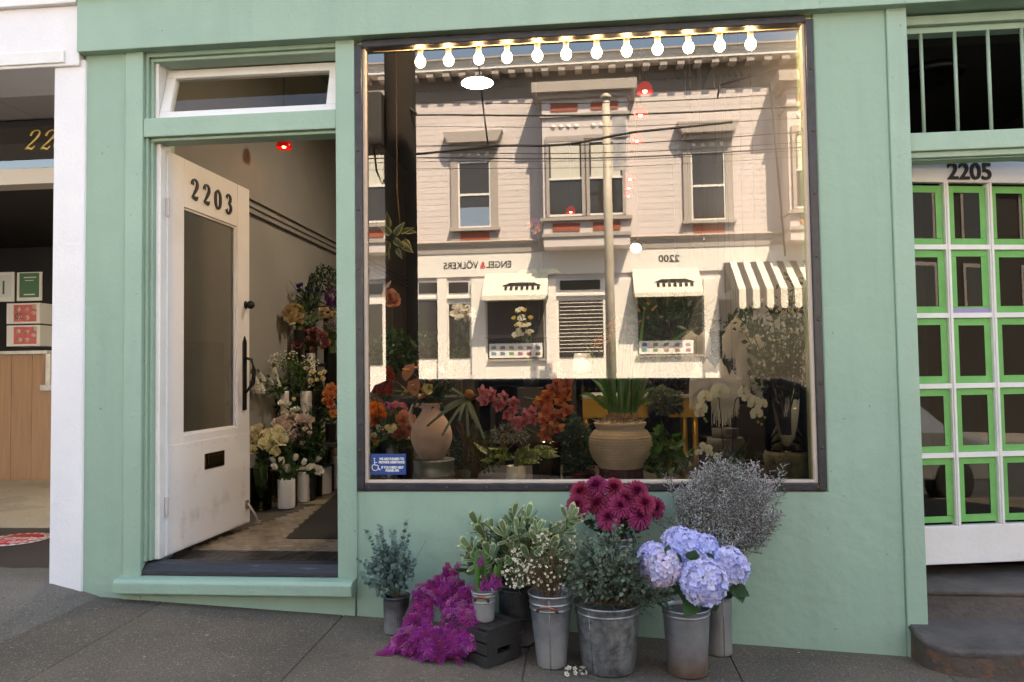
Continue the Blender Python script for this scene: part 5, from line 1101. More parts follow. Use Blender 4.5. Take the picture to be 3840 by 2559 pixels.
hh = [hyd_head(.062), hyd_head(.062), hyd_head(.085)]
t = thing('hydrangea_bunch', 'big blue and lilac hydrangea heads with dark leaves in the rusty can', 'flowers', tuple(b7[1])); B = b7[1]; st = MB()
for (zx, zy, yo, me, s) in ((725, 715, -.02, hh[0], .95), (805, 785, -.10, hh[1], 1.05), (940, 640, .03, hh[2], .92), (1080, 655, .02, hh[1], .95), (1075, 880, -.16, hh[2], 1.02), (1250, 770, -.03, hh[0], 1.15), (880, 590, .06, hh[0], .8), (770, 850, -.04, hh[0], .7), (980, 770, -.02, hh[1], .8), (690, 780, -.02, hh[1], .6)):
    p = Vector(at(2050 + zx * .548, 1700 + zy * .548, B.y + yo)); v = p - B; o = mobj('flower_head', me, t, aim(v, v.normalized() + Vector((0, -.75, .25)), U(0, 6), s)); o['kind'] = 'stuff'; st.tube(arc((0, 0, -.03), v * .9), .004, 6, cap=False)
o = st.obj('stem_bundle', PM['stem'], t); o['kind'] = 'stuff'
PM['hyl'] = green('hydrangea_leaf', (.030, .075, .022), .45, rnd=.15, c2=(.045, .10, .03), scale=25)
ser = lambda q: math.sin(math.pi * q ** .75) * (1 + .07 * math.sin(q * 60))
for (zx, zy, tx, ty, yo, sz) in ((1030, 980, 935, 1128, -.16, .15), (1000, 960, 862, 905, -.12, .10), (1250, 905, 1395, 985, -.10, .13), (1220, 960, 1275, 1000, -.05, .08), (1130, 1010, 1160, 1095, -.14, .09), (985, 735, 1020, 650, -.17, .085), (850, 680, 790, 655, -.10, .075), (1110, 720, 1150, 690, -.12, .07), (900, 720, 930, 700, -.12, .06), (1300, 900, 1340, 1035, -.1, .1)):
    a = Vector(at(2050 + zx * .548, 1700 + zy * .548, B.y + yo + .04)); b = Vector(at(2050 + tx * .548, 1700 + ty * .548, B.y + yo - .02)); v = b - a; L = v.length
    mb = MB(); geo(mb, leafgeo(L, L * .66, 14, .12, .10, ser), Matrix.Identity(4)); x = v.normalized(); nrm = (Vector((0, -1, .35)) - x * Vector((0, -1, .35)).dot(x)).normalized(); yv = x.cross(nrm)
    Mx = Matrix(((-nrm.x, -yv.x, x.x, a.x - B.x), (-nrm.y, -yv.y, x.y, a.y - B.y), (-nrm.z, -yv.z, x.z, a.z - B.z), (0, 0, 0, 1))); mobj('leaf', mb.mesh('leaf', PM['hyl']), t, Mx)
# sea lavender
PM['lim'] = petal_mat('sea_lavender', (.46, .43, .46), rnd=.3, hrnd=.05); PM['lims'] = green('lavender_stem', (.10, .125, .075), rnd=.2)
def limon():
    mb = MB(); L = .17
    mb.tube([(0, 0, 0), (.004, 0, L)], [.0012, .0006], 3, 1, cap=False)
    for k in range(11):
        t = .25 + .75 * k / 11; a = k * 2.4; d = Vector((math.cos(a), math.sin(a), .9)).normalized(); l2 = .055 * (1.15 - .7 * t); p0 = Vector((.004 * t, 0, L * t)); mb.tube([p0, p0 + d * l2], [.0007, .0004], 3, 1, cap=False)
        for j in range(8):
            q = p0 + d * l2 * (.2 + .8 * j / 8) + Vector((U(-.003, .003), U(-.003, .003), .002)); geo(mb, octa(.0032), aim(q, d + rdir(.6, 0) * .6, U(0, 6)), 0 if random.random() < .72 else 1)
    return mb.mesh('sprig', [PM['lim'], PM['lims']])
lm = [limon() for _ in range(3)]
t = thing('sea_lavender_bunch', 'large cloud of grey lilac sea lavender below the right end of the window', 'flowers', tuple(b8[1])); B = b8[1]; st = MB()
LIMF = mat('sea_lavender_floret', (.52, .53, .49), .8, rnd=.5, tint=True, hrnd=.08)
LP = cluster(2725, 1925, 185, 170, 285, 8) + [(2500, 1800), (2520, 1830), (2690, 1752), (2675, 1775), (2925, 1790), (2910, 1810), (2900, 1840), (2485, 1965), (2515, 1960), (2930, 1860), (2880, 1790)]
for (px, py) in LP:
    if py > 2010 and abs(px - 2740) > 150 - (py - 2010) * 1.2: continue
    p = Vector(at(px, py, B.y + U(-.17, .07))); v = p - B; d = (v.normalized() + Vector((U(-.35, .35), U(-.5, .1), U(-.1, .45)))).normalized(); o = mobj('sprig', random.choice(lm), t, aim(v - d * .09, d, U(0, 6), U(.7, 1.0))); o['kind'] = 'stuff'
[bush('', '', '', b8[1], cx_, cy_, rx_, ry_, b8[2].y + yo_, .11, n_, [leafgeo(.015, .0042, 2), octa(.0026), leafgeo(.018, .0036, 2)], LIMF, stems=0, t=t, shell=.15) for cx_, cy_, rx_, ry_, yo_, n_ in ((2765, 1880, 135, 125, -.04, 3600), (2665, 1860, 110, 100, -.05, 2600), (2800, 1945, 105, 90, -.03, 2200), (2705, 1985, 100, 85, -.06, 2000), (2720, 2045, 60, 50, -.02, 700))]
for k in range(46):
    p = Vector(at(*random.choice(LP[:200]), B.y + U(-.1, .05))); st.tube(arc((U(-.03, .03), U(-.03, .03), -.02), (p - B) * .9), [.0022, .002, .0016, .0012, .0008], 4, cap=False)
o = st.obj('stem_bundle', PM['lims'], t); o['kind'] = 'stuff'
# hyacinths
hym = petal_mat('hyacinth_pink', (.50, .10, .42), rnd=.1, c2=(.40, .05, .30)); hyb = f_spike(hym, .068, 60, .013, w=.020)
t = thing('hyacinth_bunch', 'pink hyacinths with upright green strap leaves in the small pail', 'flowers', tuple(b2[1])); B = b2[1]
for (zx, zy, s) in ((1070, 855, 1.0), (1135, 850, 1.0), (1038, 660, .6), (1178, 830, .7)): p = Vector(at(1300 + zx * .484, 1800 + zy * .484, B.y - .02)); mobj('bloom', hyb, t, aim(p - B, (0, -.05, 1), U(0, 6), s * 1.0))
sg = green('strap_leaf', (.07, .16, .03), rnd=.15)
for (bx, tx, ty, w_) in ((1010, 1003, 525, .02), (1060, 1050, 525, .024), (1075, 1085, 590, .022), (1030, 1035, 700, .018), (1120, 1130, 660, .02), (1150, 1150, 650, .02), (1170, 1185, 640, .022), (1160, 1222, 600, .02), (1180, 1205, 690, .016), (1095, 1100, 720, .018), (1020, 1015, 760, .016)):
    a = Vector(at(1300 + bx * .484, 1800 + 862 * .484, B.y + U(-.03, .03))); b = Vector(at(1300 + tx * .484, 1800 + ty * .484, B.y + U(-.03, .03))); v = b - a; mb = MB(); geo(mb, leafgeo(v.length, w_, 6, .5, .04, STRAP), Matrix.Identity(4)); mobj('leaf', mb.mesh('leaf', sg), t, aim(a - B, v, U(-.6, .6) - 1.57))
# fallen waxflower sprig and litter
g0 = gnd(2165, 2530); t = thing('fallen_sprig', 'broken waxflower sprig lying on the pavement by the widest bucket', 'sprig', (g0[0], g0[1], ground(g0[0], g0[1]) + .004))
o = mobj('sprig', ns[0], t, aim((.015, .10, .03), (-.02, -.9, -.28), 0, .5)); o['kind'] = 'stuff'
for k in range(13): mobj('bloom', wf[0], t, aim((U(-.05, .05), U(-.055, .03), U(.006, .02)), rdir(1, .6), U(0, 6), U(1, 1.5)))
lf = [leafgeo(.03, .014, 3, .3, .3)]; lit = [('orange_leaf', (1378, 2471), (.45, .13, .04), 'curled orange leaf on the pavement left of the heather wreath', .9), ('fallen_leaf', (750, 2337), (.22, .36, .22), 'small pale green leaf on the pavement below the door sill', .5), ('fallen_leaf', (945, 2320), (.16, .26, .1), 'small green leaf fragment on the pavement close under the sill', .45), ('fallen_leaf', (535, 2466), (.4, .42, .33), 'pale leaf scrap on the pavement towards the lower left', .45), ('litter_scrap', (2990, 2450), (.6, .62, .66), 'small white scrap on the pavement below the right pillar', .45)]
for nm, pxy, c, lb, s in lit:
    g = gnd(*pxy); mb = MB(); geo(mb, lf[0], Matrix.Identity(4)); tag(mobj(nm, mb.mesh(nm, mat(nm + '_mat', c, .7)), None, aim((g[0], g[1], g[2] + .003), (U(-1, 1), U(-.3, .3), .12), 1.57, s)), lb, 'leaf' if 'leaf' in nm else 'litter')
spk = []
for _ in range(420):
    x = U(-2.6, 1.7); yq = -abs(random.gauss(0, .16)) - .01 if random.random() < .7 else U(-1.0, 0)
    spk.append(Matrix.Translation((x, yq, ground(x, yq) + .0015)) @ Matrix.Rotation(U(0, 6), 4, 'Z') @ Matrix.Rotation(1.5, 4, 'Y') @ Matrix.Scale(U(.4, 1.3), 4))
kind(merged('pavement_grit', [leafgeo(.006, .004, 1, .2, .1)], spk, mat('grit', (.30, .26, .20), .9, rnd=.7, tint=True, hrnd=.03), None), 'stuff')
# ---------------------------------------------------------------- flowers inside the open door
# tiered dark stand
ST = thing('tiered_stand', 'dark tiered wooden stand carrying vases along the wall inside the door', 'stand')
for (y0, y1, z) in ((2.15, 2.55, .80), (2.55, 2.95, 1.12), (2.95, 3.4, 1.45)): part('shelf', MB().box(-2.5, -.75, y0, y1, z - .03, z), M['deck'], ST, .003)
for x in (-2.48, -.80):
    for (y, z) in ((2.2, .77), (2.6, 1.09), (3.0, 1.42), (3.35, 1.42)): part('leg', MB().box(x, x + .04, y, y + .04, FZ, z), M['deck'], ST, .002)
whc = mat('white_ceramic', (.84, .82, .80), .25); 
def vase(name, label, px0, px1, py0, py1, y, m, prof=None, zb=None, cat='vase', glass=False):
    cx = (px0 + px1) / 2; y = clampx(at(cx, py1, y))[1]; k = ppx(y); r = (px1 - px0) / 2 * k; top = at(cx, py0, y); bot = at(cx, py1, y); z0 = zb if zb is not None else bot[2]; h = top[2] - z0
    t = thing(name, label, cat, (top[0], y, z0)); pr = prof or [(.90, 0), (.97, .015), (1, .05), (1, .97), (.985, 1), (.94, 1), (.93, .95), (.9, .1), (0, .1)]
    part('body', MB().lathe([(0, 0)] + [(r * a, h * b) for a, b in pr], 32), m, t, 0)
    return t, Vector((top[0], y, z0 + h)), r, h
def fv(name, lb, px0, px1, py0, py1, m, prof=None):      # stands on the shop floor
    cx = (px0 + px1) / 2; y = fl(cx, py1)[1] + .05; return vase(name, lb, px0, px1, py0, py1, y, m, prof, zb=FZ)
v1 = fv('white_vase', 'plain white cylinder vase of white tulips just inside the door', 1041, 1107, 1798, 1911, whc)
v2 = fv('wavy_vase', 'glossy white wavy vase beside the plain tulip vase', 1112, 1162, 1777, 1886, whc, [(.9, 0), (1, .05), (.95, .2), (1.02, .38), (.93, .55), (.98, .75), (.85, .97), (.8, 1), (.76, .98), (.8, .2), (0, .2)])
v3 = fv('white_vase', 'white cylinder vase of yellow stock nearest the door post', 1185, 1244, 1750, 1855, whc)
v4 = fv('white_vase', 'white vase half hidden behind the door post', 1246, 1300, 1712, 1838, whc)
gv = glass_mat('vase_glass', 1.5, (.75, .86, .72)); 
v5 = fv('glass_vase', 'big clear glass vase full of green stems beside the open door', 936, 1019, 1756, 1914, gv, [(.92, 0), (1, .03), (1, .97), (1.03, 1), (.97, 1), (.95, .97), (.95, .05), (0, .05)])
part('water', MB().lathe([(0, .02), (v5[2] * .9, .02), (v5[2] * .9, v5[3] * .55), (0, v5[3] * .55)], 24), glass_mat('vase_water', 1.33, (.55, .68, .42)), v5[0], 0)
u1 = vase('white_vase', 'small white vase under the snapdragons on the stand', 1051, 1084, 1467, 1530, 2.35, whc, zb=.80); u2 = vase('white_vase', 'small white vase under the beige plumes on the stand', 1126, 1170, 1467, 1535, 2.35, whc, zb=.80); u3 = vase('white_vase', 'white vase under the dusty pink flowers, highest on the stand', 1149, 1183, 1325, 1390, 2.75, whc, zb=1.12)
C = lambda n, c, **k: petal_mat(n, c, **k)
yel = mat('yellow_centre', (.5, .36, .05), .7); drk = mat('dark_centre', (.02, .015, .02), .7)
cream = C('cream_petal', (.86, .78, .52)); white_p = C('white_petal', (.86, .84, .77)); blush = C('blush_petal', (.78, .63, .56)); yellow_p = C('yellow_petal', (.84, .66, .16)); peach = C('peach_petal', (.62, .24, .10)); dusty = C('dusty_pink_petal', (.30, .10, .105)); mauve = C('mauve_petal', (.26, .12, .24)); violet = C('violet_petal', (.07, .05, .22)); purple = C('purple_petal', (.17, .05, .22)); beige = C('beige_plume', (.46, .33, .20)); orange_p = C('orange_petal', (.75, .22, .015)); pinkc = C('pink_carnation', (.60, .20, .30)); antique = C('antique_pink', (.42, .16, .13)); redp = C('red_petal', (.38, .035, .02)); copperp = C('copper_petal', (.42, .13, .07)); lime = C('lime_petal', (.50, .55, .16))
tip = green('bud_green', (.08, .14, .04))
rose_c = [f_rose(cream), f_rose(cream, 24)]; 
bq = bouquet
bq('ranunculus_bunch', 'big cream ranunculus and garden roses in the glass vase by the door', 'flowers', v5[1], [(965, 1615), (985, 1670), (1015, 1655), (940, 1645), (1020, 1690), (1050, 1650), (962, 1650), (1000, 1630), (1030, 1700), (945, 1690), (1040, 1620)], v5[1].y - .02, rose_c, 1.35, dep=.08, nleaf=60, stemr=.003)
st = MB(); B = v5[1]
for k in range(34): a = U(0, 6.28); r = v5[2] * .8 * math.sqrt(random.random()); st.tube([(r * math.cos(a), r * math.sin(a), -v5[3] + .03), (r * .8 * math.cos(a + .6), r * .8 * math.sin(a + .6), .02)], .0035, 5)
o = st.obj('stem_bundle', PM['stem'], bpy.data.objects['ranunculus_bunch']); o['kind'] = 'stuff'
bq('tulip_bunch', 'white tulips drooping over the plain white vase', 'flowers', v1[1], [(1105, 1728), (1135, 1745), (1150, 1760), (1060, 1745), (1038, 1762), (1078, 1772), (1030, 1735)], v1[1].y - .04, [f_tulip(white_p)], 1.0, nleaf=18, leafg=[leafgeo(.13, .028, 5, .4, .2, LANCE)], leafm=PM['leafm'], face=.25, stemr=.004)
bq('tulip_bunch', 'white tulips leaning right from the wavy vase', 'flowers', v2[1], [(1186, 1732), (1195, 1765), (1130, 1766), (1165, 1755), (1180, 1775)], v2[1].y - .04, [f_tulip(white_p), f_rose(white_p)], 1.0, nleaf=10, leafg=[leafgeo(.11, .025, 5, .4, .2, LANCE)], leafm=PM['leafm'], face=.3, stemr=.004)
ysp = f_spike(yellow_p, .07, 40, .020, w=.024)
bq('stock_bunch', 'yellow stock flowers beside the door post', 'flowers', v3[1], [(1190, 1668), (1210, 1650), (1235, 1640), (1225, 1680), (1245, 1665), (1205, 1690), (1195, 1645), (1218, 1700), (1240, 1690)], v3[1].y, [ysp], .85, nleaf=40, leafm=PM['leafm'])
bq('lisianthus_bunch', 'pale blush lisianthus in the middle of the door display', 'flowers', (v2[1].x, v2[1].y + .15, v2[1].z), cluster(1095, 1588, 62, 32, 15, 16) + [(1145, 1610), (1160, 1625), (1120, 1640)], v2[1].y + .1, [f_rose(blush), f_carn(blush)], 1.25, dep=.08, nleaf=70)
bq('scabiosa_bunch', 'dusky pale scabiosa heads below the blush lisianthus', 'flowers', (v3[1].x - .06, v3[1].y + .1, v3[1].z), [(1095, 1650), (1135, 1662), (1130, 1630), (1155, 1640), (1100, 1632)], v2[1].y + .02, [f_carn(C('scabiosa_petal', (.44, .34, .30)))], 1.4, nleaf=24)
bq('white_rose_bunch', 'white roses right of the blush lisianthus', 'flowers', (v3[1].x, v3[1].y + .12, v3[1].z), [(1175, 1598), (1200, 1605), (1215, 1615), (1165, 1580), (1185, 1622), (1205, 1590)], v3[1].y + .1, [f_rose(white_p)], 1.1, nleaf=40)
bq('baby_breath_bunch', 'tiny white filler flowers between cream and blush blooms', 'flowers', (v1[1].x, v1[1].y + .1, v1[1].z), cluster(1055, 1628, 40, 18, 46, 4), v1[1].y + .02, [f_small(white_p, yel, .008)], 1.2, nleaf=20, stemr=.001)
bq('calla_bunch', 'creamy callas above the blush lisianthus', 'flowers', (v1[1].x + .05, v1[1].y + .35, v1[1].z + .1), [(1060, 1515), (1080, 1520), (1102, 1505), (1108, 1540), (1070, 1555), (1092, 1556)], 2.2, [f_cup(cream, yel, 5, .03, 30), f_rose(white_p)], 1.1, nleaf=40, leafm=PM['leafm'])
bq('craspedia_bunch', 'yellow button flowers among greenery near the door post', 'flowers', (v3[1].x - .02, 2.3, v3[1].z + .05), [(1138, 1505), (1170, 1525), (1180, 1540), (1128, 1540), (1125, 1560), (1222, 1546), (1188, 1585)], 2.15, [f_ball(yellow_p)], 1.3, nleaf=70, leafm=PM['leafm'])
snap = f_spike(white_p, .13, 60, .02, tip, .02)
bq('snapdragon_bunch', 'white snapdragon spikes at the left of the stand beside the door edge', 'flowers', u1[1], [(958, 1440), (985, 1425), (1015, 1440), (1040, 1450), (1030, 1420), (980, 1470), (965, 1465)], 2.3, [snap], 1.0, face=.05, upb=1.6, nleaf=80, leafm=PM['leafm'])
bq('astilbe_bunch', 'beige astilbe plumes in the small white vase', 'flowers', u2[1], [(1065, 1430), (1085, 1440), (1105, 1445), (1130, 1430), (1135, 1410), (1085, 1400), (1120, 1455), (1100, 1430), (1150, 1420)], 2.3, [f_plume(beige)], 1.25, nleaf=20)
bq('anemone_bunch', 'cream anemones with dark centres beside the plumes', 'flowers', (u2[1].x + .06, 2.4, u2[1].z), [(1165, 1432), (1190, 1430), (1208, 1425), (1180, 1405), (1200, 1405), (1150, 1385), (1215, 1398), (1170, 1400)], 2.3, [f_cup(cream, drk), f_cup(cream, drk, 7)], 1.15, nleaf=50)
bq('rose_bunch', 'peach orange roses by the door post', 'flowers', (at(1240, 1600, 2.3)[0], 2.3, .95), [(1240, 1452), (1225, 1480), (1245, 1485), (1222, 1510), (1240, 1515), (1255, 1465), (1248, 1552)], 2.2, [f_rose(peach)], 1.05, nleaf=40)
bq('aster_bunch', 'spray of tiny white asters on the left of the stand', 'flowers', u1[1] + Vector((.05, .25, .1)), cluster(1080, 1350, 72, 32, 60, 6) + cluster(1170, 1365, 25, 30, 20, 6), 2.6, [f_small(white_p, yel, .011)], 1.0, nleaf=260, lsz=.6, leafm=PM['leafm'], stemr=.0012)
bq('dusty_pink_bunch', 'dusty pink blooms in the highest white vase', 'flowers', u3[1], cluster(1165, 1278, 58, 42, 26, 12), 2.75, [f_carn(dusty), f_rose(dusty)], 1.1, nleaf=30)
bq('mauve_bunch', 'mauve sprays above the dusty pink blooms', 'flowers', u3[1] + Vector((.15, .1, 0)), cluster(1240, 1228, 30, 28, 50, 5), 2.85, [f_small(mauve, drk, .01)], 1.1, nleaf=40)
bq('yellow_lisianthus_bunch', 'yellow lisianthus high on the left of the stand', 'flowers', (at(1120, 1350, 3.0)[0], 3.0, 1.75), cluster(1108, 1182, 32, 36, 13, 11) + [(1145, 1180), (1175, 1190), (1180, 1165), (1200, 1200), (1215, 1165), (1235, 1185), (1255, 1180), (1220, 1190)], 3.0, [f_cup(C('straw_petal', (.52, .40, .16)), yel), f_rose(C('straw_petal_b', (.56, .42, .24)))], 1.3, nleaf=50)
iris = f_cup(violet, yel, 6, .04, 40)
bq('iris_bunch', 'dark violet irises above the yellow lisianthus', 'flowers', (at(1160, 1300, 3.1)[0], 3.1, 1.8), [(1118, 1080), (1132, 1075), (1148, 1088), (1125, 1095), (1165, 1098), (1190, 1095), (1210, 1100)], 3.1, [iris], .9, nleaf=60, leafg=[leafgeo(.2, .014, 5, .3, .1, STRAP)])
bq('purple_stock_bunch', 'purple stock at the top of the display by the door post', 'flowers', (at(1240, 1300, 3.1)[0], 3.1, 1.8), cluster(1245, 1125, 28, 30, 9, 12), 3.1, [f_spike(purple, .08, 36, .018, w=.02)], 1.0, nleaf=20)
bush('dark_greenery', 'dark leafy branches at the very top of the door display', 'foliage', (at(1230, 1200, 3.2)[0], 3.2, 1.9), 1222, 1050, 62, 55, 3.2, .15, 420, [leafgeo(.03, .02, 3)], PM['leafd'], sz=1.0)
bush('door_display_leaves', 'leafy greenery filling the middle of the door display', 'foliage', (at(1150, 1600, 2.3)[0], 2.3, .9), 1120, 1520, 140, 90, 2.45, .12, 900, [leafgeo(.05, .02, 3), leafgeo(.07, .014, 3)], PM['leafd'], sz=1.0)
bush('low_display_leaves', 'dark greenery above the white vases on the floor', 'foliage', (at(1120, 1720, 2.0)[0], 2.05, .8), 1110, 1670, 130, 50, 2.1, .1, 600, [leafgeo(.05, .02, 3), leafgeo(.08, .014, 3)], PM['leafd'], sz=1.0)
# ---------------------------------------------------------------- display window: sign, vessels, plants
sg = thing('window_sign', 'blue assistance sticker with wheelchair symbol in the lower left of the window', 'sign', (0, 0, 0))
blue = mat('sign_blue', (.010, .055, .23), .4); a = at(1391, 1781, .025); b = at(1521, 1703, .025)
part('panel', MB().box(a[0], b[0], .024, .0305, a[2], b[2]), blue, sg, .001)
sw, sh_ = b[0] - a[0], b[2] - a[2]
for k, (tx, u, v, s) in enumerate((('WE ARE PLEASED TO', .60, .76, .15), ('PROVIDE ASSISTANCE', .60, .60, .15), ('IF YOU NEED HELP', .62, .35, .15), ('PLEASE ASK', .62, .20, .15))):
    mobj('lettering', text_mesh('lettering', tx, sh_ * s * 1.05, mwp, .0003, .0008, sx=.82), sg, TR(a[0] + sw * u, .0232, a[2] + sh_ * v, rx=rad(90)))
ic = MB(); q = sh_ * .155; icx, icz = a[0] + sw * .125, a[2] + sh_ * .36
ring_ = [(icx + q * math.cos(t), .0232, icz + q * math.sin(t)) for t in np.linspace(rad(110), rad(370), 20)]
def ribbon(mb, pts, w_):
    for p0, p1 in zip(pts, pts[1:]):
        d = Vector((p1[0] - p0[0], p1[2] - p0[2])); n_ = Vector((-d.y, d.x)).normalized() * w_ / 2
        mb.add([(p0[0] + n_.x, p0[1], p0[2] + n_.y), (p0[0] - n_.x, p0[1], p0[2] - n_.y), (p1[0] - n_.x, p1[1], p1[2] - n_.y), (p1[0] + n_.x, p1[1], p1[2] + n_.y)], [(0, 1, 2, 3)])
ribbon(ic, ring_, .0035); ribbon(ic, [(icx - .2 * q, .0231, icz + 2.3 * q), (icx - .1 * q, .0231, icz + .7 * q), (icx + .9 * q, .0231, icz + .6 * q), (icx + 1.3 * q, .0231, icz - .8 * q), (icx + 1.75 * q, .0231, icz - .6 * q)], .0045); ribbon(ic, [(icx - .15 * q, .023, icz + 1.5 * q), (icx + .6 * q, .023, icz + 1.5 * q)], .0035)
hp_ = [(icx - .2 * q + .0038 * math.cos(t), .0231, icz + 2.7 * q + .0038 * math.sin(t)) for t in np.linspace(0, 6.28, 10)]; ic.add(hp_, [tuple(range(10))])
part('wheelchair_symbol', ic, mwp, sg, 0)
DK = .766
def pot(name, label, pts, y, m, zb=DK, cat='pot', seg=40, wob=None, cx=None):
    """turned vessel from (left px, right px, py) rows, top to bottom"""
    k = ppx(y); c = cx or (pts[-1][0] + pts[-1][1]) / 2; zs = [at(c, p[2], y)[2] for p in pts]; dz = zb - zs[-1]
    base = (at(c, pts[-1][2], y)[0], y, zb); prof = [((p[1] - p[0]) / 2 * k, z + dz - zb) for p, z in zip(pts, zs)][::-1]; top = prof[-1]
    t = thing(name, label, cat, base); part('body', MB().lathe([(0, .001)] + prof + [(top[0] - .008, top[1] + .001), (top[0] - .012, top[1] - .03), (0, top[1] - .05)], seg, wob=wob), m, t, 0)
    return t, Vector((base[0], y, zb + top[1]))
zincpot = galv('zinc_pot', (.25, .27, .29), (.17, .18, .19), sc=7)
p1_ = pot('zinc_drum', 'upturned zinc drum with a raised band under the terracotta jug', [(1548, 1706, 1716), (1547, 1707, 1722), (1550, 1704, 1728), (1551, 1704, 1768), (1547, 1708, 1772), (1547, 1708, 1780), (1551, 1704, 1784), (1551, 1704, 1806)], .30, zincpot)
part('lid', MB().lathe([(0, .0), (.108, 0), (.108, .003), (0, .003)], 36), zincpot, p1_[0], 0).location.z = p1_[1].z - DK - .004
terr = mat('terracotta_pale', (.70, .51, .45), .8, c2=(.58, .42, .37), scale=6, bump=.3, bscale=40)
jz = p1_[1].z
p2_ = pot('terracotta_jug', 'pale terracotta jug with one handle standing on the zinc drum', [(1574, 1660, 1519), (1576, 1658, 1525), (1580, 1654, 1532), (1582, 1652, 1545), (1574, 1660, 1560), (1560, 1676, 1580), (1547, 1690, 1605), (1540, 1697, 1632), (1540, 1697, 1652), (1547, 1690, 1678), (1560, 1676, 1703), (1574, 1664, 1722), (1578, 1660, 1728)], .30, terr, zb=jz)
JB = p2_[0].location; kk = ppx(.30)
hpts = [Vector(at(x, y, .30)) - JB for x, y in ((1580, 1527), (1565, 1519), (1548, 1524), (1540, 1545), (1540, 1575), (1546, 1592), (1552, 1600))]
part('handle', MB().tube(hpts, [.010, .011, .011, .011, .011, .011, .012], 10), terr, p2_[0], 0)
# anthuriums
anm = mat('anthurium_copper', (.56, .19, .12), .22, c2=(.62, .27, .17), scale=30, rnd=.15, back=(.45, .2, .13)); anl = mat('anthurium_lime', (.50, .46, .17), .25, c2=(.6, .5, .22), scale=20); spx = mat('spadix', (.66, .40, .14), .6)
def anth(m):
    mb = MB(); g = leafgeo(.10, .088, 8, .12, .18, lambda t: (.55 + .6 * t if t < .3 else math.cos((t - .3) / .7 * math.pi / 2) ** .75 * .78 + .0) if t < .98 else .05)
    geo(mb, g, Matrix.Rotation(rad(82), 4, 'Y') @ Matrix.Translation((0, 0, -.03))); 
    mb.tube([(.0, 0, .0), (.012, 0, .03), (.02, 0, .062)], [.0055, .005, .003], 8, 1)
    return mb.mesh('bloom', [m, spx])
A1, A2 = anth(anm), anth(anl)
t = thing('anthurium_bunch', 'copper red anthuriums with tall yellow spadices in the terracotta jug', 'flowers', tuple(p2_[1])); B = p2_[1]; st = MB()
for (px, py, d, me, s) in ((1535, 1388, (-.3, -.9, .4), A1, 1.15), (1612, 1400, (.3, -.8, .5), A1, .95), (1552, 1445, (-.1, -.95, .3), A1, 1.1), (1605, 1455, (.35, -.7, .5), A2, .9), (1532, 1465, (-.4, -.5, .6), A2, .8), (1640, 1378, (.5, -.6, .6), A1, .8), (1590, 1470, (.1, -.8, .4), A1, .9), (1570, 1380, (0, -.4, .8), A1, .85)):
    p = Vector(at(px, py, .26)); v = p - B; mobj('bloom', me, t, aim(v, d, U(2.6, 3.6) + 1.57, s)); st.tube(arc((U(-.03, .03), U(-.03, .03), -.04), v), .0028, 6, cap=False)
o = st.obj('stem_bundle', mat('anthurium_stem', (.16, .10, .04), .5), t); o['kind'] = 'stuff'
fan = green('fan_leaf', (.13, .14, .09), rnd=.1)
for (x0, y0, x1, y1, w_) in ((1560, 1480, 1475, 1475, .05), (1570, 1490, 1480, 1440, .03), (1600, 1500, 1655, 1440, .03)): 
    a = Vector(at(x0, y0, .27)); b = Vector(at(x1, y1, .24)); v = b - a; mb = MB(); geo(mb, leafgeo(v.length, w_, 7, .3, .1, WIDE, .25), Matrix.Identity(4)); mobj('leaf', mb.mesh('leaf', fan), t, aim(a - B, v, -1.57))
bush('', '', '', B, 1615, 1490, 50, 30, .3, .05, 120, [leafgeo(.06, .014, 3)], PM['leafd'], stems=0, t=t)
bush('berry_twig_bunch', 'fine red berried twigs right of the anthuriums', 'foliage', tuple(B + Vector((.03, .03, 0))), 1680, 1440, 32, 48, .34, .06, 170, [leafgeo(.035, .009, 2)], green('twig_leaf', (.06, .09, .05), tint=True), stems=16, sz=.9)
# banksia with saw-edged leaves
t = thing('banksia_stem', 'round orange banksia bloom with long saw toothed drooping leaves', 'flowers', tuple(at(1740, 1600, .24))); B = Vector(t.location)
bmk = petal_mat('banksia_orange', (.55, .28, .06), c2=(.42, .2, .05), rnd=.1); mb = MB()
for k in range(240):
    z = 1 - 2 * (k + .5) / 240; a = k * 2.4; q = math.sqrt(1 - z * z); d = Vector((q * math.cos(a), q * math.sin(a), z)); geo(mb, leafgeo(.014, .0035, 1, .3, .3), aim(d * .026 * (1.1 if z > 0 else 1), d, 0))
mb.lathe([(0, -.027), (.02, -.018), (.027, 0), (.02, .018), (0, .027)], 12)
mobj('bloom', mb.mesh('bloom', bmk), t, aim(Vector(at(1759, 1480, .22)) - B, (.1, -.5, .9), 0, 1.0))
saw = green('saw_leaf', (.085, .155, .10), rnd=.12, back=(.16, .22, .15)); sawp = lambda q: (1 - .35 * q) * (.62 + .38 * ((q * 13) % 1.0)) * (.3 + min(.7, q * 5))
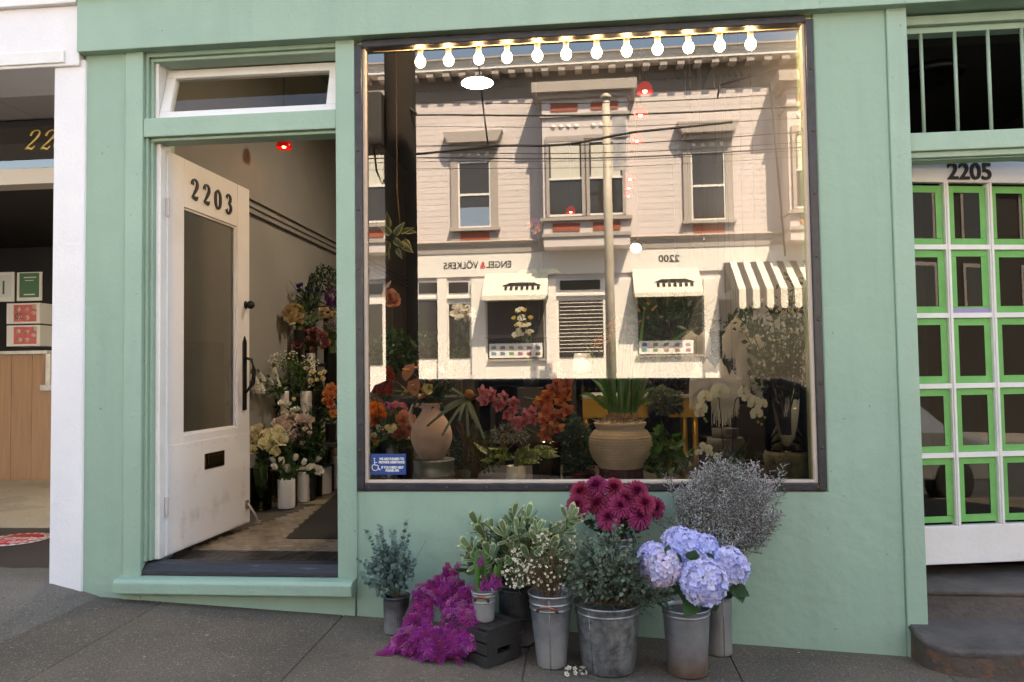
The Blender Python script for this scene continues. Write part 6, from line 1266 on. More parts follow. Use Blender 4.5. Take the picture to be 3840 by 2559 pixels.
for (zx, zy) in ((490, 1050), (590, 1110), (760, 1115), (865, 1130), (600, 930), (560, 985), (700, 1010), (820, 1060), (650, 800), (790, 1000)):
    a = Vector(at(1755, 1500, .23)); b = Vector(at(1320 + zx * .574, 1000 + zy * .574, .14)); m1 = Vector(at(1320 + (zx + 740) / 2 * .574, 1000 + (zy * .45 + 840 * .55) * .574, .12)); P_ = arc(a - B, b - B, n=27, out=m1 - B); mb = MB(); V = []; w_ = .026
    for i, p in enumerate(P_):
        tt = (P_[min(i + 1, 26)] - P_[max(i - 1, 0)]).normalized(); sd = tt.cross(Vector((.2, -1, .5))).normalized(); h = w_ / 2 * sawp(i / 26); V += [p + sd * h + Vector((0, 0, .004)), p, p - sd * h + Vector((0, 0, .004))]
    mb.add(V, [f for i in range(26) for f in ((3 * i, 3 * i + 1, 3 * i + 4, 3 * i + 3), (3 * i + 1, 3 * i + 2, 3 * i + 5, 3 * i + 4))], 0, True); mb.obj('leaf', saw, t)
st = MB().tube([(0, 0, -.2), Vector(at(1757, 1500, .23)) - B], .005, 6); st.obj('stem', PM['stemb'], t)
# cymbidium sprays
def spray(name, label, zpts, m, ml, y, base, stemc, s=1.0, n=1):
    t = thing(name, label, 'orchid', tuple(base)); B = Vector(base); me = [f_cymb(m, ml) for _ in range(3)]
    pp = [Vector(at(1320 + a * .574, 1000 + b * .574, y + U(-.05, .03))) for a, b in zpts]
    for p in pp: mobj('bloom', random.choice(me), t, aim(p - B, Vector((U(-.6, .6), -1, U(-.35, .35))), U(-.5, .5), s * U(.9, 1.15)))
    ax = sorted(pp, key=lambda p: -p.z); st = MB(); st.tube([(0, 0, 0)] + [(q - B) * 1 + Vector((0, .035, 0)) for q in ax[::-1][::3]], .0045, 6); o = st.obj('stem_bundle', stemc, t); o['kind'] = 'stuff'
    return t
cympk = petal_mat('cymbidium_pink', (.55, .16, .25), c2=(.66, .32, .38), rnd=.12); cymor = petal_mat('cymbidium_orange', (.55, .20, .085), c2=(.64, .28, .13), rnd=.14); lipm = mat('orchid_lip', (.38, .05, .03), .5); lipy = mat('orchid_lip_yellow', (.6, .35, .05), .5)
spray('pink_cymbidium_spray', 'arching spray of rose pink cymbidium orchids in the middle of the window', [(850, 820), (925, 830), (1000, 855), (880, 885), (950, 905), (1060, 880), (1005, 960), (1065, 1000), (1120, 970), (1170, 945), (1100, 1040), (1190, 990), (905, 850), (980, 900), (1040, 930), (1085, 900), (865, 860), (1130, 1010)], cympk, lipm, .22, at(2040, 1640, .25), PM['stem'], 1.0)
cl2 = MB(); geo(cl2, leafgeo(.09, .03, 6, .2, .2, LANCE), Matrix.Identity(4))
mobj('leaf', cl2.mesh('leaf', PM['leafo']), bpy.data.objects['pink_cymbidium_spray'], aim(Vector(at(1965, 1490, .2)) - bpy.data.objects['pink_cymbidium_spray'].location, (.8, -.2, -.25), -1.57))
spray('orange_cymbidium_spray', 'tall spray of rust orange cymbidium orchids above the brown glass vase', [(1370, 670), (1390, 740), (1310, 790), (1425, 815), (1280, 865), (1365, 890), (1260, 940), (1405, 935), (1320, 980), (1310, 1060), (1260, 1095), (1350, 720), (1420, 760), (1240, 880), (1345, 830), (1300, 920), (1385, 850), (1250, 1000), (1340, 1060), (1350, 660), (1290, 830), (1335, 760), (1400, 700), (1370, 960), (1285, 1040)], cymor, lipm, .26, at(2050, 1640, .3), PM['stem'], 1.12)
brg = glass_mat('brown_vase_glass', 1.6, (.16, .07, .03))
pot('brown_glass_vase', 'square brown glass vase under the orange orchids', [(1996, 2104, 1656), (1996, 2104, 1700), (1998, 2102, 1806)], .34, mat('brown_glass_solid', (.035, .016, .01), .08), seg=4, cat='vase')
# white vase with variegated leaves
p3_ = pot('white_planter', 'white cylinder planter with variegated leaves at the window edge', [(1898, 1973, 1728), (1898, 1973, 1770), (1900, 1971, 1806)], .17, whc)
dcm = mat('dracaena_leaf', (.12, .20, .05), .4, c2=(.66, .66, .30), scale=55, rnd=.2, lo=.5, hi=.62); drl = []
for k in range(3): mb = MB(); geo(mb, leafgeo(.085, .034, 6, .2, .35 + .1 * k, LANCE), Matrix.Identity(4)); drl.append(mb.mesh('leaf', dcm))
t = thing('variegated_plant', 'yellow and green marbled leaves over the white planter', 'plant', tuple(p3_[1])); B = p3_[1]
for k in range(46):
    a = U(0, 6.28); r = U(.02, .13); p = Vector((r * 1.25 * math.cos(a), r * .5 * math.sin(a) - .01, U(.0, .055) + .03)); mobj('leaf', random.choice(drl), t, aim(p, (math.cos(a), math.sin(a) * .6 - .5, U(-.3, .5)), U(2.2, 4), U(.75, 1.15)))
o = MB().tube([(0, 0, -.05), (0, 0, .05)], .012, 6).obj('stem', PM['stem'], t)
bush('silver_foliage', 'grey white fluffy foliage behind the marbled leaves', 'foliage', at(1880, 1730, .36), 1915, 1630, 75, 38, .38, .08, 420, [leafgeo(.022, .007, 2), leafgeo(.03, .006, 2)], mat('silver_leaf', (.22, .24, .22), .7, rnd=.6, tint=True), stems=14, sz=.9)
bush('pink_berry_spray', 'tiny pink flowered twigs behind the saw toothed leaves', 'foliage', at(1750, 1720, .45), 1755, 1590, 62, 60, .45, .08, 500, [leafgeo(.008, .006, 1), leafgeo(.018, .004, 1)], mat('pink_berry', (.26, .09, .12), .7, rnd=.5, tint=True), stems=22, sz=1.0)
bush('dark_twigs', 'dark twiggy greenery low between drum and planter', 'foliage', at(1780, 1790, .5), 1790, 1690, 105, 90, .55, .12, 700, [leafgeo(.03, .008, 2)], PM['leafd'], stems=46)
bush('boxwood_bush', 'dense dark small leaved bush left of the textured pot', 'plant', at(2165, 1795, .42), 2165, 1680, 66, 118, .42, .11, 2600, [leafgeo(.019, .013, 2)], green('boxwood_leaf', (.05, .095, .055), tint=True, rnd=.45), stems=10)
pot('tray_pot', 'low dark tray under the dense small leaved bush', [(2108, 2235, 1778), (2112, 2230, 1806)], .42, M['iron'])
# textured pot with orchid grass
p5_ = pot('stump_base', 'dark weathered round base under the textured pot', [(2246, 2414, 1744), (2250, 2410, 1755), (2246, 2414, 1790), (2243, 2417, 1806)], .26, mat('dark_bark', (.05, .042, .042), .9, c2=(.11, .10, .10), scale=8, stretch=(4, 4, .6), bump=1, bscale=30))
stone = mat('textured_stoneware', (.68, .58, .49), .85, c2=(.55, .46, .38), scale=14, bump=.6, bscale=70)
rows_ = [(2234, 2424, 1571), (2233, 2425, 1578), (2238, 2420, 1588), (2242, 2416, 1594), (2228, 2430, 1606), (2216, 2441, 1625), (2212, 2445, 1650), (2213, 2443, 1675), (2222, 2434, 1700), (2236, 2420, 1722), (2246, 2411, 1735), (2248, 2409, 1741)]
fine = []
for a, b in zip(rows_, rows_[1:]):
    n = max(1, int((b[2] - a[2]) / 2.2))
    fine += [tuple(a[j] + (b[j] - a[j]) * k / n for j in range(3)) for k in range(n)]
fine.append(rows_[-1])
fine = [(p[0] - (1.6 if p[2] > 1600 and int(p[2] / 5.5) % 2 else 0), p[1] + (1.6 if p[2] > 1600 and int(p[2] / 5.5) % 2 else 0), p[2]) for p in fine]
p4_ = pot('textured_pot', 'round beige stoneware pot with knobbly bands, right of the window centre', fine, .26, stone, zb=p5_[1].z, seg=72, wob=lambda a, z: 1 + (.006 * math.sin(a * 40 + z * 900) if z < .165 else 0))
moss = MB(); B = p4_[1]; xf = []
for k in range(520): a = U(0, 6.28); r = .115 * math.sqrt(random.random()); xf.append(aim((r * math.cos(a), r * math.sin(a), .0 + .018 * (1 - (r / .115) ** 2) + U(-.01, .012)), (U(-1, 1), U(-1, 1), U(-.5, .8)), U(0, 6), U(.6, 1.5)))
t = thing('cymbidium_plant', 'potted orchid with tall grassy leaves in the textured pot', 'plant', tuple(B))
merged('moss', [leafgeo(.03, .0035, 3, .3, .9)], xf, mat('dry_moss', (.27, .20, .14), .9, rnd=.35, tint=True), t)
gl_ = green('grass_leaf', (.075, .17, .035), rnd=.25, hrnd=.02, rough=.38)
def blade(t, B, b0, tip_, mid, w_, m, n=12):
    P_ = arc(b0, tip_, n=n + 1, out=mid); mb = MB(); V = []
    for i, p in enumerate(P_):
        tt = (P_[min(i + 1, n)] - P_[max(i - 1, 0)]).normalized(); sd = tt.cross(Vector((.3, -1, .25))).normalized(); q = i / n; h = w_ / 2 * (.55 + .45 * min(1, q * 3)) * (1 if q < .55 else max(.04, 1 - ((q - .55) / .45) ** 2)); V += [p + sd * h + Vector((0, -.25 * h, 0)), p, p - sd * h + Vector((0, -.25 * h, 0))]
    mb.add(V, [f for i in range(n) for f in ((3 * i, 3 * i + 1, 3 * i + 4, 3 * i + 3), (3 * i + 1, 3 * i + 2, 3 * i + 5, 3 * i + 4))], 0, True); return mb.obj('leaf', m, t)
for (bx, by, tx, ty, mx_, my_) in ((210, 930, 35, 848, 100, 790), (240, 940, 70, 500, 190, 650), (230, 950, 60, 610, 150, 560), (250, 950, 120, 740, 180, 740), (300, 960, 330, 410, 290, 600), (280, 950, 250, 330, 250, 600), (330, 960, 400, 470, 350, 620), (350, 960, 340, 330, 330, 600), (370, 960, 430, 560, 400, 700), (400, 950, 480, 610, 430, 720), (410, 950, 540, 800, 440, 780), (260, 950, 180, 560, 220, 700), (300, 960, 360, 500, 330, 700), (320, 960, 280, 450, 300, 700), (380, 955, 460, 640, 410, 740), (340, 960, 390, 620, 350, 760), (290, 955, 230, 640, 250, 760), (240, 950, 140, 860, 190, 820), (270, 950, 200, 740, 230, 820), (310, 960, 300, 600, 305, 760), (360, 960, 420, 700, 390, 800), (400, 955, 500, 900, 450, 840), (330, 960, 340, 560, 335, 760), (390, 960, 470, 240, 420, 600), (400, 955, 855, 395, 560, 420), (395, 960, 440, 760, 420, 830), (250, 955, 160, 900, 200, 880), (350, 955, 370, 680, 360, 800)):
    yy_ = .26 + U(-.06, .06); f = lambda a, b, y: Vector(at(2150 + a * .574, 1000 + b * .574, y)) - B
    blade(t, B, f(bx, by, yy_), f(tx, ty, yy_ + U(-.08, .05)), f(mx_, my_, yy_), .020 * U(.8, 1.2), gl_)
for (x0, x1, y1) in ((232, 232, 420), (378, 372, 540)): part('flower_stake', MB().tube([Vector(at(2150 + x0 * .574, 1555, .24)) - B, Vector(at(2150 + x1 * .574, 1000 + y1 * .574, .24)) - B], .0035, 6), mat('stake_brown_%d' % x0, (.12, .04, .03), .6), t, 0)
budm = petal_mat('orchid_bud', (.52, .30, .10), rnd=.2, hrnd=.03); budp = petal_mat('orchid_bud_pink', (.66, .20, .17)); browno = petal_mat('orchid_brown', (.28, .08, .03), c2=(.4, .15, .05))
bud = MB().lathe([(0, 0), (.006, .004), (.008, .014), (.005, .024), (0, .03)], 10)
b_a, b_b = bud.mesh('bud', budm), bud.mesh('bud', budp); cyb = f_cymb(browno, lipy)
for (zx, zy, me, s) in ((500, 250, b_a, .9), (470, 285, b_a, .8), (430, 295, b_a, .9), (510, 290, b_a, .9), (530, 270, b_a, .7), (485, 345, b_b, .9), (430, 370, b_b, .8), (328, 405, b_b, .8), (324, 475, b_b, .9), (360, 560, b_b, 1.0), (300, 350, b_a, .8), (205, 500, b_a, 1.2), (245, 560, b_a, 1.0), (200, 570, b_a, .8), (250, 480, b_a, 1.1)): mobj('bud', me, t, aim(Vector(at(2150 + zx * .574, 1000 + zy * .574, .22)) - B, (U(-.6, .6), -.4, U(.2, .9)), 0, s))
for (zx, zy) in ((180, 490), (215, 440), (165, 500), (250, 400), (240, 440), (270, 375)): mobj('bloom', cyb, t, aim(Vector(at(2150 + zx * .574, 1000 + zy * .574, .24)) - B, (U(-.6, .6), -.8, U(-.3, .3)), U(-.4, .4), .85))
# camellia like plant, dark potted plant on gold table
cam_l = []
clm = green('glossy_leaf', (.07, .16, .03), rough=.28, rnd=.35, hrnd=.02)
for k in range(3): mb = MB(); geo(mb, leafgeo(.065, .034, 6, .2, .15 + .1 * k, LANCE), Matrix.Identity(4)); cam_l.append(mb.mesh('leaf', clm))
pc = pot('low_clay_pot', 'low brown pot of the glossy leaved plant at the window edge', [(2545, 2592, 1782), (2548, 2588, 1806)], .22, mat('clay_brown', (.16, .11, .08), .8))
t = thing('glossy_leaved_plant', 'glossy green leafy plant right of the textured pot', 'plant', tuple(pc[1])); B = pc[1]; st = MB()
for (px, py) in cluster(2500, 1725, 75, 62, 40, 17) + [(2485, 1600), (2480, 1625), (2520, 1640), (2465, 1640), (2500, 1655), (2490, 1670), (2450, 1700)]:
    p = Vector(at(px, py, .25 + U(-.06, .06))); v = p - B
    for q in range(3): mobj('leaf', random.choice(cam_l), t, aim(v, Vector((U(-1, 1), U(-1, .3), U(-.35, .8))), U(2.2, 4), U(.7, 1.15)))
    st.tube(arc((0, 0, -.01), v), [.0035, .003, .0025, .002, .0015], 5, cap=False)
o = st.obj('twig_bundle', PM['stemb'], t); o['kind'] = 'stuff'
gold = mat('brass_table', (.42, .24, .04), .35, metal=.55, c2=(.3, .17, .03), scale=5)
GT = thing('gold_table', 'gold painted table with grey top behind the textured pot', 'table')
a = at(2480, 1560, 1.25); b = at(2612, 1500, 1.25)
part('table_top', MB().box(a[0] - .5, b[0], 1.05, 1.75, b[2] + .02, b[2] + .04), M['intgrey'], GT, .003); part('apron', MB().box(a[0] - .5, b[0], 1.07, 1.1, a[2], b[2] + .02), gold, GT, .002)
for x in (a[0] - .48, b[0] - .10, b[0] - .035): part('leg', MB().tube([(x, 1.1, FZ), (x, 1.1, b[2] + .02)], .018, 10), gold, GT, 0)
pk_ = pot('dark_planter', 'dark planter with grey green trailing plant on the gold table', [(2430, 2510, 1530), (2436, 2504, 1585)], 1.0, M['iron'], zb=a[2] - .02)
bush('trailing_plant', 'grey green bushy plant behind the orchid grass', 'plant', tuple(pk_[1]), 2495, 1505, 62, 48, .95, .14, 1100, [leafgeo(.026, .02, 2)], green('trailing_leaf', (.10, .125, .085), tint=True, rnd=.4), stems=12)
bush('dark_crinkled_plant', 'blackish crinkled foliage above the grey green plant', 'plant', at(2500, 1520, 1.2), 2500, 1440, 75, 30, 1.2, .12, 420, [leafgeo(.04, .035, 3, .4, .2, ROUND)], mat('black_leaf', (.02, .017, .016), .6, rnd=.5, tint=True), stems=8)
# hanging dried tassels
tas = mat('dried_tassel', (.90, .86, .82), .8, rnd=.25, tint=True, transl=.2)
def tassel(label, x, y0, y1, w_, y, n=230):
    p = Vector(at(x, y0, y)); k = ppx(y); L = (y1 - y0) * k; t = thing('dried_tassel', label, 'dried plant', tuple(p), 'dried tassels hanging in the window'); mb = MB()
    for _ in range(n):
        a = U(0, 6.28); q = math.sqrt(random.random()) * w_ / 2 * k; l = L * U(.45, 1.0); f = U(.8, 1.25); pts = [(U(-.004, .004), U(-.004, .004), U(-.03, 0))] + [(q * math.cos(a) * min(1, (u * 2.2)) * f ** u + U(-.003, .003), q * .6 * math.sin(a) * min(1, u * 2.2), -l * u) for u in (.2, .45, .7, 1)]
        for p0, p1, wd_ in zip(pts, pts[1:], (.003, .0050, .0044, .0022)): mb.add([(p0[0] - wd_ / 2, p0[1], p0[2]), (p0[0] + wd_ / 2, p0[1], p0[2]), (p1[0] + wd_ / 2, p1[1], p1[2]), (p1[0] - wd_ / 2, p1[1], p1[2])], [(0, 1, 2, 3)])
    o = mb.obj('strands', tas, t); o.name = 'strand_mass'; o['kind'] = 'stuff'
    part('cord', MB().tube([(0, 0, 0), (0, 0, 4.27 - p.z)], .0006, 4), M['black'], t, 0)
zt = lambda a, b: (2550 + a * .3508, 1100 + b * .3508)
for (x, y0, y1, w_, y, lb) in ((120, 400, 760, 190, .62, 'leftmost pale dried tassel, tucked behind the listing reflections'), (265, 390, 680, 110, .55, 'narrow pale dried tassel second from the left'), (180, 740, 1250, 150, .42, 'lower left dried tassel with long hanging strands'), (290, 700, 1150, 150, .50, 'dried tassel between the lower left and the whitest one'), (440, 700, 1420, 190, .38, 'whitest lowest dried tassel behind the big orchid bloom'), (600, 240, 720, 200, .60, 'highest dried tassel under the striped awning reflection'), (500, 400, 700, 90, .55, 'dark edged dried tassel left of the highest one'), (700, 420, 1080, 210, .55, 'wide dried tassel beside the branches'), (830, 400, 1040, 150, .6, 'rightmost dried tassel partly behind the branches'), (560, 820, 1320, 110, .5, 'slim dried tassel hanging right of the whitest one')):
    tassel(lb, *(zt(x, y0)), zt(0, y1)[1], w_ * .3508, y) if False else tassel(lb, zt(x, y0)[0], zt(x, y0)[1], zt(x, y1)[1], w_ * .3508, y)
# phalaenopsis
phm = petal_mat('phalaenopsis_white', (.78, .76, .70), rnd=.06, back=(.70, .70, .58)); phl = mat('phalaenopsis_lip', (.55, .36, .08), .5); PH = f_phal(phm, phl)
po = pot('orchid_pot', 'dark tall pot of the white moth orchid', [(2672, 2768, 1590), (2676, 2764, 1640), (2684, 2756, 1665)], .55, mat('dark_pot', (.03, .03, .03), .6), zb=DK + .15)
pst = pot('orchid_pot_stand', 'broad dark drum under the moth orchid pot', [(2660, 2790, 1662), (2655, 2795, 1700), (2655, 2795, 1806)], .55, mat('dark_drum', (.055, .055, .05), .7, c2=(.03, .03, .03), scale=10, stretch=(20, 20, .4)))
t = thing('moth_orchid', 'white moth orchid with arching stems and broad dark leaves, right of centre', 'orchid', tuple(at(2715, 1750, .22))); B = Vector(t.location)
f6 = lambda a, b, y=.2: Vector(at(2150 + a * .574, 1000 + b * .574, y))
for (zx, zy, s, dx) in ((955, 822, 1.18, 0), (862, 855, .95, -.5), (842, 925, .8, -.6), (826, 960, .65, -.5), (1110, 828, .8, .2), (1140, 860, .75, -.3), (1182, 893, .95, .1), (1238, 897, .7, .8), (1193, 962, .85, .2), (1108, 800, .5, .1), (1165, 870, .6, .5)): mobj('bloom', PH, t, aim(f6(zx, zy, .17) - B, (dx, -1, .05), U(-.25, .25), s))
gb = MB().lathe([(0, 0), (.007, .005), (.008, .012), (0, .02)], 8).mesh('bud', petal_mat('orchid_green_bud', (.42, .46, .10)))
for (zx, zy) in ((858, 985), (868, 1000), (1205, 1005), (1228, 1020), (1250, 975), (1112, 770)): mobj('bud', gb, t, aim(f6(zx, zy, .17) - B, (0, -.3, -1), 0, .9))
for pts in (((985, 1240), (965, 1000), (950, 860), (900, 830), (850, 900)), ((1040, 1230), (1045, 950), (1060, 870), (1110, 820), (1190, 930))): part('flower_stem', MB().tube([f6(a, b, .2) - B for a, b in pts], .003, 6), mat('orchid_stem_%d' % pts[0][0], (.03, .03, .02), .6), t, 0)
bl = green('orchid_leaf', (.03, .07, .025), rough=.35, rnd=.15)
for (a0, b0, a1, b1, w_) in ((1020, 1300, 1175, 1145, .05), (1020, 1320, 1160, 1220, .045), (1000, 1320, 920, 1290, .045), (1010, 1330, 1100, 1300, .045), (990, 1310, 840, 1250, .04)):
    a = f6(a0, b0, .20) - B; b = f6(a1, b1, .14) - B; v = b - a; mb = MB(); geo(mb, leafgeo(v.length, w_, 7, .3, .12, STRAP), Matrix.Identity(4)); mobj('leaf', mb.mesh('leaf', bl), t, aim(a, v, -1.8))
t = thing('small_moth_orchid', 'small spray of white moth orchids low above the sea lavender', 'orchid', tuple(f6(880, 1330, .15))); B = Vector(t.location)
for (zx, zy) in ((845, 1170), (885, 1187), (818, 1215), (890, 1222), (936, 1240), (855, 1195)): mobj('bloom', PH, t, aim(f6(zx, zy, .13) - B, (U(-.3, .3), -1, .1), U(-.3, .3), .46))
for (zx, zy) in ((800, 1190), (790, 1185), (810, 1180)): mobj('bud', gb, t, aim(f6(zx, zy, .13) - B, (-.5, -.3, .5), 0, .5))
part('flower_stem', MB().tube([(0, 0, -.1), f6(900, 1230, .14) - B, f6(850, 1185, .14) - B, f6(795, 1185, .14) - B], .002, 5), PM['stem'], t, 0)
# right corner: bark pot, glass cylinder, flowering branches
bark = mat('mossy_bark', (.07, .06, .05), .95, c2=(.15, .15, .11), scale=12, bump=1, bscale=30)
pb_ = pot('mossy_pot', 'dark mossy round pot in the right corner of the window', [(2878, 3032, 1700), (2872, 3040, 1716), (2874, 3036, 1740), (2878, 3032, 1762), (2880, 3030, 1770), (2882, 3028, 1806)], .42, bark)
gzh = at(2957, 1452, .42)[2] - pb_[1].z; gzt = thing('glass_cylinder', 'tall clear glass cylinder of branches in the right corner', 'vase', tuple(pb_[1]))
part('body', MB().lathe([(.001, .004), (.106, .004), (.110, .01), (.111, gzh - .004), (.108, gzh), (.105, gzh - .004), (.104, .012)], 40), glass_mat('cylinder_glass', 1.35, (.93, .95, .95)), gzt, 0); gz = (gzt, pb_[1] + Vector((0, 0, gzh)))
t = thing('flowering_branches', 'leafy branches with small white blossoms in the tall glass cylinder', 'branches', tuple(gz[1] - Vector((0, 0, .25)))); B = Vector(t.location); st = MB()
brm = mat('branch_bark', (.035, .025, .02), .8); tipz = [(1075, 370), (1110, 330), (1200, 310), (1190, 640), (1210, 700), (1240, 560), (1270, 480), (1310, 420), (1350, 300), (1290, 270), (1400, 240), (1480, 170), (1500, 320), (1520, 450), (1500, 560), (1440, 380), (1380, 470), (1250, 610), (1300, 520), (1440, 100), (1510, 650), (1400, 130)]
lf_x = []; fl_p = []
for (zx, zy) in tipz:
    p = f6(zx, zy, .42 + U(-.12, .10)); v = p - B; pa = arc((U(-.02, .02), U(-.02, .02), 0), v, n=9, out=Vector((v.x * .35, v.y * .35, v.z * .62))); st.tube(pa, [.007, .0065, .006, .005, .004, .0035, .003, .0022, .0015], 5, cap=False)
    for k in range(30): q = pa[random.choice((4, 5, 6, 7, 8, 8))] + Vector((U(-.05, .05), U(-.05, .05), U(-.05, .05))); lf_x.append(aim(q, rdir(.2, .4), U(0, 6), U(.7, 1.3)))
    for k in range(5): fl_p.append(pa[random.choice((6, 7, 8))] + Vector((U(-.05, .05), U(-.08, .0), U(-.05, .05))))
o = st.obj('branch_bundle', brm, t); o['kind'] = 'stuff'
merged('foliage', [leafgeo(.034, .022, 3, .2, .1)], lf_x, green('branch_leaf', (.025, .055, .02), tint=True, rnd=.35), t)
wb_ = f_small(white_p, yel, .009)
for q in fl_p: mobj('bloom', wb_, t, aim(q, (U(-.5, .5), -1, U(-.2, .7)), 0, U(.8, 1.3)))
tw_ = thing('dark_twig_spray', 'tangle of thin dark twigs against the grey wall at the right', 'branches', tuple(at(2990, 1500, .75))); B = Vector(tw_.location); st = MB()
for k in range(26): 
    v = Vector(at(U(2960, 3050), U(1130, 1420), .75 + U(-.15, .15))) - B; st.tube(arc((0, 0, 0), v, n=6, out=v * .5 + Vector((U(-.1, .1), U(-.1, .1), 0))), [.004, .003, .0025, .002, .0015, .001], 4, cap=False)
o = st.obj('branch_bundle', brm, tw_); o['kind'] = 'stuff'
bush('', '', '', B, 3000, 1250, 48, 110, .75, .1, 160, [leafgeo(.03, .014, 2)], PM['leafd'], stems=0, t=tw_)
# lower left corner of the window
zd = lambda a, b: (1340 + a * .287, 1350 + b * .287)
lb0 = Vector(at(1400, 1740, .42)); 
wv = pot('zinc_flower_can', 'pale zinc can behind the blue sticker', [(1448, 1492, 1670), (1450, 1490, 1790), (1451, 1489, 1806)], .40, zincpot)
bq('orange_ranunculus_bunch', 'bright orange ranunculus at the lower left of the window', 'flowers', lb0, [zd(*q) for q in ((215, 730), (285, 680), (310, 735), (155, 830), (150, 640), (222, 825), (140, 700), (250, 640))], .36, [f_rose(orange_p)], .95, nleaf=50, dep=.04)
bq('pink_carnation_bunch', 'pink spray carnations above the orange ranunculus', 'flowers', Vector(at(1475, 1640, .5)), [zd(*q) for q in ((330, 600), (385, 580), (410, 630), (470, 680), (480, 600), (530, 580), (560, 600), (590, 590), (630, 640), (365, 620), (500, 570), (440, 590))], .46, [f_carn(pinkc)], .85, nleaf=30)
bq('antique_stock_bunch', 'antique pink and cream stock left of the terracotta jug', 'flowers', wv[1], [zd(*q) for q in ((300, 900), (400, 890), (470, 870), (340, 960), (290, 1000), (490, 910), (580, 960), (560, 1000), (640, 1010), (610, 900), (440, 930), (370, 1000), (520, 980))], .38, [f_rose(antique), f_carn(cream), f_spike(cream, .04, 18, .014, w=.014)], .95, nleaf=130, leafm=PM['leafm'])
bq('peach_rose_bunch', 'peach roses directly left of the jug handle', 'flowers', Vector(at(1520, 1680, .45)), [zd(*q) for q in ((620, 750), (650, 790), (640, 840), (600, 780), (660, 900))], .42, [f_rose(C('salmon_petal', (.62, .28, .17)))], 1.1, nleaf=20)
bq('orange_stock_bunch', 'orange and cream stock at the left edge of the window', 'flowers', lb0 + Vector((-.02, .0, -.05)), [zd(*q) for q in ((160, 950), (180, 1000), (150, 1020), (215, 990), (240, 1080), (130, 980))], .32, [f_carn(C('apricot_petal', (.62, .33, .10))), f_carn(cream)], 1.0, nleaf=90, leafm=PM['leafm'], leafg=[leafgeo(.08, .02, 4)])
bq('red_snapdragon_bunch', 'dark red snapdragons behind the anthuriums', 'flowers', Vector(at(1440, 1600, .65)), [zd(*q) for q in ((300, 400), (340, 360), (270, 430), (380, 330), (400, 420), (350, 460), (430, 270), (370, 260), (320, 300))], .6, [f_spike(redp, .08, 40, .02, w=.02)], 1.0, face=.1, upb=1.2, nleaf=50)
bq('brown_bloom_bunch', 'brownish faded blooms above the ranunculus', 'flowers', Vector(at(1400, 1600, .5)), [zd(*q) for q in ((180, 510), (260, 530), (200, 590), (150, 560), (300, 560))], .48, [f_carn(C('rust_petal', (.30, .12, .07)))], 1.0, nleaf=30)
t = thing('copper_leaf_spray', 'copper pointed leaves at the left edge of the window', 'foliage', tuple(at(1420, 1500, .3))); B = Vector(t.location)
for (x0, y0, x1, y1, w_) in ((270, 220, 410, 140, .035), (250, 220, 120, 140, .03), (240, 230, 150, 340, .05), (260, 230, 120, 280, .04), (215, 250, 200, 350, .04)):
    a = Vector(at(*zd(x0, y0), .28)); b = Vector(at(*zd(x1, y1), .24)); v = b - a; mb = MB(); geo(mb, leafgeo(v.length, w_, 6, .3, .1, LANCE), Matrix.Identity(4)); mobj('leaf', mb.mesh('leaf', anm), t, aim(a - B, v, -1.57))
part('stem', MB().tube([(0, 0, -.1), Vector(at(*zd(255, 225), .28)) - B], .003, 5), PM['stemb'], t, 0)
bush('left_dark_ferns', 'dark greenery filling the lower left of the window', 'foliage', Vector(at(1440, 1780, .6)), 1450, 1680, 90, 110, .72, .15, 800, [leafgeo(.05, .016, 3), leafgeo(.07, .01, 3)], PM['leafd'], stems=20)
# plants standing farther back on the left
bkz = lambda a, b: (1350 + a * .3827, 780 + b * .3827)
SHF = thing('back_shelf', 'dark shelving unit with bottles behind the window display', 'shelf')
for z in (.8, 1.28, 1.62): part('shelf_board', MB().box(-.95, 1.15, 2.4, 2.75, z, z + .025), M['deck'], SHF, .002)
for x in (-.95, .1, 1.12): part('upright', MB().box(x, x + .03, 2.4, 2.75, FZ, 1.65), M['deck'], SHF, .002)
part('back_panel', MB().box(-.95, 1.15, 2.75, 2.77, FZ, 1.64), mat('shelf_back', (.006, .005, .005), .8), SHF, 0)
CTB = thing('work_counter', 'pale wood work counter behind the orchids', 'counter')
zc_ = at(2240, 1402, 1.9)[2]; part('counter_top', MB().box(at(2140, 1400, 1.9)[0], at(2345, 1400, 1.9)[0], 1.7, 2.2, zc_ - .03, zc_), M['shelfwood'], CTB, .003)
for x in (at(2150, 1400, 1.9)[0], at(2340, 1400, 1.9)[0]): part('leg', MB().box(x - .02, x + .02, 1.75, 2.15, FZ, zc_ - .03), M['deck'], CTB, .002)
LT = vase('white_shade_pot', 'white rounded ceramic pot on the pale wood counter', 2148, 2222, 1326, 1392, 1.85, whc, [(.8, 0), (1, .2), (1, .6), (.86, 1), (.8, 1), (.8, .9), (0, .85)], zb=zc_)
bott = mat('bottle_brown', (.06, .03, .015), .1); amb = mat('bottle_gold', (.35, .2, .05), .3, metal=.5)
for k in range(7): p = at(2160 + k * 26, 1480, 2.0); t = vase('bottle', f'dark bottle, {ordn[k]} from the left under the pale wood counter', 2150 + k * 26, 2166 + k * 26, 1422, 1500, 2.05, amb if k in (1, 4) else bott, [(1, 0), (1, .6), (.4, .75), (.36, 1), (.3, 1), (0, .98)], cat='bottle')
bush('fern_mass', 'dark green ferny plants left behind the anthuriums', 'plant', Vector(at(1480, 1420, 1.1)), 1480, 1320, 75, 75, 1.1, .2, 900, [leafgeo(.04, .02, 3)], green('fern_leaf', (.03, .07, .02), tint=True, rnd=.4), stems=14)
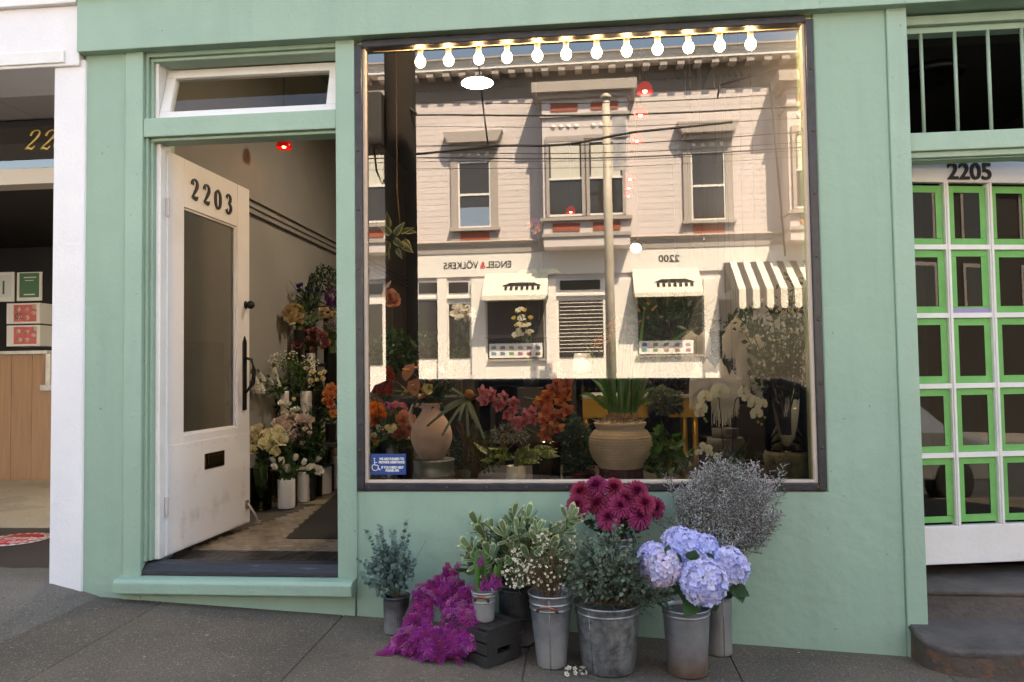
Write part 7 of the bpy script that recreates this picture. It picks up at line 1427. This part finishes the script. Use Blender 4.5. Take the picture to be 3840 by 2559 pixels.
bush('ivy_topiary', 'small bright green leafy topiary above the jug', 'plant', Vector(at(1725, 1500, .9)), 1722, 1365, 34, 55, .9, .1, 600, [leafgeo(.024, .018, 2)], green('ivy_leaf', (.04, .095, .025), tint=True, rnd=.35), stems=8)
bush('back_foliage', 'dark foliage behind the topiary and jug', 'plant', Vector(at(1620, 1450, 1.3)), 1615, 1320, 70, 70, 1.3, .2, 500, [leafgeo(.05, .02, 3)], PM['leafd'], stems=14)
cel = f_plume(C('celosia_red', (.16, .03, .05)), .11, 110, .009)
bq('celosia_bunch', 'dark red celosia plumes among the ferns at the left', 'flowers', Vector(at(1480, 1420, 1.2)), [bkz(*q) for q in ((250, 1180), (290, 1220), (310, 1150), (400, 1200), (430, 1180), (380, 1240), (270, 1270), (340, 1230))], 1.2, [cel], 1.2, face=.1, upb=1.2, nleaf=30)
lily = f_cup(C('lily_peach', (.52, .24, .13)), yel, 6, .07, 58)
lb1 = Vector(at(1480, 1420, 1.0)); bq('lily_stem', 'peach lily with a pale bud in front of the dark pole reflection', 'flowers', lb1, [(1469, 1128)], .9, [lily], 1.0, nleaf=0, face=.8)
mobj('bud', MB().lathe([(0, 0), (.010, .01), (.013, .04), (.008, .07), (0, .085)], 10).mesh('bud', C('lily_bud', (.5, .34, .24))), bpy.data.objects['lily_stem'], aim(Vector(at(1443, 1090, .9)) - lb1, (.6, -.2, .8), 0, .9))
hoy = [vleaf(.11, .05, 7, .2, .15, .62, LANCE).mesh('leaf', [green('hoya_leaf', (.03, .05, .02)), green('hoya_edge', (.26, .25, .09))])]
t = thing('hanging_variegated_plant', 'hanging plant with yellow edged leaves high at the left', 'plant', tuple(at(1490, 830, 1.0))); B = Vector(t.location)
for (a, b, dx, dz) in ((280, 190, -.1, .9), (280, 330, -.2, -1), (270, 400, .1, -1), (360, 400, .4, -.8), (330, 310, .6, -.5), (440, 230, .9, -.1), (400, 240, .8, .3), (430, 310, .6, -.7), (380, 310, .2, -.9), (340, 260, .5, .5), (300, 260, -.6, .6), (400, 350, .7, -.6)): mobj('leaf', hoy[0], t, aim(Vector(at(*bkz(a, b), .95)) - B, (dx, -.35, dz), U(2.4, 3.8), U(.7, 1.0)))
part('stem', MB().tube([(0, 0, 2.2), (0, 0, .2), (.02, 0, -.05)], .004, 5), PM['stemb'], t, 0)
dp = thing('dark_purple_orchid', 'dark orchid silhouette near the middle of the window', 'orchid', tuple(at(2020, 1040, 1.6))); B = Vector(dp.location)
for (x, y) in ((2005, 835), (2015, 850), (1990, 845), (2010, 870), (2022, 862)): mobj('bloom', f_phal(C('plum_%d' % x, (.10, .03, .09)), drk) if x == 2005 else bpy.data.meshes['bloom'] if False else PH if False else cyb, dp, aim(Vector(at(x, y, 1.6)) - B, (U(-.5, .5), -1, 0), 0, .8))
part('flower_stem', MB().tube([(0, 0, -.3), Vector(at(2030, 960, 1.6)) - B, Vector(at(2010, 850, 1.6)) - B], .003, 5), brm, dp, 0)
for a in (-1, -.4, .5, 1): blade(dp, B, Vector((0, 0, -.02)), Vector((a * .16, 0, .02)), Vector((a * .08, 0, .08)), .04, bl)
part('pot', MB().lathe([(0, -.14), (.06, -.14), (.075, -.02), (0, -.02)], 18), M['iron'], dp, 0)
yb_2 = bouquet('yellow_white_bunch', 'yellow and white orchids far back right of the topiary', 'flowers', at(1990, 1390, 1.7), cluster(1960, 1220, 35, 60, 16, 14), 1.7, [PH, f_cup(yellow_p, yel, 5, .03, 50)], .9, nleaf=60)
bouquet('white_back_bunch', 'white blooms with round leaves far back above the topiary', 'flowers', at(1740, 1340, 1.6), cluster(1735, 1180, 40, 24, 9, 16), 1.6, [PH, f_rose(white_p)], 1.0, nleaf=50, leafg=[leafgeo(.06, .05, 4, .1, .1, ROUND)])
bush('tall_back_greenery', 'tall dark strappy greenery behind the dried tassels', 'plant', Vector(at(2560, 1400, 1.6)), 2520, 1240, 130, 110, 1.7, .2, 360, [leafgeo(.16, .02, 5, .2, .3, STRAP)], PM['leafd'], stems=10)
bush('grass_back', 'dark hanging greenery behind the striped awning reflection', 'plant', Vector(at(2800, 1450, 1.5)), 2800, 1330, 130, 150, 1.6, .2, 500, [leafgeo(.08, .02, 4)], PM['leafd'], stems=16)

# supports: cans for the loose bunches, a dark plant table and plinths behind the display
canm = mat('dark_can', (.05, .05, .052), .5, metal=.5)
LEV = [(-9, 1.9, FZ), (1.9, 2.15, FZ), (2.15, 2.55, .80), (2.55, 2.95, 1.12), (2.95, 3.4, 1.45), (3.4, 9, FZ)]
for nm, lb in (('lisianthus_bunch', 'blush lisianthus'), ('scabiosa_bunch', 'scabiosa'), ('white_rose_bunch', 'white roses'), ('baby_breath_bunch', 'tiny white filler flowers'), ('calla_bunch', 'callas'), ('craspedia_bunch', 'yellow button flowers'), ('anemone_bunch', 'cream anemones'), ('rose_bunch', 'peach orange roses'), ('aster_bunch', 'white asters'), ('mauve_bunch', 'mauve sprays'), ('yellow_lisianthus_bunch', 'yellow lisianthus'), ('iris_bunch', 'violet irises'), ('purple_stock_bunch', 'purple stock'), ('dark_greenery', 'dark top branches'), ('orange_ranunculus_bunch', 'orange ranunculus'), ('pink_carnation_bunch', 'pink carnations'), ('peach_rose_bunch', 'peach roses by the jug'), ('red_snapdragon_bunch', 'red snapdragons'), ('brown_bloom_bunch', 'brownish blooms')):
    o = bpy.data.objects[nm]; x, y, z = o.location
    lv = DK if x > -1.12 and y < 1.05 else [l for a, b, l in LEV if a <= y < b and l < z - .03][-1:] or [FZ]
    lv = lv if isinstance(lv, float) else lv[0]
    h = max(.08, z - lv); r = .045
    t = thing('flower_can', f'dark metal can holding the {lb}', 'can', (x, y, z - h)); part('body', MB().lathe([(0, 0), (r * .85, 0), (r, h), (r * 1.05, h + .002), (r * .93, h), (r * .9, h - .04), (0, h - .05)], 20), canm, t, 0)
PT = thing('plant_table', 'dark table behind the jug carrying ferns and topiary', 'table'); xa, xb_ = at(1385, 1450, 1.1)[0], at(1770, 1450, 1.1)[0]
part('table_top', MB().box(xa, xb_, .82, 1.42, 1.17, 1.20), M['deck'], PT, .003)
for x in (xa + .02, xb_ - .05):
    for y in (.84, 1.37): part('leg', MB().box(x, x + .03, y, y + .03, DK if y < 1 else FZ, 1.17), M['deck'], PT, .002)
for nm, lb in (('yellow_white_bunch', 'dark plinth under the yellow and white orchids'), ('white_back_bunch', 'dark plinth under the far white blooms'), ('tall_back_greenery', 'dark plinth under the tall strappy greenery'), ('grass_back', 'dark plinth under the hanging dark greenery')):
    o = bpy.data.objects[nm]; x, y, z = o.location; t = thing('plinth', lb, 'plinth', (x, y, FZ)); part('column', MB().box(-.09, .09, -.09, .09, 0, z - .12 - FZ), M['deck'], t, .003); part('pot', MB().lathe([(0, z - .12 - FZ), (.05, z - .12 - FZ), (.065, z - FZ), (.055, z - FZ), (0, z - .03 - FZ)], 18), canm, t, 0)
part('cord', MB().tube([(0, .07, -.05), (0, .07, 4.27 - dp.location.z)], .0015, 4), M['black'], dp, 0)
